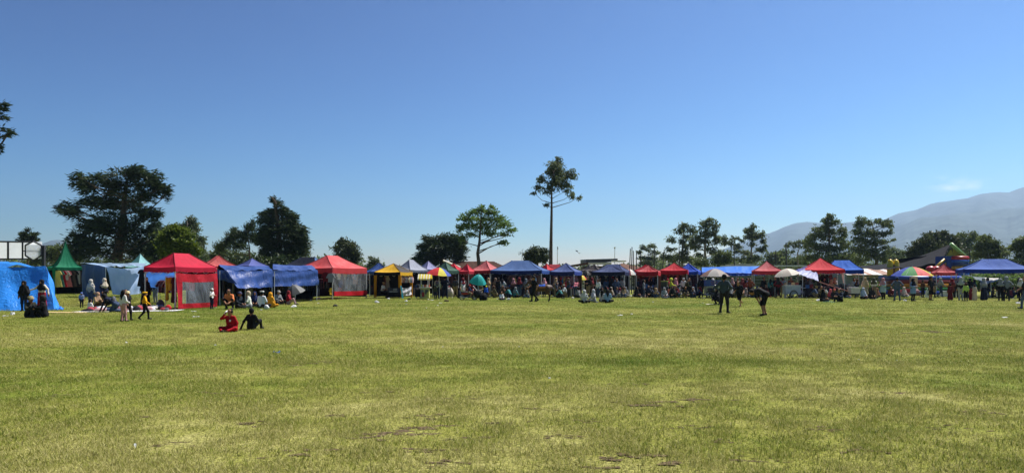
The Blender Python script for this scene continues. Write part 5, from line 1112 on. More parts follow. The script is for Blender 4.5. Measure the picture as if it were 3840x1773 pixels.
# --- seated row by the navy stalls
P('man in orange shirt and dark cap squatting', 861, 1159, 'squat', 1.62, 5, ORG, BLK, (HR, ('cap', rgb(40, 40, 48))), False)
P('person in dark jacket and blue cap sitting beside the orange shirt', 895, 1157, 'cross', 1.6, 70, rgb(30, 40, 48), DK, (HR, ('cap', rgb(42, 58, 92))))
P('person in white cap, beige scarf and pale sweater seated', 935, 1156, 'cross', 1.62, -80, rgb(200, 202, 190), GRY, (('hood', rgb(172, 156, 132)), ('cap', WHT)))
P('woman in dark blue headscarf seated behind the pale sweater', 955, 1151, 'cross', 1.5, 20, NVY, DK, H(rgb(34, 44, 86)))
P('man in white T shirt and white cap seated, back turned', 980, 1155, 'cross', 1.66, 165, rgb(196, 202, 208), DK, (HR, ('peci', rgb(196, 196, 192))), False)
P('person wrapped in a long mustard headscarf, seated with back turned', 1012, 1153, 'cross', 1.5, 165, MUS, rgb(190, 130, 30), LH(MUS))
P('boy in red tracksuit sitting on the lawn drinking from a bottle', 866, 1243, 'drink', 1.22, -12, rgb(150, 18, 30), rgb(160, 20, 32), HR, extra=('bottle', 'emblem'), shoes=rgb(60, 24, 24))
P('boy in black jacket sitting on the lawn leaning back', 944, 1237, 'lean', 1.18, 168, rgb(22, 22, 24), DK, HR)
P('person in grey cap seated left of the grey umbrella', 1042, 1142, 'cross', 1.55, 60, GRY, DK, (HR, ('cap', rgb(140, 140, 140))))
P('person in red top sitting under the grey umbrella', 1083, 1142, 'lean', 1.5, 100, rgb(150, 24, 36), rgb(170, 140, 140), H(rgb(120, 24, 34)))
# --- by the yellow tent, snack cart and toy motorbike
P('man in white T shirt and tan cap on a stool under the yellow tent', 1435, 1117, 'chair', 1.65, 70, WHT, DK, (HR, ('cap', TAN)), False)
P('adult with yellow green backpack strap standing by the snack cart', 1641, 1119, 'stand', 1.60, 175, rgb(176, 178, 150), NVY, (HR, ('hat', DK)), extra=('backpack_grey',))
P('child in blue cap with olive bag beside the snack cart', 1632, 1121, 'stand', 1.02, 160, OLV, NVY, (HR, ('cap', rgb(80, 96, 150))))
P('man in dark navy jacket and jeans standing beside the snack cart', 1669, 1119, 'akimbo', 1.70, 170, rgb(26, 34, 52), rgb(28, 36, 56), (HR, ('cap', DK)))
P('person with black backpack browsing the hanging clothes', 1738, 1107, 'stand', 1.62, 180, rgb(80, 70, 68), DEN, HR, extra=('backpack',))
P('child in dark blue jacket and red cap on the toy motorbike', 1759, 1125, 'ride', 1.15, 90, rgb(24, 36, 80), KHA, (HR, ('cap', rgb(190, 36, 36))), d=51.6, z=.22)
P('person in maroon shirt and dark hat behind the toy motorbike', 1770, 1118, 'stand', 1.5, 40, rgb(110, 40, 46), DK, (HR, ('hat', DK)))
P('child in bright blue vest and lime cap beside the stroller', 1823, 1124, 'stand', 1.02, 30, rgb(30, 84, 190), NVY, (HR, ('cap', rgb(190, 200, 60))))
P('vendor under the turquoise umbrella in brown shirt', 1800, 1118, 'chair', 1.6, 0, rgb(90, 84, 60), KHA, HR)
P('woman in beige scarf beside the turquoise umbrella', 1832, 1112, 'stand', 1.55, 90, rgb(170, 146, 116), BRN, H(TAN))
P('girl with long dark hair and pale shirt, back turned', 1884, 1113, 'look', 1.48, 165, rgb(168, 172, 180), rgb(80, 76, 78), LONG)
P('child in white and navy sitting below the girl with long hair', 1880, 1125, 'cross', 1.1, 20, rgb(200, 204, 210), NVY, HR)
P('shopper in brown top looking at goods under the rose canopy', 1858, 1107, 'stand', 1.55, 200, BRN, DK, H(rgb(120, 100, 86)))
P('woman in pink headscarf browsing under the big blue canopy', 1925, 1104, 'stand', 1.5, 180, rgb(90, 60, 70), DK, H(rgb(170, 120, 124)))
P('person in black sitting on goods under the big blue canopy', 1900, 1110, 'cross', 1.55, 10, BLK, DK, H(BLK))
P('seller in yellow scarf behind the table under the big blue canopy', 1931, 1100, 'stand', 1.5, 0, rgb(170, 110, 70), DK, H(rgb(200, 170, 80)))
P('woman in grey headscarf by the right legs of the big blue canopy', 1972, 1106, 'carry', 1.5, 150, GRY, DK, H(rgb(110, 118, 130)))
# --- horse party
P('man in black leading the horse', 2003, 1132, 'walk', 1.70, -70, BLK, rgb(26, 26, 24), (HR, ('cap', BLK)), False)
P('child in pale blue shirt riding the horse', 2007, 1131, 'ride', 1.15, -90, rgb(110, 138, 168), DK, HR, False, d=48.6, z=.96)
# --- middle right
P('woman in pink headscarf under the pointed blue canopy', 2041, 1104, 'stand', 1.52, 20, rgb(180, 90, 104), DK, H(rgb(196, 140, 150)))
P('small dark haired boy standing under the pointed blue canopy', 2088, 1113, 'stand', 1.15, 60, rgb(60, 66, 84), BLK, HR, False)
P('man in white cap and white shirt squatting by the toy stall', 2119, 1113, 'squat', 1.68, -75, rgb(206, 208, 212), KHA, (HR, ('cap', rgb(176, 172, 160))), False)
P('toy seller in red behind the toy table', 2128, 1103, 'stand', 1.5, 0, rgb(180, 50, 60), DK, HR)
P('shopper in dusty pink leaning over the pink table', 2158, 1106, 'stoop', 1.55, 150, rgb(190, 110, 120), DEN, HR)
P('woman in white headscarf sitting on the lawn, back turned', 2191, 1137, 'cross', 1.52, 175, rgb(170, 168, 168), BLK, H(rgb(184, 182, 182)))
P('woman in white headscarf sitting sideways on the lawn', 2228, 1135, 'cross', 1.52, -100, rgb(150, 150, 156), GRY, H(rgb(176, 176, 180)))
P('girl with black hair and white shirt in the lawn group', 2257, 1134, 'knees', 1.48, 150, rgb(160, 158, 154), DK, LONG)
P('girl with long black hair and pale blue shirt sitting on the lawn', 2279, 1137, 'cross', 1.52, 170, rgb(130, 156, 182), BLK, LONG)
P('man in black jacket and khaki trousers under the navy canopy', 2206, 1108, 'carry', 1.68, -40, BLK, KHA, HR)
P('person in dark shirt behind the counter of the navy canopy', 2249, 1102, 'stand', 1.6, 20, rgb(40, 38, 44), DK, HR)
P('woman in denim blue under the navy canopy', 2273, 1105, 'stand', 1.52, 180, rgb(52, 70, 96), rgb(44, 58, 84), HR, kind='robe')
P('woman in full black robe under the navy canopy', 2295, 1106, 'stand', 1.52, 160, BLK, BLK, LH(BLK), kind='robe')
P('man in white shirt reaching under the navy canopy', 2312, 1105, 'carry', 1.66, -60, WHT, DK, HR)
P('person in grey shirt at the right leg of the navy canopy', 2333, 1107, 'stand', 1.6, 190, rgb(140, 132, 130), DK, (HR, ('hat', rgb(90, 90, 90))))
P('person in grey patterned scarf in the seated cluster', 2290, 1116, 'cross', 1.5, 30, rgb(150, 146, 140), DEN, H(rgb(164, 158, 148)))
P('person in navy with red cap in the seated cluster', 2273, 1115, 'cross', 1.5, 60, NVY, DK, (HR, ('cap', rgb(150, 40, 50))))
P('person in dark navy sitting with legs out in the seated cluster', 2313, 1117, 'lean', 1.55, 60, rgb(24, 30, 50), rgb(150, 146, 146), HR)
P('woman in grey headscarf sitting below the navy canopy leg', 2347, 1113, 'cross', 1.5, -30, rgb(130, 132, 138), GRY, H(rgb(126, 130, 136)))
P('woman in black sitting left of the child in a white sunhat', 2386, 1113, 'cross', 1.55, 40, BLK, BLK, H(BLK))
P('small child in white sunhat sitting on the grass', 2418, 1112, 'cross', .95, -20, rgb(190, 170, 170), rgb(196, 150, 150), (HR, ('hat', WHT)))
P('woman in maroon sitting under the faded red canopy', 2438, 1110, 'cross', 1.5, 0, rgb(96, 36, 44), DK, H(rgb(104, 44, 50)))
P('woman in black sitting right under the faded red canopy', 2457, 1110, 'cross', 1.6, -30, BLK, BLK, H(BLK))
P('woman in dark robe standing left under the faded red canopy', 2407, 1105, 'stand', 1.55, 20, rgb(44, 30, 36), rgb(40, 28, 34), LH(rgb(70, 40, 50)), kind='robe')
P('seller in black standing behind the counter under the faded red canopy', 2442, 1102, 'stand', 1.5, 0, BLK, DK, H(BLK))
P('woman in rose pink headscarf standing behind the delivery motorbike', 2534, 1110, 'stand', 1.55, 40, rgb(196, 120, 130), rgb(150, 90, 100), LH(rgb(204, 132, 142)), kind='robe')
P('woman in red headscarf under the deep red canopy', 2504, 1106, 'stand', 1.5, 20, rgb(150, 34, 44), DK, H(rgb(160, 40, 50)))
P('rider in lime jacket and lime helmet on the delivery motorbike', 2515, 1116, 'ride', 1.66, 75, rgb(170, 176, 52), DK, ('helmet', rgb(196, 200, 60)), d=58.0, z=.28)
P('girl in grey headscarf and white top sitting before the motorbike', 2490, 1119, 'cross', 1.5, 10, rgb(160, 164, 172), rgb(110, 116, 126), H(rgb(134, 140, 144)))
P('person in black and green sitting before the motorbike', 2523, 1119, 'squat', 1.5, -20, rgb(40, 44, 26), BLK, H(BLK))
P('seller in white at the bright blue canopy counter', 2563, 1104, 'stand', 1.55, -20, WHT, DK, (HR, ('cap', rgb(160, 160, 160))))
P('seller in dark shirt further right at the bright blue canopy counter', 2584, 1103, 'stand', 1.55, 10, rgb(50, 50, 60), DK, HR)
P('woman in grey headscarf sitting below the bright blue canopy', 2600, 1110, 'cross', 1.5, -40, BLK, DK, H(rgb(140, 146, 156)))
P('man all in black with white cap standing by the noodle cart', 2629, 1108, 'stand', 1.70, 170, BLK, BLK, (HR, ('cap', rgb(150, 154, 150))))
P('noodle seller in white cap behind the blue noodle cart', 2673, 1110, 'stand', 1.55, 0, rgb(130, 130, 136), DK, (HR, ('cap', WHT)))
# --- nearer figures on the right
P('man in grey jacket standing with hands on hips, back turned', 2716, 1176, 'akimbo', 1.72, 140, rgb(62, 72, 78), rgb(40, 38, 40), HR)
P('barefoot boy in black running on the grass', 2772, 1151, 'run', 1.40, -45, rgb(26, 26, 30), BLK, HR, False, 'shorts', shoes=SKINS[0])
P('man in black shorts bent over with hands on knees', 2862, 1184, 'bend', 1.66, -125, rgb(30, 30, 32), BLK, HR, False, 'shorts', shoes=rgb(30, 24, 22))
P('dark figure with backpack crouching left of the man in grey', 2692, 1142, 'squat', 1.5, -60, rgb(20, 24, 34), BLK, H(BLK), extra=('backpack',))
P('woman in maroon with pale headscarf under the long blue tarp', 2746, 1108, 'stand', 1.55, 30, rgb(96, 34, 44), DK, H(rgb(170, 130, 130)))
P('woman in black under the long blue tarp', 2767, 1107, 'stand', 1.58, -20, BLK, DK, HR)
P('woman in rusty maroon carrying a yellow bag under the long blue tarp', 2783, 1108, 'carry', 1.52, -60, rgb(110, 44, 48), DK, H(rgb(120, 60, 60)))
P('person in blue shirt with white bundle under the long blue tarp', 2802, 1106, 'carry', 1.55, 60, rgb(40, 90, 150), DK, HR)
P('man in black behind the table under the light red canopy', 2864, 1102, 'stand', 1.62, 10, BLK, DK, HR)
P('seated girl in pale pink left under the light red canopy', 2796, 1111, 'cross', 1.4, 30, rgb(150, 130, 130), GRY, H(rgb(140, 130, 130)))
P('toddler in red hooded suit under the light red canopy', 2879, 1106, 'cross', .95, 0, rgb(200, 60, 62), rgb(190, 56, 60), ('hood', rgb(206, 74, 78)))
P('man in black jacket and grey trousers stepping past the white cart', 2908, 1114, 'walk', 1.66, -60, BLK, rgb(110, 108, 116), HR)
P('person in denim shirt and khaki trousers beside the white cart', 2936, 1115, 'stand', 1.62, 160, rgb(96, 108, 122), rgb(108, 94, 70), (HR, ('hat', rgb(48, 40, 36))))
P('cart seller in dark orange shirt behind the white cart', 2966, 1106, 'stand', 1.6, 0, rgb(120, 66, 44), DK, HR)
P('person in pale lilac with white cap sitting against the white cart', 3000, 1110, 'knees', 1.6, 60, rgb(172, 172, 200), GRY, (HR, ('peci', rgb(210, 206, 196))))
P('man in black standing under the lavender awning', 3009, 1106, 'stand', 1.65, 0, BLK, BLK, HR)
P('seller in dark shirt under the bright red canopy', 3090, 1103, 'stand', 1.55, 30, rgb(30, 26, 30), DK, HR)
P('man in white shirt under the bright red canopy', 3132, 1104, 'stand', 1.6, 20, rgb(170, 174, 178), DK, (HR, ('cap', DK)))
P('seated person in patterned dress under the bright red canopy', 3066, 1107, 'cross', 1.5, 20, rgb(90, 96, 130), DK, H(rgb(120, 80, 90)))
P('person in black on the green picnic cloth, left of the group', 3085, 1130, 'cross', 1.55, 30, BLK, BLK, LH(BLK), kind='robe')
P('girl in pink in the middle of the picnic cloth group', 3113, 1122, 'cross', 1.35, 10, rgb(190, 60, 80), DK, H(rgb(196, 76, 90)))
P('person in red cap behind the picnic cloth group', 3128, 1124, 'cross', 1.5, -10, rgb(40, 34, 36), DK, (HR, ('cap', rgb(170, 60, 50))))
P('person in black with denim jacket, right of the picnic cloth group', 3150, 1132, 'knees', 1.6, -60, rgb(40, 46, 60), BLK, HR)
P('man in white shirt seated behind the azure canopy leg', 3203, 1106, 'stand', 1.5, 0, rgb(140, 150, 164), DK, HR)
P('woman in pale blue patterned scarf sitting by the plastic tub', 3235, 1122, 'cross', 1.55, 20, rgb(140, 156, 180), BLK, H(rgb(158, 172, 194)))
P('woman in black sitting beside the pale blue scarf', 3270, 1122, 'cross', 1.58, -10, BLK, BLK, LH(rgb(40, 38, 40)))
P('tall woman in long beige headscarf standing behind two seated women', 3244, 1117, 'stand', 1.6, -20, rgb(182, 164, 140), rgb(170, 154, 132), LH(rgb(176, 152, 120)), kind='robe')
P('small figure in rust sitting right of the beige headscarf', 3287, 1110, 'cross', 1.4, 20, rgb(120, 70, 54), DK, H(rgb(130, 90, 70)))
P('woman in dusty pink headscarf and pale blue top standing', 3312, 1123, 'carry', 1.56, -70, rgb(156, 178, 194), BLK, H(rgb(186, 130, 132)), kind='tunic')
P('man in blue cap and grey jacket with back turned', 3364, 1128, 'akimbo', 1.64, 165, rgb(84, 92, 108), rgb(66, 82, 112), (HR, ('cap', rgb(84, 120, 178))))
P('person in maroon sitting low behind the man in blue cap', 3340, 1110, 'cross', 1.5, 0, rgb(96, 40, 44), DK, HR)
P('woman in pale headscarf sitting under the large striped parasol', 3388, 1111, 'cross', 1.5, 30, rgb(170, 150, 150), GRY, H(rgb(196, 184, 180)))
P('young woman in light blue jacket and black trousers', 3424, 1129, 'carry', 1.54, 20, rgb(116, 142, 186), BLK, H(BLK), kind='tunic')
P('person in black shirt and shorts holding a white shopping bag', 3490, 1127, 'stand', 1.66, 30, BLK, BLK, (HR, ('cap', BLK)), False, 'shorts')
P('woman in grey headscarf and jeans beside the inflatable', 3527, 1113, 'walk', 1.58, 90, rgb(132, 138, 140), DEN, H(rgb(146, 144, 138)))
P('child in long maroon dress standing, back turned', 3563, 1126, 'stand', 1.18, 180, rgb(92, 26, 34), rgb(88, 24, 32), HR, kind='robe')
P('woman in black coat at the left legs of the big blue canopy', 3586, 1113, 'stand', 1.56, -40, rgb(50, 48, 54), DK, H(rgb(120, 122, 130)))
P('woman in grey headscarf, black top and pale trousers', 3603, 1128, 'stand', 1.62, 150, rgb(34, 34, 40), rgb(150, 150, 154), H(rgb(150, 154, 160)))
P('child in lime vest with reddish cap, back turned', 3622, 1130, 'stand', 1.22, 175, rgb(168, 196, 92), BLK, (HR, ('cap', rgb(130, 66, 42))))
P('small child in maroon beside the lime vest', 3642, 1126, 'stand', .98, 180, rgb(110, 34, 40), rgb(104, 32, 38), HR, kind='robe')
P('child in beige dress with dark hair, back turned', 3655, 1127, 'stand', 1.10, 190, rgb(182, 168, 158), rgb(182, 168, 158), HR, kind='robe')
P('woman in pale grey headscarf, grey jacket and navy skirt', 3689, 1126, 'stand', 1.58, 190, rgb(112, 120, 134), rgb(24, 28, 50), H(rgb(136, 140, 146)), kind='robe')
P('person in brown sitting under the big blue canopy', 3722, 1112, 'cross', 1.6, 60, rgb(74, 52, 44), DK, HR)
P('woman in black with grey headscarf holding a white tote bag', 3752, 1128, 'stand', 1.54, 150, BLK, BLK, H(rgb(124, 128, 136)))
P('tall man in grey hooded top and dark jeans, back turned', 3774, 1128, 'akimbo', 1.68, 175, rgb(120, 126, 134), rgb(30, 34, 46), ('hood', rgb(130, 134, 140)))
P('person in navy sitting right of the grey hooded man', 3797, 1116, 'knees', 1.55, 40, NVY, NVY, HR)
P('woman in dark patterned top and white headscarf at the right edge', 3828, 1129, 'stand', 1.52, -60, rgb(50, 46, 50), BLK, H(rgb(190, 188, 188)))
P('man in black shirt and jeans cut by the right edge', 3846, 1160, 'walk', 1.66, -110, BLK, rgb(84, 98, 118), HR, False)

# --- the crowd between and in front of the canopies
CN = {'black': BLK, 'dark grey': rgb(60, 60, 64), 'navy': NVY, 'denim blue': DEN, 'white': WHT, 'grey': GRY, 'cream': CRM, 'olive': OLV, 'maroon': MAR, 'dusty pink': PNK, 'khaki': KHA, 'pale blue': LBL, 'tan': TAN, 'teal': TEA, 'lilac': PUR, 'brown': BRN, 'charcoal': DK, 'rust': rgb(130, 66, 44)}
rc = random.Random(21); seen_ = set()
ZONES = [(1700, 1760, 'by the clothes near the snack cart', 4), (1845, 1990, 'before the big blue canopy', 8), (2062, 2180, 'before the pointed blue canopy', 4), (2215, 2350, 'before the navy canopies', 8), (2384, 2470, 'before the faded red canopy', 5), (2480, 2625, 'before the deep red canopy', 8),
         (2735, 2830, 'before the long blue tarp', 7), (2835, 2935, 'before the light red canopy', 3), (3015, 3180, 'before the bright red canopy', 9), (3200, 3330, 'near the tin roofed house', 3), (3440, 3580, 'before the inflatable slide', 3), (3590, 3830, 'before the right end canopy', 9), (1470, 1560, 'by the yellow tent', 1)]
for x0_, x1_, where, n_ in ZONES:
    for j in range(n_):
        while True:
            tn = rc.choice(['black', 'charcoal', 'dark grey', 'navy', 'maroon', 'brown', 'grey', 'olive', 'black', 'teal', 'denim blue', 'white', 'khaki', 'rust']); hn_ = rc.choice(['black', 'black', 'navy', 'brown', 'grey', 'dark grey', 'maroon', 'brown', 'tan', 'charcoal', 'olive']); sit = rc.random() < .45; sc_ = rc.random() < .6
            lb = (f'{"seated" if sit else "standing"} shopper in {hn_} headscarf and {tn} top {where}' if sc_ else f'{"seated" if sit else "standing"} bareheaded shopper in {tn} top {where}')
            if lb not in seen_: seen_.add(lb); break
        px = x0_+(x1_-x0_)*(j+rc.uniform(.2, .8))/n_
        P(lb, px, 0, rc.choice(['cross', 'knees', 'squat']) if sit else rc.choice(['stand', 'relaxed', 'carry', 'stand', 'akimbo']), rc.uniform(1.38, 1.6), rc.uniform(0, 360), CN[tn], CN[rc.choice(['black', 'charcoal', 'navy', 'denim blue', 'khaki'])], H(CN[hn_]) if sc_ else rc.choice([HR, HR, LONG]), d=rc.uniform(56.2, 57.6) if sit else rc.uniform(57.4, 59.8), kind=rc.choice(['pants', 'robe', 'tunic']) if sc_ else 'pants', group='crowd of shoppers along the stalls')
# ------------------------------------------------------------------ hedges that close off the view under the canopies
tree('hedge', 'dark hedge behind the yellow and grey tents', 80, [(1480, 1080), (1480, 1050), (1480, 1030)], [(1400+i*26, 1042+4*math.sin(i), 30, 22) for i in range(10)]+[(1400+i*26, 1064, 30, 20) for i in range(10)], 12000, L_CYPRESS, .08, (.4, .2), 'broad', seed=61, cat='hedge', clump=.6)
tree('hedge', 'dark hedge behind the middle canopies', 82, [(2000, 1080), (2000, 1050), (2000, 1030)], [(1880+i*26, 1044+4*math.sin(i*2), 30, 20) for i in range(12)]+[(1880+i*26, 1064, 30, 20) for i in range(12)], 12000, L_CYPRESS, .08, (.4, .2), 'broad', seed=62, cat='hedge', clump=.6)
tree('hedge', 'dark hedge seen under the red canopies right of the bamboo poles', 80, [(2520, 1080), (2520, 1050), (2520, 1030)], [(2400+i*26, 1040+4*math.sin(i*2), 30, 24) for i in range(12)]+[(2400+i*26, 1064, 30, 20) for i in range(12)], 12000, L_CYPRESS, .08, (.4, .2), 'broad', seed=63, cat='hedge', clump=.6)
tree('hedge', 'shaggy green hedge behind the pipe rail fence', 88, [(2900, 1080), (2900, 1050), (2900, 1030)], [(2700+i*28, 1034+6*math.sin(i*1.7), 32, 24) for i in range(19)]+[(2700+i*28, 1064, 32, 20) for i in range(19)], 17000, L_MIX, .08, (.45, .22), 'broad', seed=64, cat='hedge', clump=.6)
tree('hedge', 'weedy green bank behind the right end blue canopy', 84, [(3740, 1080), (3740, 1060), (3740, 1040)], [(3600+i*30, 1050+5*math.sin(i*1.3), 34, 22) for i in range(13)]+[(3600+i*30, 1072, 34, 16) for i in range(13)], 11000, L_ALBIZIA, .08, (.4, .2), 'broad', seed=65, cat='hedge', clump=.6)
tree('hedge', 'weedy shrubs in front of the tin roofed house', 76, [(3290, 1090), (3290, 1075), (3290, 1065)], [(3270, 1080, 24, 14), (3300, 1078, 26, 16), (3250, 1088, 20, 10), (3330, 1086, 20, 12)], 3500, L_ALBIZIA, .06, (.35, .16), 'up', seed=66, cat='shrub', clump=.5)
tree('hedge', 'dark thicket under the great cedar behind the left stalls', 70, [(420, 1085), (420, 1050), (420, 1020)], [(240+i*34, 1010+10*math.sin(i*1.9), 36, 30) for i in range(11)]+[(240+i*34, 1056, 36, 34) for i in range(11)], 16000, L_CYPRESS, .08, (.5, .2), 'broad', seed=67, cat='hedge', clump=.7)
tree('hedge', 'dark thicket behind the crimson and navy stalls', 72, [(760, 1085), (760, 1050), (760, 1020)], [(610+i*34, 1000+10*math.sin(i*1.4), 36, 30) for i in range(17)]+[(610+i*34, 1050, 36, 38) for i in range(17)], 20000, L_CYPRESS, .08, (.5, .2), 'broad', seed=68, cat='hedge', clump=.7)

# ------------------------------------------------------------------ garments, racks, tables
def outline_mesh(name, pts, t=.035):
    n = len(pts); mb = MB()
    vs = [(x, -t/2, z) for x, z in pts]+[(x, t/2, z) for x, z in pts]
    mb.add(vs, [tuple(range(n)), tuple(range(2*n-1, n-1, -1))]+[(i, n+i, n+(i+1) % n, (i+1) % n) for i in range(n)])
    return mb.mesh(name, M_DARK)
GARM = {'shirt': outline_mesh('shirt', [(-.05, 0), (-.2, -.05), (-.36, -.34), (-.27, -.40), (-.19, -.24), (-.20, -.68), (.20, -.68), (.19, -.24), (.27, -.40), (.36, -.34), (.2, -.05), (.05, 0)]),
        'dress': outline_mesh('dress', [(-.05, 0), (-.18, -.05), (-.28, -.28), (-.2, -.33), (-.15, -.22), (-.17, -.5), (-.30, -1.18), (-.1, -1.21), (.1, -1.19), (.30, -1.18), (.17, -.5), (.15, -.22), (.2, -.33), (.28, -.28), (.18, -.05), (.05, 0)]),
        'trousers': outline_mesh('trousers', [(-.17, 0), (-.2, -.25), (-.19, -.98), (-.03, -.98), (-.01, -.32), (.01, -.32), (.03, -.98), (.19, -.98), (.2, -.25), (.17, 0)])}
def garment(kind, p, rz, s, col, label, group):
    o = link('hanging_'+kind, GARM[kind]); o.location = p; o.rotation_euler = (0, 0, rz); o.scale = (s, s*1.5, s)
    o.material_slots[0].link = 'OBJECT'; o.material_slots[0].material = cloth(col, .12, .85, .15, .5, .2, 4.0)
    return tag(o, label, kind, group)
DARKS = [rgb(24, 24, 30), rgb(40, 36, 40), rgb(30, 36, 54), rgb(60, 44, 44), rgb(20, 20, 22), rgb(74, 66, 64), rgb(48, 50, 60), rgb(90, 40, 46)]  # dark clothes tones, also picked to deepen the shade in the stalls
MIXED = DARKS+[rgb(120, 70, 72), rgb(150, 120, 104), rgb(92, 96, 112), rgb(130, 46, 50), rgb(170, 160, 150), rgb(60, 80, 120), rgb(140, 100, 90)]
ORD = ['first', 'second', 'third', 'fourth', 'fifth', 'sixth', 'seventh', 'eighth', 'ninth', 'tenth', 'eleventh', 'twelfth', 'thirteenth', 'fourteenth', 'fifteenth', 'sixteenth', 'seventeenth', 'eighteenth', 'nineteenth', 'twentieth', 'twenty first', 'twenty second', 'twenty third', 'twenty fourth', 'twenty fifth', 'twenty sixth']
NAMED = {'black': (25, 25, 28), 'charcoal': (50, 48, 52), 'grey': (120, 118, 120), 'pale grey': (172, 166, 162), 'white': (214, 214, 214), 'navy': (30, 38, 70), 'blue': (64, 92, 150), 'pale blue': (140, 158, 190), 'brown': (90, 64, 56), 'tan': (160, 122, 100), 'maroon': (104, 40, 46), 'red': (186, 44, 50), 'pink': (192, 130, 138), 'yellow': (206, 174, 70), 'orange': (200, 110, 60), 'teal': (60, 120, 120), 'plum': (80, 56, 64)}
_NL = {k: rgb(*v) for k, v in NAMED.items()}
def cname(c): return min(_NL, key=lambda k: sum((a**.45-b**.45)**2 for a, b in zip(_NL[k], c)))
def rack(A, B, z, n, cols, label, glabel, kinds=('shirt',), turn=(25, 70), s=1.0, seed=1, posts=True):
    """clothes rail from A to B (x, y) at height z with n hung garments, each its own thing"""
    rr = random.Random(seed); A, B = Vector((A[0], A[1], 0)), Vector((B[0], B[1], 0)); a = math.atan2(B.y-A.y, B.x-A.x)
    c = (A+B)/2; rt = empty('clothes_rail', (c.x, c.y, 0), label, 'clothes rail')
    mb = MB(); mb.tube([(A.x, A.y, z+.04), (B.x, B.y, z+.04)], .014, 6); mb.build('rail', M_STEEL, rt)
    if posts:
        for p in (A, B):
            g = gnd(p.x, p.y); mb = MB(); mb.tube([(p.x, p.y, g), (p.x, p.y, z+.04)], .016, 6); mb.build('upright', M_STEEL, rt)
    for i in range(n):
        p = A.lerp(B, (i+.5)/n); k_ = rr.choice(kinds); c_ = cols[i % len(cols)] if len(cols) == n else rr.choice(cols)
        q_ = i if A.x/A.y <= B.x/B.y else n-1-i
        garment(k_, (p.x, p.y, z), a+R(rr.uniform(*turn)), s*rr.uniform(.9, 1.1), c_, f'{cname(c_)} {k_}, {ORD[q_]} from left {glabel}', 'clothes '+glabel)
def table(name, label, c, w, dp, rz, h, top_c, skirt_c, skirt=True, cat='table'):
    rt = empty(name, (c[0], c[1], gnd(c[0], c[1])), label, cat); M = Matrix.Rotation(rz, 3, 'Z'); g = gnd(c[0], c[1])
    mb = MB(); mb.box((c[0], c[1], g+h), (w, dp, .05), rz=rz); mb.build('tabletop', plain(top_c, .7), rt)
    for sx in (-1, 1):
        for sy in (-1, 1):
            q = M@Vector((sx*(w/2-.06), sy*(dp/2-.06), 0)); mb = MB(); mb.box((c[0]+q.x, c[1]+q.y, g+h/2), (.05, .05, h-.05), rz=rz); mb.build('leg', M_STEEL, rt)
    if skirt:
        mb = MB()
        def pt(u, v):
            t = u*(2*dp+w); 
            if t < dp: q = Vector((-w/2, dp/2-t, 0)); nn = Vector((-1, 0, 0))
            elif t < dp+w: q = Vector((-w/2+t-dp, -dp/2, 0)); nn = Vector((0, -1, 0))
            else: q = Vector((w/2, -dp/2+t-dp-w, 0)); nn = Vector((1, 0, 0))
            q = M@(q+nn*(.015+.03*v*math.sin(t*14)+.02*v)); return (c[0]+q.x, c[1]+q.y, g+h+.028-(h-.08)*v)
        mb.grid(pt, 40, 4); mb.build('table_skirt', cloth(skirt_c, .1, .85, .15, .4), rt, True)
    return rt
def heap(name, label, group, c, r, h, col, seed, cat='clothes', jit=.16):
    mb = MB(); rr = random.Random(seed)
    mb.blob((0, 0, h*.38), (r*rr.uniform(.8, 1.2), r*rr.uniform(.7, 1.1), h*.62), 12, 7, 0, jit, seed)
    o = link(name, mb.mesh(name, cloth(col, .0, .85, .15, .8, .2, 5.0), smooth=True)); o.location = (c[0], c[1], c[2]); o.rotation_euler = (0, 0, rr.uniform(0, 6)); return tag(o, label, cat, group)
def goods(c, w, dp, rz, h, n, cols, label, seed, cat='goods'):
    rr = random.Random(seed); M = Matrix.Rotation(rz, 3, 'Z'); g = gnd(c[0], c[1])
    for i in range(n):
        q = M@Vector(((i+.5)/n*w-w/2, rr.uniform(-.3, .3)*dp, 0)); k = rr.random()
        cc_ = rr.choice(cols); q_ = i if abs(math.degrees(rz)) < 90 else n-1-i; lb_ = f'{cname(cc_)} {"clothes heap" if k < .5 else "box"}, {ORD[q_]} from left {label}'; gr_ = 'goods '+label
        if k < .5: heap('folded_clothes', lb_, gr_, (c[0]+q.x, c[1]+q.y, g+h+.03), w/n*.55, rr.uniform(.12, .3), cc_, seed*50+i, cat)
        else:
            mb = MB(); hh = rr.uniform(.1, .32); mb.box((0, 0, hh/2), (w/n*.8, .3, hh), taper=.94); mb.box((0, 0, hh+.01), (w/n*.84, .32, .03))
            o = link('goods_box', mb.mesh('goods_box', plain(cc_, .7, vary=.25, scale=9))); o.location = (c[0]+q.x, c[1]+q.y, g+h+.027); o.rotation_euler = (0, 0, rz+rr.uniform(-.2, .2)); tag(o, lb_, cat, gr_)
def added_backdrop(key, col, sides=(2,), zb=.12):  # added sheets that hide the bright field and darken the stall interior
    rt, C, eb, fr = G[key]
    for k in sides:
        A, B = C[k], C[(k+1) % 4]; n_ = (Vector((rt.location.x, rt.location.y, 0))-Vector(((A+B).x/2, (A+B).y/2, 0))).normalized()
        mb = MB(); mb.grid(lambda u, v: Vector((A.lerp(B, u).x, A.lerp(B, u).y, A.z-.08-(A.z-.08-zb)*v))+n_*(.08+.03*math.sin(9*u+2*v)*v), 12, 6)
        mb.build('added_backdrop', cloth(col, .04, .9, .1, .5, .2, 2.0), rt, True)
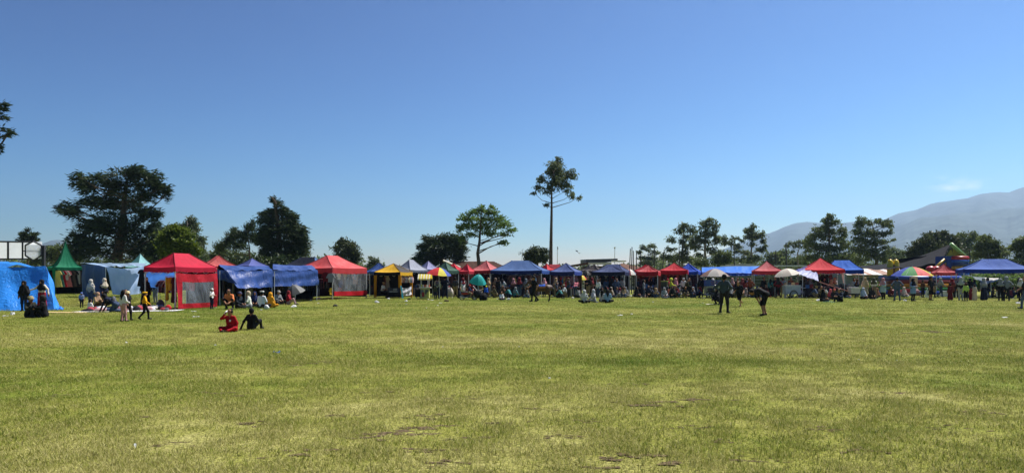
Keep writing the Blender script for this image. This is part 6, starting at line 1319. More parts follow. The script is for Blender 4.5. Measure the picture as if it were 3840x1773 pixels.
def stall(key, nm, wall=rgb(40, 36, 40), cols=MIXED, nr=12, kinds=('shirt', 'dress', 'trousers'), tab=True, tcol=rgb(50, 46, 54), seed=1, inset=.3, sides=None):
    rt, C, eb, fr = G[key]; b = Vector((rt.location.x, rt.location.y, 0))
    A, B = (C[2], C[1]) if fr == 3 else (C[3], C[2])          # the far face, left to right
    A2, B2 = [Vector((p.x, p.y, 0)).lerp(b, inset) for p in (A, B)]
    if wall: added_backdrop(key, wall, sides or (1, 2))
    if nr: rack(A2, B2, eb-.12, nr, cols, f'clothes rail at the back of the {nm}', f'on the back rail of the {nm}', kinds, seed=seed, posts=False)
    if tab:
        A3, B3 = (C[3], C[0]) if fr == 3 else (C[0], C[1])
        m = Vector((A3.x+B3.x, A3.y+B3.y, 0))/2; m = m.lerp(b, .45); w = (B3-A3).length*.8; rz = math.atan2(B3.y-A3.y, B3.x-A3.x)
        table('display_table', f'draped sales table under the {nm}', m, w, .7, rz, .72, rgb(90, 80, 74), tcol)
        goods(m, w, .6, rz, .72, 8, MIXED+[rgb(190, 180, 170), rgb(180, 60, 60), rgb(60, 100, 150), rgb(200, 170, 90)], f'on the table under the {nm}', seed+3)
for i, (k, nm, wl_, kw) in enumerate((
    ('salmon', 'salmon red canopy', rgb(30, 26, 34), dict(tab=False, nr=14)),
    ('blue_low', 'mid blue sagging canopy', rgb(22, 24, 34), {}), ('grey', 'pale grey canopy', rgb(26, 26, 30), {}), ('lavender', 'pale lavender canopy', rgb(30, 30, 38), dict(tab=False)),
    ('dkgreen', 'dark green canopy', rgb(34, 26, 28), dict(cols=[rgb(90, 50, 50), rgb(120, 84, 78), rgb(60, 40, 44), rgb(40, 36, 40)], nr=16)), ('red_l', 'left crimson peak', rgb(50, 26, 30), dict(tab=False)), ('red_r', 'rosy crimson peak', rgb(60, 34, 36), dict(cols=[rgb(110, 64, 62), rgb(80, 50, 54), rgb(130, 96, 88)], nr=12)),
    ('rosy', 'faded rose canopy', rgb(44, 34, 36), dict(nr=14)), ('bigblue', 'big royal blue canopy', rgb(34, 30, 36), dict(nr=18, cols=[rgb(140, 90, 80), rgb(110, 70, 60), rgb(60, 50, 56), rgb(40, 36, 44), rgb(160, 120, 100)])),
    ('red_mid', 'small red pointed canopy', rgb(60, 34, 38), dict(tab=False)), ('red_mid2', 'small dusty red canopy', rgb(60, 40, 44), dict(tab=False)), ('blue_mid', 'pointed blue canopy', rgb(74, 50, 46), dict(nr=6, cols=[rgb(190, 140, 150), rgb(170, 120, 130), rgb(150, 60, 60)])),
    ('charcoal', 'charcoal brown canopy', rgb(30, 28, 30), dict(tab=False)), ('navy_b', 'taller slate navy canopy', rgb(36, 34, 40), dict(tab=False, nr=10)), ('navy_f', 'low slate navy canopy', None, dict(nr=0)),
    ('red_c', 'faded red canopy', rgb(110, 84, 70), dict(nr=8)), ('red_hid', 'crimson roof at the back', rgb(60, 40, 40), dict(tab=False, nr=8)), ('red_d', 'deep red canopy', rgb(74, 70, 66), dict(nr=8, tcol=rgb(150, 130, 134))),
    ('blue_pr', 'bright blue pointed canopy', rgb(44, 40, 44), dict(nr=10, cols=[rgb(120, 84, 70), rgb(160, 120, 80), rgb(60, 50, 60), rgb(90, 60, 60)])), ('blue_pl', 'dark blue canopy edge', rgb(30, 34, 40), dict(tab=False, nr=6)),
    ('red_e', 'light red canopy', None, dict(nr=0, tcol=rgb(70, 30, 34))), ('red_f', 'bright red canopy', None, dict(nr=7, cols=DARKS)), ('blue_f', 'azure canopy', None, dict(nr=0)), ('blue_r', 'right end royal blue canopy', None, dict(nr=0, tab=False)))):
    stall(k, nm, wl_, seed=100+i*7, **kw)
# green tent: dresses along its open front
rt, C, eb, fr = G['green']; A, B = C[0].lerp(C[1], .12), C[0].lerp(C[1], .9)
DR = [('dress', rgb(226, 206, 122), 'long pale yellow dress hanging in the green tent'), ('dress', rgb(70, 120, 116), 'teal dress behind the yellow one in the green tent'), ('dress', rgb(176, 36, 46), 'red plaid dress hanging in the green tent'), ('shirt', rgb(196, 186, 184), 'white printed blouse in the green tent'), ('dress', rgb(190, 110, 112), 'long dusty pink dress in the green tent'),
      ('dress', rgb(50, 42, 44), 'dark patterned dress right of the pink one'), ('dress', rgb(84, 70, 66), 'brown patterned dress in the green tent'), ('dress', rgb(30, 28, 32), 'black dress in the green tent'), ('trousers', rgb(150, 146, 144), 'grey striped trousers in the green tent'), ('dress', rgb(44, 34, 36), 'last dark dress by the right post of the green tent')]
for i, (k, c, lb) in enumerate(DR):
    p = A.lerp(B, i/(len(DR)-1)); garment(k, (p.x, p.y-.02*i, eb-.06), R(12+i*3), .98 if k != 'shirt' else 1.0, c, lb, 'dresses in the green tent')
added_backdrop('green', rgb(16, 22, 22), (1, 2), .4)
rack((gx(176, 54), 54, 0), (gx(200, 53.4), 53.4, 0), 2.0, 4, [rgb(150, 90, 50), rgb(60, 30, 30), rgb(30, 30, 34), rgb(90, 40, 40)], 'short clothes rail at the left side of the green tent', 'at the left side of the green tent', ('dress',), posts=False, seed=5)
# crimson tent: rail in the open half and stock behind the clear window
rack((gx(600, 38.6), 38.6), (gx(655, 38.2), 38.2), 1.45, 9, [rgb(130, 150, 190), rgb(90, 30, 44), rgb(120, 70, 76), rgb(60, 40, 50), rgb(160, 120, 116), rgb(110, 34, 44), rgb(190, 60, 66), rgb(150, 36, 48), rgb(200, 196, 190)], 'clothes rail with reds and blues under the crimson canopy', 'on the rail under the crimson canopy', turn=(60, 85), s=.95, seed=6)
rt, C, eb, fr = G['red']; b_ = Vector((rt.location.x, rt.location.y, 0))
A2, B2 = C[0].lerp(C[1], .08), C[0].lerp(C[1], .95)
sh_ = Vector((-.8, .28, 0))
rack(A2+sh_, B2+sh_, 1.62, 11, [rgb(190, 150, 40), rgb(200, 170, 60), rgb(80, 40, 46), rgb(60, 84, 150), rgb(70, 100, 170), rgb(40, 44, 56), rgb(150, 40, 46), rgb(190, 30, 50), rgb(200, 60, 80), rgb(40, 40, 46), rgb(26, 28, 34)], 'clothes rail behind the clear window of the crimson tent', 'behind the crimson tent window', ('shirt', 'dress'), (5, 35), seed=7)
added_backdrop('red', rgb(30, 32, 40), (1,), .05)
# navy stalls: dark trousers and skirts below the flaps
rack((gx(836, 43.0), 43.0), (gx(1016, 46.2), 46.2), 1.72, 26, DARKS+[rgb(150, 146, 140), rgb(96, 104, 110)], 'long clothes rail inside the nearer navy tarp stall', 'in the nearer navy tarp stall', ('trousers', 'dress'), (15, 60), seed=8)
rack((gx(1040, 46.6), 46.6), (gx(1188, 50.4), 50.4), 1.72, 22, DARKS+[rgb(130, 126, 120)], 'long clothes rail inside the farther navy tarp stall', 'in the farther navy tarp stall', ('trousers', 'dress'), (15, 60), seed=9)
# salmon tent: dark shirts in the open half, white garments behind the plastic
rack((gx(1196, 53.6), 53.6), (gx(1246, 54.2), 54.2), 1.45, 9, [rgb(40, 34, 40), rgb(90, 50, 60), rgb(60, 44, 54), rgb(130, 90, 96), rgb(30, 30, 34), rgb(120, 110, 112), rgb(70, 60, 66), rgb(46, 30, 34), rgb(24, 24, 28)], 'low clothes rail in the open half of the salmon tent', 'on the low salmon tent rail', ('shirt',), (50, 80), seed=10)
rt, C, eb, fr = G['salmon']
for i, (u, z, k, c, lb) in enumerate(((.30, 1.95, 'shirt', (.75, .75, .76), 'white quilted jacket behind the clear plastic side'), (.48, 1.95, 'shirt', (.5, .5, .5), 'grey top behind the clear plastic side'), (.34, 1.35, 'shirt', rgb(84, 90, 150), 'lilac top low behind the clear plastic side'), (.52, 1.5, 'trousers', rgb(150, 160, 180), 'pale trousers behind the clear plastic side'), (.78, 1.95, 'shirt', rgb(60, 80, 130), 'blue shirt behind the clear plastic side'), (.08, .85, 'shirt', rgb(214, 180, 40), 'yellow shirt low behind the clear plastic side'), (.32, .9, 'shirt', rgb(190, 130, 140), 'pink shirt low behind the clear plastic side'), (.16, 1.98, 'dress', rgb(60, 60, 70), 'dark coat behind the clear plastic side'), (.66, 1.95, 'dress', rgb(70, 76, 84), 'long grey dress behind the clear plastic side'), (.9, 1.95, 'dress', rgb(34, 36, 44), 'long black dress behind the clear plastic side'))):
    p = C[0].lerp(C[1], u)+Vector((-.35, .1, 0)); garment(k, (p.x, p.y, z), math.atan2(C[1].y-C[0].y, C[1].x-C[0].x)+R(8), .75, c, lb, 'clothes behind the clear plastic')
garment('shirt', (gx(1222, 52.6), 52.6, 1.98), R(10), 1.0, rgb(110, 22, 30), 'dark red shirt hanging from the salmon canopy corner', 'tops at the salmon corner'); garment('shirt', (gx(1240, 52.5), 52.5, 1.9), R(-8), .95, rgb(150, 152, 158), 'pale striped shirt hanging from the salmon canopy corner', 'tops at the salmon corner')
garment('dress', (gx(531, 41.4), 41.4, 2.05), R(5), .8, rgb(34, 34, 38), 'dark bag like coat hanging on the light blue tarp', 'coat by the tarp')
# yellow stall: counter with dark printed cloth, patterned clothes, white sheet and cyan strip
d = 56.2; table('stall_counter', 'counter with black printed cloth under the yellow canopy', (gx(1479, d), d), .92, .5, R(6), .80, rgb(40, 38, 44), rgb(20, 20, 26))
mb = MB(); mb.box((gx(1479, d), d-.32, .62), (.86, .02, .34), rz=R(6)); rt = empty('cloth_banner', (gx(1479, d), d-.32, 0), 'dark banner with pale unreadable print on the yellow tent counter', 'banner')
mb.build('cloth', cloth(rgb(52, 50, 66), 0, .8, .2), rt)
for k, (u, v, w) in enumerate(((.12, .74, .28), (.10, .69, .34), (.12, .64, .30), (-.02, .52, .62))):
    mb = MB(); mb.box((gx(1479, d)+u, d-.345, v), (w, .01, .02 if k < 3 else .045), rz=R(6)); mb.build('print_line', plain((.42, .41, .45), .7, vary=.5, scale=40), rt)
for k in range(8):
    garment('shirt', (gx(1506+k*5, 56.3), 56.3+k*.16, 1.62), R(20+k*9), .62, [rgb(190, 170, 160), rgb(150, 96, 80), rgb(180, 174, 170), rgb(130, 120, 116), rgb(110, 70, 60), rgb(190, 180, 150), rgb(140, 150, 170), rgb(190, 160, 166)][k], f'{ORD[k]} small patterned shirt from the left at the right side of the yellow canopy', 'patterned shirts under the yellow canopy')
tarp('white_sheet', 'crumpled white plastic sheet over the counter of the yellow tent', [(W(1506, 1078, 56.0), W(1544, 1072, 57.2), (gx(1545, 57.2), 57.2, .28), (gx(1508, 56.0), 56.0, .24), .10)], clear_plastic('white_plastic_sheet', (.72, .71, .74), .8), [], 14, 10, .10, cat='sheet', seed=14)
tarp('cyan_strip', 'long cyan cloth strip leaning at the yellow tent corner', [(W(1501, 1071, 55.8), W(1506.5, 1071, 55.8), (gx(1514, 55.2), 55.2, .03), (gx(1507, 55.2), 55.2, .03), .0)], cloth(rgb(70, 180, 200), .3), [], 4, 8, .03, cat='cloth', seed=15)
rack((gx(1412, 58), 58), (gx(1455, 58.2), 58.2), 1.66, 9, DARKS+[rgb(140, 136, 140)], 'clothes rail in the dark left half of the yellow tent', 'in the left half of the yellow tent', ('dress',), seed=11)
added_backdrop('yellow', rgb(20, 20, 24), (1, 2))
# snack cart with striped awning
d = 56; rt = empty('snack_cart', (gx(1590, d), d, 0), 'snack cart with yellow and white striped awning', 'food cart')
cxx = gx(1594, d); mb = MB(); mb.box((cxx, d, .42), (.66, .5, .76)); mb.build('cabinet', plain(rgb(190, 190, 120), .6), rt)
for k, (u, w, c) in enumerate(((-.2, .24, rgb(110, 120, 122)), (-.12, .2, rgb(168, 56, 38)), (.14, .22, rgb(88, 92, 84)), (.24, .16, rgb(206, 206, 90)))):
    mb = MB(); mb.box((cxx+u, d-.262-.004*k, .5 if k in (0, 2) else .3), (w, .012, .34)); mb.build('picture_panel', plain(c, .6, vary=.45, scale=14), rt)
mb = MB(); mb.box((cxx+.02, d, .83), (.86, .62, .05)); mb.build('counter', plain((.75, .75, .7), .5), rt)
for sx in (-.3, .3):
    for sy in (-.22, .22):
        mb = MB(); mb.box((cxx+sx, d+sy, 1.18), (.03, .03, .66)); mb.build('post', M_STEEL, rt)
for k in range(10):
    mb = MB(); u = -.52+k*.104; 
    mb.add([(cxx+u, d-.42, 1.50), (cxx+u+.104, d-.42, 1.50), (cxx+u+.104-.0, d, 1.86), (cxx+u, d, 1.86), (cxx+u, d-.43, 1.40), (cxx+u+.104, d-.43, 1.40)], [(0, 1, 2, 3), (4, 5, 1, 0)])
    mb.add([(cxx+u, d, 1.86), (cxx+u+.104, d, 1.86), (cxx+u+.104, d+.42, 1.5), (cxx+u, d+.42, 1.5)], [(0, 1, 2, 3)])
    mb.build('awning_stripe', cloth(rgb(220, 200, 50) if k % 2 else rgb(230, 226, 206), .3), rt)
for k in range(5):
    mb = MB(); mb.box((0, 0, .1), (.1, .12, .2)); o = link('snack_jar', mb.mesh('snack_jar', plain([rgb(200, 210, 60), rgb(220, 220, 214), rgb(180, 100, 70), rgb(220, 216, 200), rgb(200, 90, 60)][k], .4))); o.location = (cxx-.28+k*.15, d-.1, .856); tag(o, f'{ORD[k]} snack box from the left on the striped cart counter', 'box', 'snack boxes on the cart')
table('snack_bench', 'low dark side bench left of the striped snack cart', (gx(1569, 56.4), 56.4), .4, .5, 0, .72, rgb(120, 120, 116), rgb(30, 26, 26))
# piles of clothes on mats at the left
mb = MB(); mb.add([(gx(190, 33.4), 33.0, .03), (gx(330, 32.6), 32.5, .03), (gx(332, 33.3), 33.2, .03), (gx(200, 34), 33.7, .03)], [(0, 1, 2, 3)]); mb.add([(gx(190, 33.4), 33.0, .015), (gx(330, 32.6), 32.5, .015), (gx(330, 32.6), 32.5, .03), (gx(190, 33.4), 33.0, .03)], [(0, 1, 2, 3)])
tag(mb.build('ground_mat', cloth(rgb(196, 170, 120), 0, .8, .2)), 'long tan mat on the grass left of the clothes piles', 'mat')
mb = MB(); mb.grid(lambda u, v: (gx(282, 33.5)+u*4.1, 33.2+v*1.5+u*.9, .035+.006*math.sin(9*u+5*v)), 12, 5); tag(mb.build('ground_mat', cloth(rgb(206, 206, 210), 0, .6, .3)), 'white plastic mat under the clothes piles', 'mat')
HC = [rgb(30, 28, 34), rgb(170, 30, 40), rgb(200, 200, 205), rgb(60, 90, 150), rgb(90, 84, 90), rgb(190, 150, 150), rgb(40, 50, 80), rgb(150, 60, 70), rgb(120, 130, 150), rgb(215, 210, 200)]
HN = ['black', 'red', 'white', 'blue', 'grey', 'pink', 'navy', 'maroon', 'slate', 'cream']
for i in range(34):
    px = 330+i*9.2+random.uniform(-3, 3); dd = 34.3+random.uniform(-.5, 1.0)+(i/34)*1.2; k = i*7 % 10; where = 'left end' if i < 11 else ('middle' if i < 22 else 'right end')
    heap('clothes_pile', f'{HN[k]} heap of clothes, {ORD[i % 11 if i < 33 else 11]} from the left at the {where} of the ground display', 'clothes piles on the ground', (gx(px, dd), dd, .03+gnd(gx(px, dd), dd)), random.uniform(.16, .3), random.uniform(.1, .26), HC[k], i)
heap('backpack', 'black backpack lying among the seated pair at far left', None, (gx(140, 29.6), 29.5, 0), .22, .3, rgb(20, 20, 22), 77, 'bag'); heap('shopping_bag', 'white plastic shopping bag beside the mustard headscarf', None, (gx(1000, 36.9), 36.9, 0), .14, .22, rgb(220, 220, 222), 78, 'bag')
heap('backpack', 'round grey rucksack standing right of the clothes piles', None, (gx(602, 38.4), 38.4, .02), .22, .42, rgb(110, 112, 116), 79, 'bag')
heap('sack', 'pale sack by the hanging clothes right of the snack cart', None, (gx(1689, 60), 60, 0), .3, .75, rgb(176, 168, 160), 80, 'sack')
# toy table of the pointed blue canopy
d = 62; table('toy_table', 'toy stall table in red and black under the pointed blue canopy', (gx(2116, d), d), 1.2, .6, 0, .78, rgb(170, 40, 50), rgb(36, 28, 34))
for k in range(14):
    mb = MB(); mb.blob((0, 0, 0), (.12, .08, .16), 8, 6, 0, .12, k); o = link('toy_balloon', mb.mesh('toy_balloon', plain([rgb(206, 50, 46), rgb(70, 140, 160), rgb(220, 150, 50), rgb(220, 190, 120), rgb(214, 150, 160), rgb(190, 40, 60), rgb(230, 120, 40)][k % 7], .4), smooth=True)); o.location = (gx(2104+(k % 7)*5.4, d), d+.1+.1*(k//7), 1.12+.30*(k//7)+.08*math.sin(k*2)); tag(o, f'{ORD[k % 7]} toy from the left in the {"upper" if k > 6 else "lower"} row over the toy stall', 'toy', 'toys over the toy stall')
mb = MB(); rt = empty('toy_hanger', (gx(2120, d), d+.3, 0), 'wooden frame carrying the hanging toys', 'frame'); mb.tube([(gx(2098, d), d+.15, 0), (gx(2098, d), d+.15, 1.7), (gx(2142, d), d+.15, 1.7), (gx(2142, d), d+.15, 0)], .03, 6); mb.build('frame', M_WOOD, rt)
tarp('pink_curtain', 'pale pink curtain hanging at the left of the toy stall', [(W(2067, 1034, 61.5), W(2092, 1034, 61.5), (gx(2092, 61.5), 61.5, .1), (gx(2068, 61.5), 61.5, .1), .02)], cloth(rgb(196, 160, 172), .35), [], 14, 8, .06, cat='curtain', seed=16)
table('pink_table', 'pink folding table right of the toy stall', (gx(2151, 60), 60), .52, .45, 0, .74, rgb(190, 90, 110), rgb(196, 92, 112), False)
table('goods_bench', 'low bench with dark bundles before the big royal blue canopy', (gx(1925, 60), 60), 1.2, .5, 0, .45, rgb(60, 90, 130), rgb(30, 30, 36), False)
goods((gx(1915, 60.6), 60.6), 3.2, .6, 0, .0, 9, DARKS, 'on the ground before the big royal blue canopy', 31)
goods((gx(2240, 61), 61), 2.8, .8, 0, .0, 8, DARKS+[rgb(120, 100, 90)], 'on the ground under the navy canopies', 32)
goods((gx(2425, 61), 61), 2.4, .6, 0, .0, 7, [rgb(180, 90, 60), rgb(60, 50, 50), rgb(150, 140, 136), rgb(40, 40, 44)], 'on the ground under the faded red canopy', 33)
goods((gx(1700, 62), 62), 2.4, .6, 0, .0, 7, DARKS, 'on the ground by the hanging clothes', 34)
goods((gx(3100, 60), 60), 3.0, .8, 0, .0, 9, [rgb(150, 60, 60), rgb(60, 50, 50), rgb(90, 90, 110), rgb(40, 40, 44), rgb(170, 160, 160)], 'on the ground under the bright red canopy', 35)
goods((gx(2840, 63), 63), 3.2, .8, 0, .0, 8, DARKS+[rgb(130, 110, 100)], 'on the ground under the long blue tarp', 36)
goods((gx(3395, 60), 60), 2.2, .6, 0, .35, 7, [rgb(190, 150, 150), rgb(200, 190, 180), rgb(120, 90, 90), rgb(170, 60, 60)], 'on the stand under the large striped parasol', 37)
table('wares_stand', 'low stand of pastel wares under the large striped parasol', (gx(3395, 60), 60), 2.2, .7, 0, .34, rgb(120, 100, 100), rgb(110, 90, 92))
for k, (x, lb) in enumerate(((3536, 'left'), (3552, 'middle'), (3572, 'right'))):
    mb = MB(); mb.box((0, 0, .22), (.34, .4, .44), taper=1.06); mb.box((0, 0, .455), (.4, .45, .04)); o = link('cool_box', mb.mesh('cool_box', plain((.58, .62, .70), .5))); o.location = (gx(x, 61), 61, 0); tag(o, f'{lb} of three pale cool boxes below the small dusty red canopy', 'cool box', 'pale cool boxes')
# plastic tub on a stand
d = 57; rt = empty('plastic_tub', (gx(3202, d), d, 0), 'pale plastic tub on a thin stand beside the seated women', 'tub')
mb = MB(); mb.add([(gx(3186, d), d-.25, .36), (gx(3218, d), d-.25, .36), (gx(3218, d), d+.25, .36), (gx(3186, d), d+.25, .36), (gx(3184, d), d-.3, .79), (gx(3221, d), d-.3, .79), (gx(3221, d), d+.3, .79), (gx(3184, d), d+.3, .79)], [(3, 2, 1, 0), (0, 1, 5, 4), (1, 2, 6, 5), (2, 3, 7, 6), (3, 0, 4, 7), (4, 5, 6, 7)]); mb.build('tub', plain((.60, .57, .62), .4), rt)
mb = MB(); mb.box((gx(3202.5, d), d, .81), (.82, .66, .035)); mb.build('lid', plain((.74, .70, .74), .4), rt)
for sx in (-.05, .05): mb = MB(); mb.tube([(gx(3206, d)+sx, d, 0), (gx(3206, d)-sx, d, .36)], .025, 6); mb.build('leg', M_DARK, rt)
# awning prop of the lavender sheet
rt = empty('prop_pole', (gx(3110, 54), 54, 0), 'slanting red and white pole holding the lavender awning', 'pole'); mb = MB(); mb.tube([W(3070, 1056, 55.6), (gx(3183, 55), 55, .55)], .03, 6); mb.build('shaft', plain(rgb(150, 90, 90), .6), rt)
tarp('price_banner', 'narrow printed banner hanging from the bright red canopy corner', [(W(3154, 1024, 58.2), W(3168, 1024, 58.2), W(3169, 1066, 58.2), W(3162, 1062, 58.2), .0)], cloth(rgb(176, 150, 146), .3, .7, .2, .4, .4, 9), [], 6, 10, .03, cat='banner', seed=17)
# ------------------------------------------------------------------ carts and motorbikes
def wheel(root, c, r, axis='Y', tyre=.035, spokes=10):
    """a wheel as a part with its tyre, rim and spokes as sub-parts; axis 'Y' turns in the xz plane"""
    o = root.location; w = empty('wheel', Vector(c)-o); w.parent = root
    mb = MB(); mb.torus((0, 0, 0), r, tyre, axis, 22, 6); link('tyre', mb.mesh('tyre', M_RUBBER, smooth=True), w)
    mb = MB(); mb.torus((0, 0, 0), r-tyre*1.0, .014, axis, 22, 5); mb.blob((0, 0, 0), (.045, .05, .045), 8, 6)
    link('rim', mb.mesh('rim', M_STEEL, smooth=True), w)
    mb = MB()
    for k in range(spokes):
        a = 2*math.pi*k/spokes; mb.tube([(0, 0, 0), (r*.92*math.cos(a), 0, r*.92*math.sin(a))], .005, 3, cap=False)
    link('spokes', mb.mesh('spokes', M_STEEL), w); return w
d = 57.4; X = gx(2968, d); rt = empty('food_cart', (X, d, 0), 'white food cart with big spoked wheel under the white parasol', 'food cart')
mb = MB(); mb.box((X, d, .62), (1.2, .6, .66)); mb.build('cabinet', plain(rgb(170, 180, 190), .5), rt); mb = MB(); mb.box((X, d, .97), (1.28, .68, .05)); mb.build('counter', plain((.6, .62, .64), .4), rt)
wheel(rt, (X+.05, d-.36, .30), .27); wheel(rt, (X+.05, d+.36, .30), .27)
mb = MB(); mb.tube([(X+.6, d-.25, .8), (X+1.0, d-.25, .78), (X+1.0, d+.25, .78), (X+.6, d+.25, .8)], .02, 6); mb.build('handle', M_STEEL, rt)
mb = MB(); mb.box((X-.5, d, .16), (.05, .4, .3)); mb.build('prop_leg', M_STEEL, rt)
for k in range(4):
    mb = MB(); mb.box((0, 0, .1), (.2, .2, .2)); o = link('food_tray', mb.mesh('food_tray', plain([rgb(150, 130, 110), rgb(60, 60, 70), rgb(190, 160, 120), rgb(130, 60, 50)][k], .5))); o.location = (X-.45+k*.29, d, 1.0); tag(o, f'{ORD[k]} food tray from the left on the white cart', 'tray', 'trays on the white cart')
d = 58; X = gx(2672, d); rt = empty('noodle_cart', (X, d, 0), 'food cart with blue sign panel and pale green base under the brown parasol', 'food cart')
mb = MB(); mb.box((X, d, .55), (1.15, .6, .72)); mb.build('base', plain(rgb(150, 156, 128), .6), rt); mb = MB(); mb.box((X, d, 1.16), (1.2, .64, .46)); mb.build('sign_panel', plain(rgb(52, 84, 160), .5), rt)
for k in range(7):
    mb = MB(); mb.box((X-.18+(k % 4)*.14+(.06 if k > 3 else 0), d-.325, 1.24-(.16 if k > 3 else 0)), (.075, .012, .08)); mb.build('sign_letter', plain(rgb(120, 50, 70), .6), rt)
for sx in (-.55, .55): mb = MB(); mb.box((X+sx, d-.2, .72), (.05, .05, 1.44)); mb.build('post', M_DARK, rt)
wheel(rt, (X+.2, d-.34, .26), .22)
def motorbike(label, c, s, rz, col, box=None):
    rt = empty('motorbike', c, label, 'motorbike', rz=rz); rt.scale = (s, s, s)
    def part(name, mb, mat, sm=True): return link(name, mb.mesh(name, mat, smooth=sm), rt)
    for x in (-.62, .62):
        w = empty('wheel', (x, 0, .29)); w.parent = rt
        mb = MB(); mb.torus((0, 0, 0), .25, .045, 'Y', 22, 6); link('tyre', mb.mesh('tyre', M_RUBBER, smooth=True), w)
        mb = MB(); mb.torus((0, 0, 0), .205, .016, 'Y', 22, 5); mb.blob((0, 0, 0), (.06, .06, .06), 8, 6)
        for k in range(9): a = 2*math.pi*k/9; mb.tube([(0, 0, 0), (.2*math.cos(a), 0, .2*math.sin(a))], .007, 3, cap=False)
        link('rim', mb.mesh('rim', M_STEEL, smooth=True), w)
    mb = MB(); mb.tube([(.62, .07, .29), (.48, .07, .72), (.42, .05, .92)], .025, 6); mb.tube([(.62, -.07, .29), (.48, -.07, .72), (.42, -.05, .92)], .025, 6); part('fork', mb, M_STEEL)
    mb = MB(); mb.tube([(.42, 0, .86), (.2, 0, .55), (-.15, 0, .42), (-.62, 0, .32)], [.04, .07, .09, .04], 8); mb.tube([(-.1, 0, .5), (-.55, 0, .72), (-.8, 0, .74)], [.05, .05, .03], 8); part('frame', mb, M_DARK)
    mb = MB(); mb.blob((.02, 0, .36), (.2, .12, .15), 10, 6); part('engine', mb, plain((.10, .10, .11), .4, .6))
    mb = MB(); mb.blob((-.32, 0, .78), (.40, .13, .075), 12, 6); part('seat', mb, M_DARK)
    mb = MB(); mb.blob((-.3, 0, .64), (.42, .12, .12), 12, 6); mb.blob((.36, 0, .70), (.13, .17, .30), 10, 8); part('fairing', mb, plain(col, .3, spec=.6))
    mb = MB(); mb.blob((.47, 0, .98), (.10, .13, .11), 10, 6); part('headlight', mb, plain(col, .25, spec=.6))
    mb = MB(); mb.tube([(.30, .34, 1.02), (.40, .12, 1.0), (.40, -.12, 1.0), (.30, -.34, 1.02)], .018, 6); part('handlebar', mb, M_DARK)
    mb = MB(); mb.tube([(.62+.31*math.cos(a), 0, .29+.31*math.sin(a)) for a in np.linspace(.4, 2.4, 8)], .05, 6); part('front_mudguard', mb, plain(col, .3, spec=.6))
    mb = MB(); mb.tube([(-.1, -.14, .25), (-.5, -.15, .27), (-.85, -.15, .36)], [.03, .05, .05], 8); part('exhaust', mb, M_STEEL)
    mb = MB(); mb.tube([(-.05, -.06, .3), (-.05, -.2, .02)], .015, 5); part('side_stand', mb, M_STEEL)
    if box:
        mb = MB(); mb.box((-.72, 0, 1.06), (.46, .48, .44)); b = part('delivery_box', mb, plain(box, .5), False); mb = MB(); mb.box((-.72, 0, 1.295), (.49, .51, .05)); link('box_lid', mb.mesh('box_lid', plain(rgb(160, 170, 70), .5)), b)
    return rt
motorbike('black delivery motorbike with dark olive box on its rack', (gx(2526, 58.2), 58.2, 0), 1.0, R(-28), rgb(24, 24, 28), rgb(46, 50, 22))
motorbike('small red and black motorbike carrying a child', (gx(1756, 51.9), 51.9, 0), .72, R(10), rgb(170, 44, 30))
motorbike('dark scooter parked in front of the blue sign cart', (gx(2671, 56), 56, 0), .95, R(-75), rgb(26, 30, 44))
d = 51.8; X = gx(1793, d); rt = empty('stroller', (X, d, 0), 'black folding stroller loaded with bags beside the toy motorbike', 'stroller')
mb = MB(); mb.tube([(X-.35, d-.1, 1.0), (X+.35, d-.1, .15)], .02, 6); mb.build('handle_frame', M_STEEL, rt); mb = MB(); mb.tube([(X+.3, d-.1, .75), (X-.25, d-.1, .12)], .02, 6); mb.build('cross_frame', M_DARK, rt)
mb = MB(); mb.blob((X-.02, d+.05, .45), (.32, .25, .30), 10, 8, 0, .1, 3); mb.build('seat', plain(rgb(22, 22, 26), .8), rt, True); wheel(rt, (X+.3, d-.15, .12), .1, tyre=.025, spokes=5); wheel(rt, (X-.25, d-.15, .12), .1, tyre=.025, spokes=5)
heap('backpack', 'black rucksack on the grass beside the stroller', None, (gx(1812, 50.8), 50.8, 0), .28, .5, rgb(18, 18, 20), 81, 'bag')
# ------------------------------------------------------------------ horse
HP = [((-.42, 0, .98), (.42, 0, 1.0), .25, .24, 0), ((.42, 0, 1.0), (.58, 0, 1.02), .25, .20, 0), ((-.45, 0, 1.05), (-.55, 0, 1.12), .22, .2, 0), ((-.5, 0, 1.12), (-.86, 0, 1.50), .19, .11, 0), ((-.86, 0, 1.52), (-.98, 0, 1.44), .11, .095, 0), ((-.98, 0, 1.44), (-1.18, 0, 1.22), .09, .06, 0), ((-.84, .05, 1.6), (-.83, .06, 1.70), .028, .012, 0), ((-.84, -.05, 1.6), (-.83, -.06, 1.70), .028, .012, 0), ((-.45, 0, 1.28), (-.82, 0, 1.64), .05, .045, 1), ((.74, 0, 1.12), (.84, 0, .9), .05, .07, 1), ((.84, 0, .9), (.86, 0, .42), .08, .03, 1)]
for sy in (-.13, .13):
    HP += [((-.45, sy, .92), (-.44, sy, .54), .10, .058, 0), ((-.44, sy, .54), (-.45, sy, .14), .05, .038, 1), ((-.45, sy, .14), (-.49, sy, .04), .045, .055, 1),
           ((.46, sy, .95), (.40, sy*1.1, .70), .17, .12, 0), ((.40, sy*1.1, .70), (.58, sy, .46), .10, .055, 0), ((.58, sy, .46), (.55, sy, .14), .048, .038, 1), ((.55, sy, .14), (.50, sy, .04), .045, .055, 1)]
Vh, Qh, rh = sdf_mesh(HP, .03, .03)
rt = empty('horse', (gx(2032, 48.6), 48.6, 0), 'brown pony with dark legs led across the grass, blue saddle cloth', 'horse'); rt.scale = (.9, .9, .9)
link('body', np_mesh('horse_body', Vh, Qh, [plain(rgb(74, 48, 34), .6, vary=.2), plain(rgb(26, 20, 18), .7)], True, rh), rt)
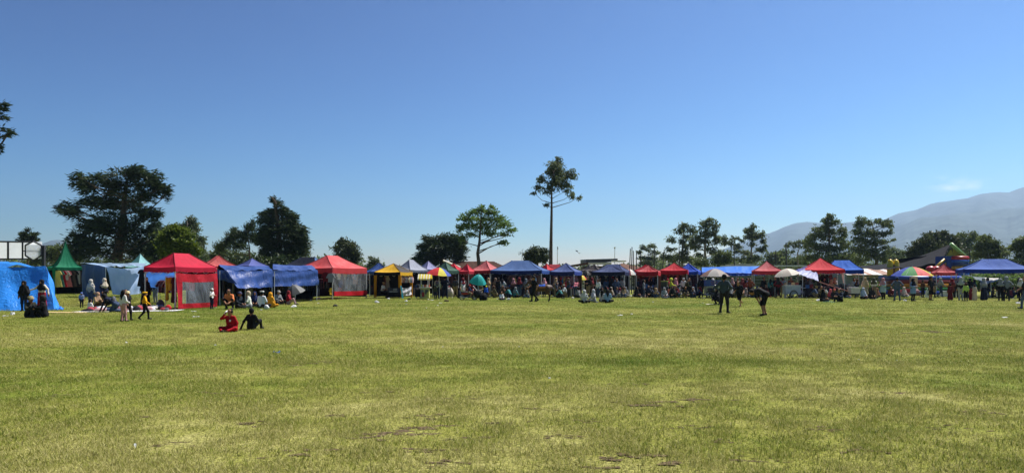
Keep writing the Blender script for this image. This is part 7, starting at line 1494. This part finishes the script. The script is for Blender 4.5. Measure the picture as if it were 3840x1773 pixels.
mb = MB(); mb.grid(lambda u, v: (-.22+.46*u, .275*math.sin((v-.5)*3.0), 1.01+.275*math.cos((v-.5)*3.0)), 6, 10); link('saddle_cloth', mb.mesh('saddle_cloth', cloth(rgb(44, 84, 170), 0), smooth=True), rt)
mb = MB(); mb.grid(lambda u, v: (-.24+.5*u, .28*math.sin((v*.1-.52)*3.0), 1.01+.28*math.cos((v*.1-.52)*3.0)), 6, 2); link('saddle_trim', mb.mesh('saddle_trim', cloth(rgb(196, 130, 60), 0)), rt)
mb = MB(); mb.blob((-.04, 0, 1.29), (.2, .15, .06), 10, 6); link('saddle', mb.mesh('saddle', M_DARK, smooth=True), rt)
mb = MB(); mb.tube([(-1.1, .08, 1.3), (-.8, .18, 1.2), (-.3, .2, 1.3)], .01, 4); link('rein', mb.mesh('rein', M_DARK), rt)
# ------------------------------------------------------------------ inflatables
d = 68; rt = empty('inflatable_slide', (gx(3530, d), d+2, 0), 'large inflatable slide castle in red blue yellow and green bands', 'inflatable slide')
IB = [(rgb(24, 56, 150), 1.6, 0), (rgb(110, 28, 34), 1.2, 0), (rgb(176, 120, 26), .8, 0), (rgb(30, 110, 56), .4, 0), (rgb(28, 70, 170), 0.0, 0)]
for i, (c, _, _) in enumerate(IB):
    mb = MB(); z = .2+(4-i)*.34; x0_, x1_ = gx(3372, d), gx(3600, d)
    mb.tube([(x0_, d+3.5, z), (x0_, d, z), (x1_, d, z), (x1_, d+3.5, z)], .2, 10); mb.build('tube_ring', plain(c, .4, spec=.5, vary=.08), rt, True)
for i, (c, y) in enumerate(((rgb(150, 30, 40), 967), (rgb(30, 80, 170), 979), (rgb(22, 44, 100), 991), (rgb(190, 140, 40), 1004), (rgb(150, 30, 40), 1016), (rgb(30, 80, 170), 1028))):
    mb = MB(); z = gz(y, d+1); mb.tube([(gx(3577, d+1), d+1, z), (gx(3627, d+1), d+1, z), (gx(3627, d+1), d+3.2, z), (gx(3577, d+1), d+3.2, z), (gx(3577, d+1), d+1, z)], .19, 10); mb.build('tower_ring', plain(c, .4, spec=.5, vary=.08), rt, True)
mb = MB(); mb.box((gx(3602, d), d+2.1, gz(997, d)), (1.1, 2.0, 1.9)); mb.build('tower_core', plain(rgb(28, 60, 130), .5), rt)
for (a, b, c) in (((3498, 1012), (3542, 972), rgb(190, 160, 60)), ((3530, 1005), (3560, 978), rgb(190, 160, 60)), ((3565, 914), (3618, 960), rgb(120, 160, 90))):
    mb = MB(); r_ = .12 if c[0] > .3 else .17; mb.tube([W(a[0], a[1], d+1.4), W((a[0]+b[0])/2, (a[1]+b[1])/2, d+1.4), W(b[0], b[1], d+1.4)], r_, 10); mb.build('rail_tube', plain(c, .4, spec=.5, vary=.08), rt, True)
mb = MB(); mb.add([W(3502, 1010, d+1.9), W(3575, 968, d+1.9), W(3575, 990, d+1.9), W(3520, 1035, d+1.9), W(3502, 1010, d+2.9), W(3575, 968, d+2.9)], [(0, 1, 2, 3), (0, 4, 5, 1)]); mb.build('slide_bed', plain(rgb(40, 90, 160), .4, spec=.5), rt)
mb = MB(); mb.add([W(3543, 968, d+1.6), W(3566, 935, d+1.6), W(3572, 945, d+1.6), W(3575, 962, d+1.6)], [(0, 1, 2, 3)]); mb.add([W(3572, 930, d+1.7), W(3612, 962, d+1.7), W(3575, 962, d+1.7)], [(0, 1, 2)]); mb.build('arch_panel', plain(rgb(150, 140, 40), .5, vary=.3), rt)
for x, y in ((3490, 1004), (3512, 1004)):
    mb = MB(); mb.blob(W(x, y+4, d+.5), (.42, .4, .28), 12, 8); mb.build('front_cushion', plain(rgb(160, 32, 44), .4, spec=.5), rt, True)
mb = MB(); mb.box((gx(3427, d-.4), d-.35, .95), (.62, .3, 1.5), taper=.96); mb.build('entrance_pillar', plain(rgb(190, 160, 140), .5), rt)
d = 70; rt = empty('inflatable_pillars', (gx(3348, d), d, 0), 'pair of tall yellow inflatable pillars joined by a brown strip', 'inflatable')
for x in (3338, 3360):
    mb = MB(); mb.lathe([(.0, .0), (.26, .05), (.28, gz(1010, d)), (.27, gz(985, d)), (.2, gz(976, d)), (.08, gz(972, d)), (0, gz(971, d))], (gx(x, d), d, 0), 12); mb.build('pillar', plain(rgb(206, 176, 30), .4, spec=.5, vary=.1), rt, True)
    mb = MB(); mb.blob(W(x, 970, d), (.06, .06, .12), 8, 6); mb.build('pillar_tip', plain(rgb(80, 40, 30), .5), rt, True)
mb = MB(); mb.box((gx(3349, d), d-.14, gz(1000, d)/2+.4), (.16, .1, gz(985, d)-.8)); mb.build('joining_strip', plain(rgb(110, 60, 34), .5), rt)
# ------------------------------------------------------------------ bags in hands, blanket, kite, litter
def tote(label, x, y, d, w, h, tilt):
    mb = MB(); mb.box((0, 0, 0), (w, .08, h), taper=1.1, M=Matrix.Rotation(R(tilt), 3, 'Y')); mb.tube([(-w*.25, 0, h*.48), (-w*.15, 0, h*.75), (w*.15, 0, h*.75), (w*.25, 0, h*.48)], .01, 4)
    rt = empty('tote_bag', W(x, y, d), label, 'bag'); link('bag', mb.mesh('bag', plain((.62, .66, .68), .6)), rt)
    mb = MB(); mb.blob((0, -.052, -.02), (w*.22, .008, h*.2), 10, 6); link('print', mb.mesh('print', plain(rgb(90, 110, 110), .7)), rt)
tote('white shopping bag held by the person in black shirt and shorts', 3480, 1102, 51, .34, .50, 12); tote('white printed tote bag held beside the black robe at right', 3747, 1098, 50.2, .36, .50, -4)
mb = MB(); mb.grid(lambda u, v: (gx(3088, 47.5)+u*1.0, 47.2+v*.7, .03+.025*math.sin(9*u+4*v)*math.sin(7*v+2)), 12, 8); tag(mb.build('picnic_cloth', cloth(rgb(30, 90, 80), 0)), 'rumpled green cloth in front of the group in black', 'cloth')
mb = MB(); mb.grid(lambda u, v: (gx(2648, 43)+u*1.0, 42.7+v*.5, .035+.01*math.sin(6*u)), 8, 4); tag(mb.build('ground_mat', cloth(rgb(200, 190, 180), 0)), 'pale mat beside the crouching dark figure', 'mat')
d = 75; rt = empty('kite', W(2166, 946, d), 'small black and white kite flying right of the tall eucalyptus', 'kite')
for lb, pts, c in (('dark_wing', [(2157, 938), (2165, 939), (2168, 945), (2164, 944)], rgb(30, 30, 34)), ('white_wing', [(2166, 944), (2175, 949), (2182, 945), (2172, 952)], rgb(230, 230, 232))):
    mb = MB(); q = [W(x, y, d) for x, y in pts]; mb.add(q+[(p[0], p[1]+.05, p[2]) for p in q], [(0, 1, 2, 3), (7, 6, 5, 4), (0, 4, 5, 1), (1, 5, 6, 2), (2, 6, 7, 3), (3, 7, 4, 0)]); mb.build(lb, cloth(c, .4), rt)
LIT = [(1412, 1136, 2), (1457, 1122, 1), (1523, 1131, 1), (1524, 1142, 0), (1606, 1123, 0), (1620, 1126, 3), (1652, 1137, 3), (1641, 1145, 0), (1599, 1155, 0), (1728, 1116, 1), (1696, 1116, 0), (1907, 1124, 2), (1865, 1122, 0), (2074, 1114, 1), (2148, 1118, 1), (2236, 1134, 1), (2329, 1184, 3),
       (1963, 1118, 1), (2253, 1110, 0), (2404, 1115, 2), (2449, 1133, 0), (2368, 1180, 0), (2342, 1128, 0), (2366, 1110, 1), (2639, 1119, 3), (2669, 1114, 0), (2511, 1114, 1), (2635, 1137, 0), (2673, 1115, 0), (2754, 1111, 0), (2946, 1119, 0), (2953, 1113, 0), (2984, 1114, 0), (2999, 1116, 3),
       (3071, 1128, 1), (3297, 1111, 1), (3394, 1128, 1), (3027, 1123, 0), (3283, 1122, 0), (3175, 1113, 3), (3397, 1129, 0), (3450, 1116, 3), (3542, 1120, 0), (3550, 1124, 0), (3799, 1121, 0), (3819, 1139, 1), (3373, 1124, 0), (3767, 1192, 3), (47, 1179, 1), (21, 1186, 3), (727, 1168, 3),
       (735, 1190, 3), (979, 1163, 0), (1103, 1152, 2), (1194, 1137, 0), (1166, 1126, 3), (1197, 1120, 1), (474, 1288, 3), (507, 1681, 3), (2325, 1185, 3), (3220, 1349, 0), (3361, 1349, 0), (1946, 1300, 0), (2060, 1420, 0), (807, 1296, 0), (1660, 1300, 0)]
LN = ['scrap of white paper', 'crumpled white plastic bag', 'spread out white plastic bag', 'flat torn white wrapper']; LNAME = ['paper_scrap', 'plastic_bag', 'plastic_bag', 'wrapper']
LIT.sort(); cnt_ = {}
for i, (x, y, k) in enumerate(LIT):
    p = at(x, y); rr = random.Random(i+5); s = 1 if y < 1200 else .4 if y < 1500 else .13; mb = MB(); g = gnd(p.x, p.y)
    if k == 3: mb.grid(lambda u, v: ((u-.5)*.24*s, (v-.5)*.12*s, .03+.02*math.sin(7*u+i)*math.cos(5*v)+.02*v), 5, 3)
    else:
        r_ = (.045, .105, .14)[k]*s*rr.uniform(.8, 1.15); mb.blob((0, 0, r_*.42), (r_*1.4, r_*.9, r_*.55), 9, 6, 0, .42, i)
        if k == 2: mb.blob((r_*1.4, .05, r_*.2), (r_*.9, r_*.6, r_*.3), 8, 5, 0, .3, i+9)
    zone = 'by the left stalls' if x < 1250 else 'by the snack cart' if x < 1760 else 'before the middle canopies' if x < 2360 else 'before the red canopies' if x < 2700 else 'near the food carts' if x < 3060 else 'at the right'
    if y > 1250: zone = 'on the foreground lawn'
    o = link(LNAME[k], mb.mesh(LNAME[k], cloth((.74, .74, .75), .25, .6, .3, .6, .1, 8), smooth=False)); o.location = (p.x, p.y, g); o.rotation_euler = (0, 0, rr.uniform(0, 6.28)); cnt_[(k, zone)] = cnt_.get((k, zone), -1)+1; tag(o, f'{LN[k]} {zone}, {ORD[cnt_[(k, zone)]]} from the left', 'litter', f'litter {zone}')
for (x, y, lb, c) in ((1257, 1149, 'black and grey cloth bundle lying left of the yellow tent', rgb(50, 50, 54)), (1534, 1124, 'pair of black sandals before the white sheet', rgb(22, 22, 24)), (1674, 1131, 'dark rag on the grass right of the navy jacket man', rgb(50, 30, 30)), (2112, 1120, 'pair of dark sandals before the squatting man', rgb(26, 26, 28)), (1700, 1103, 'dark cloth lump by the hanging clothes', rgb(60, 60, 58))):
    p = at(x, y); heap('cloth_bundle', lb, None, (p.x, p.y, 0), .16, .12, c, int(x), 'bundle')
p = at(1039, 1325); mb = MB(); mb.grid(lambda u, v: ((u-.5)*.14, (v-.5)*.1, .035+.02*math.sin(6*u+3*v)), 4, 3); o = link('wrapper', mb.mesh('wrapper', plain(rgb(40, 90, 160), .5))); o.location = p; tag(o, 'small blue wrapper on the open lawn', 'litter')
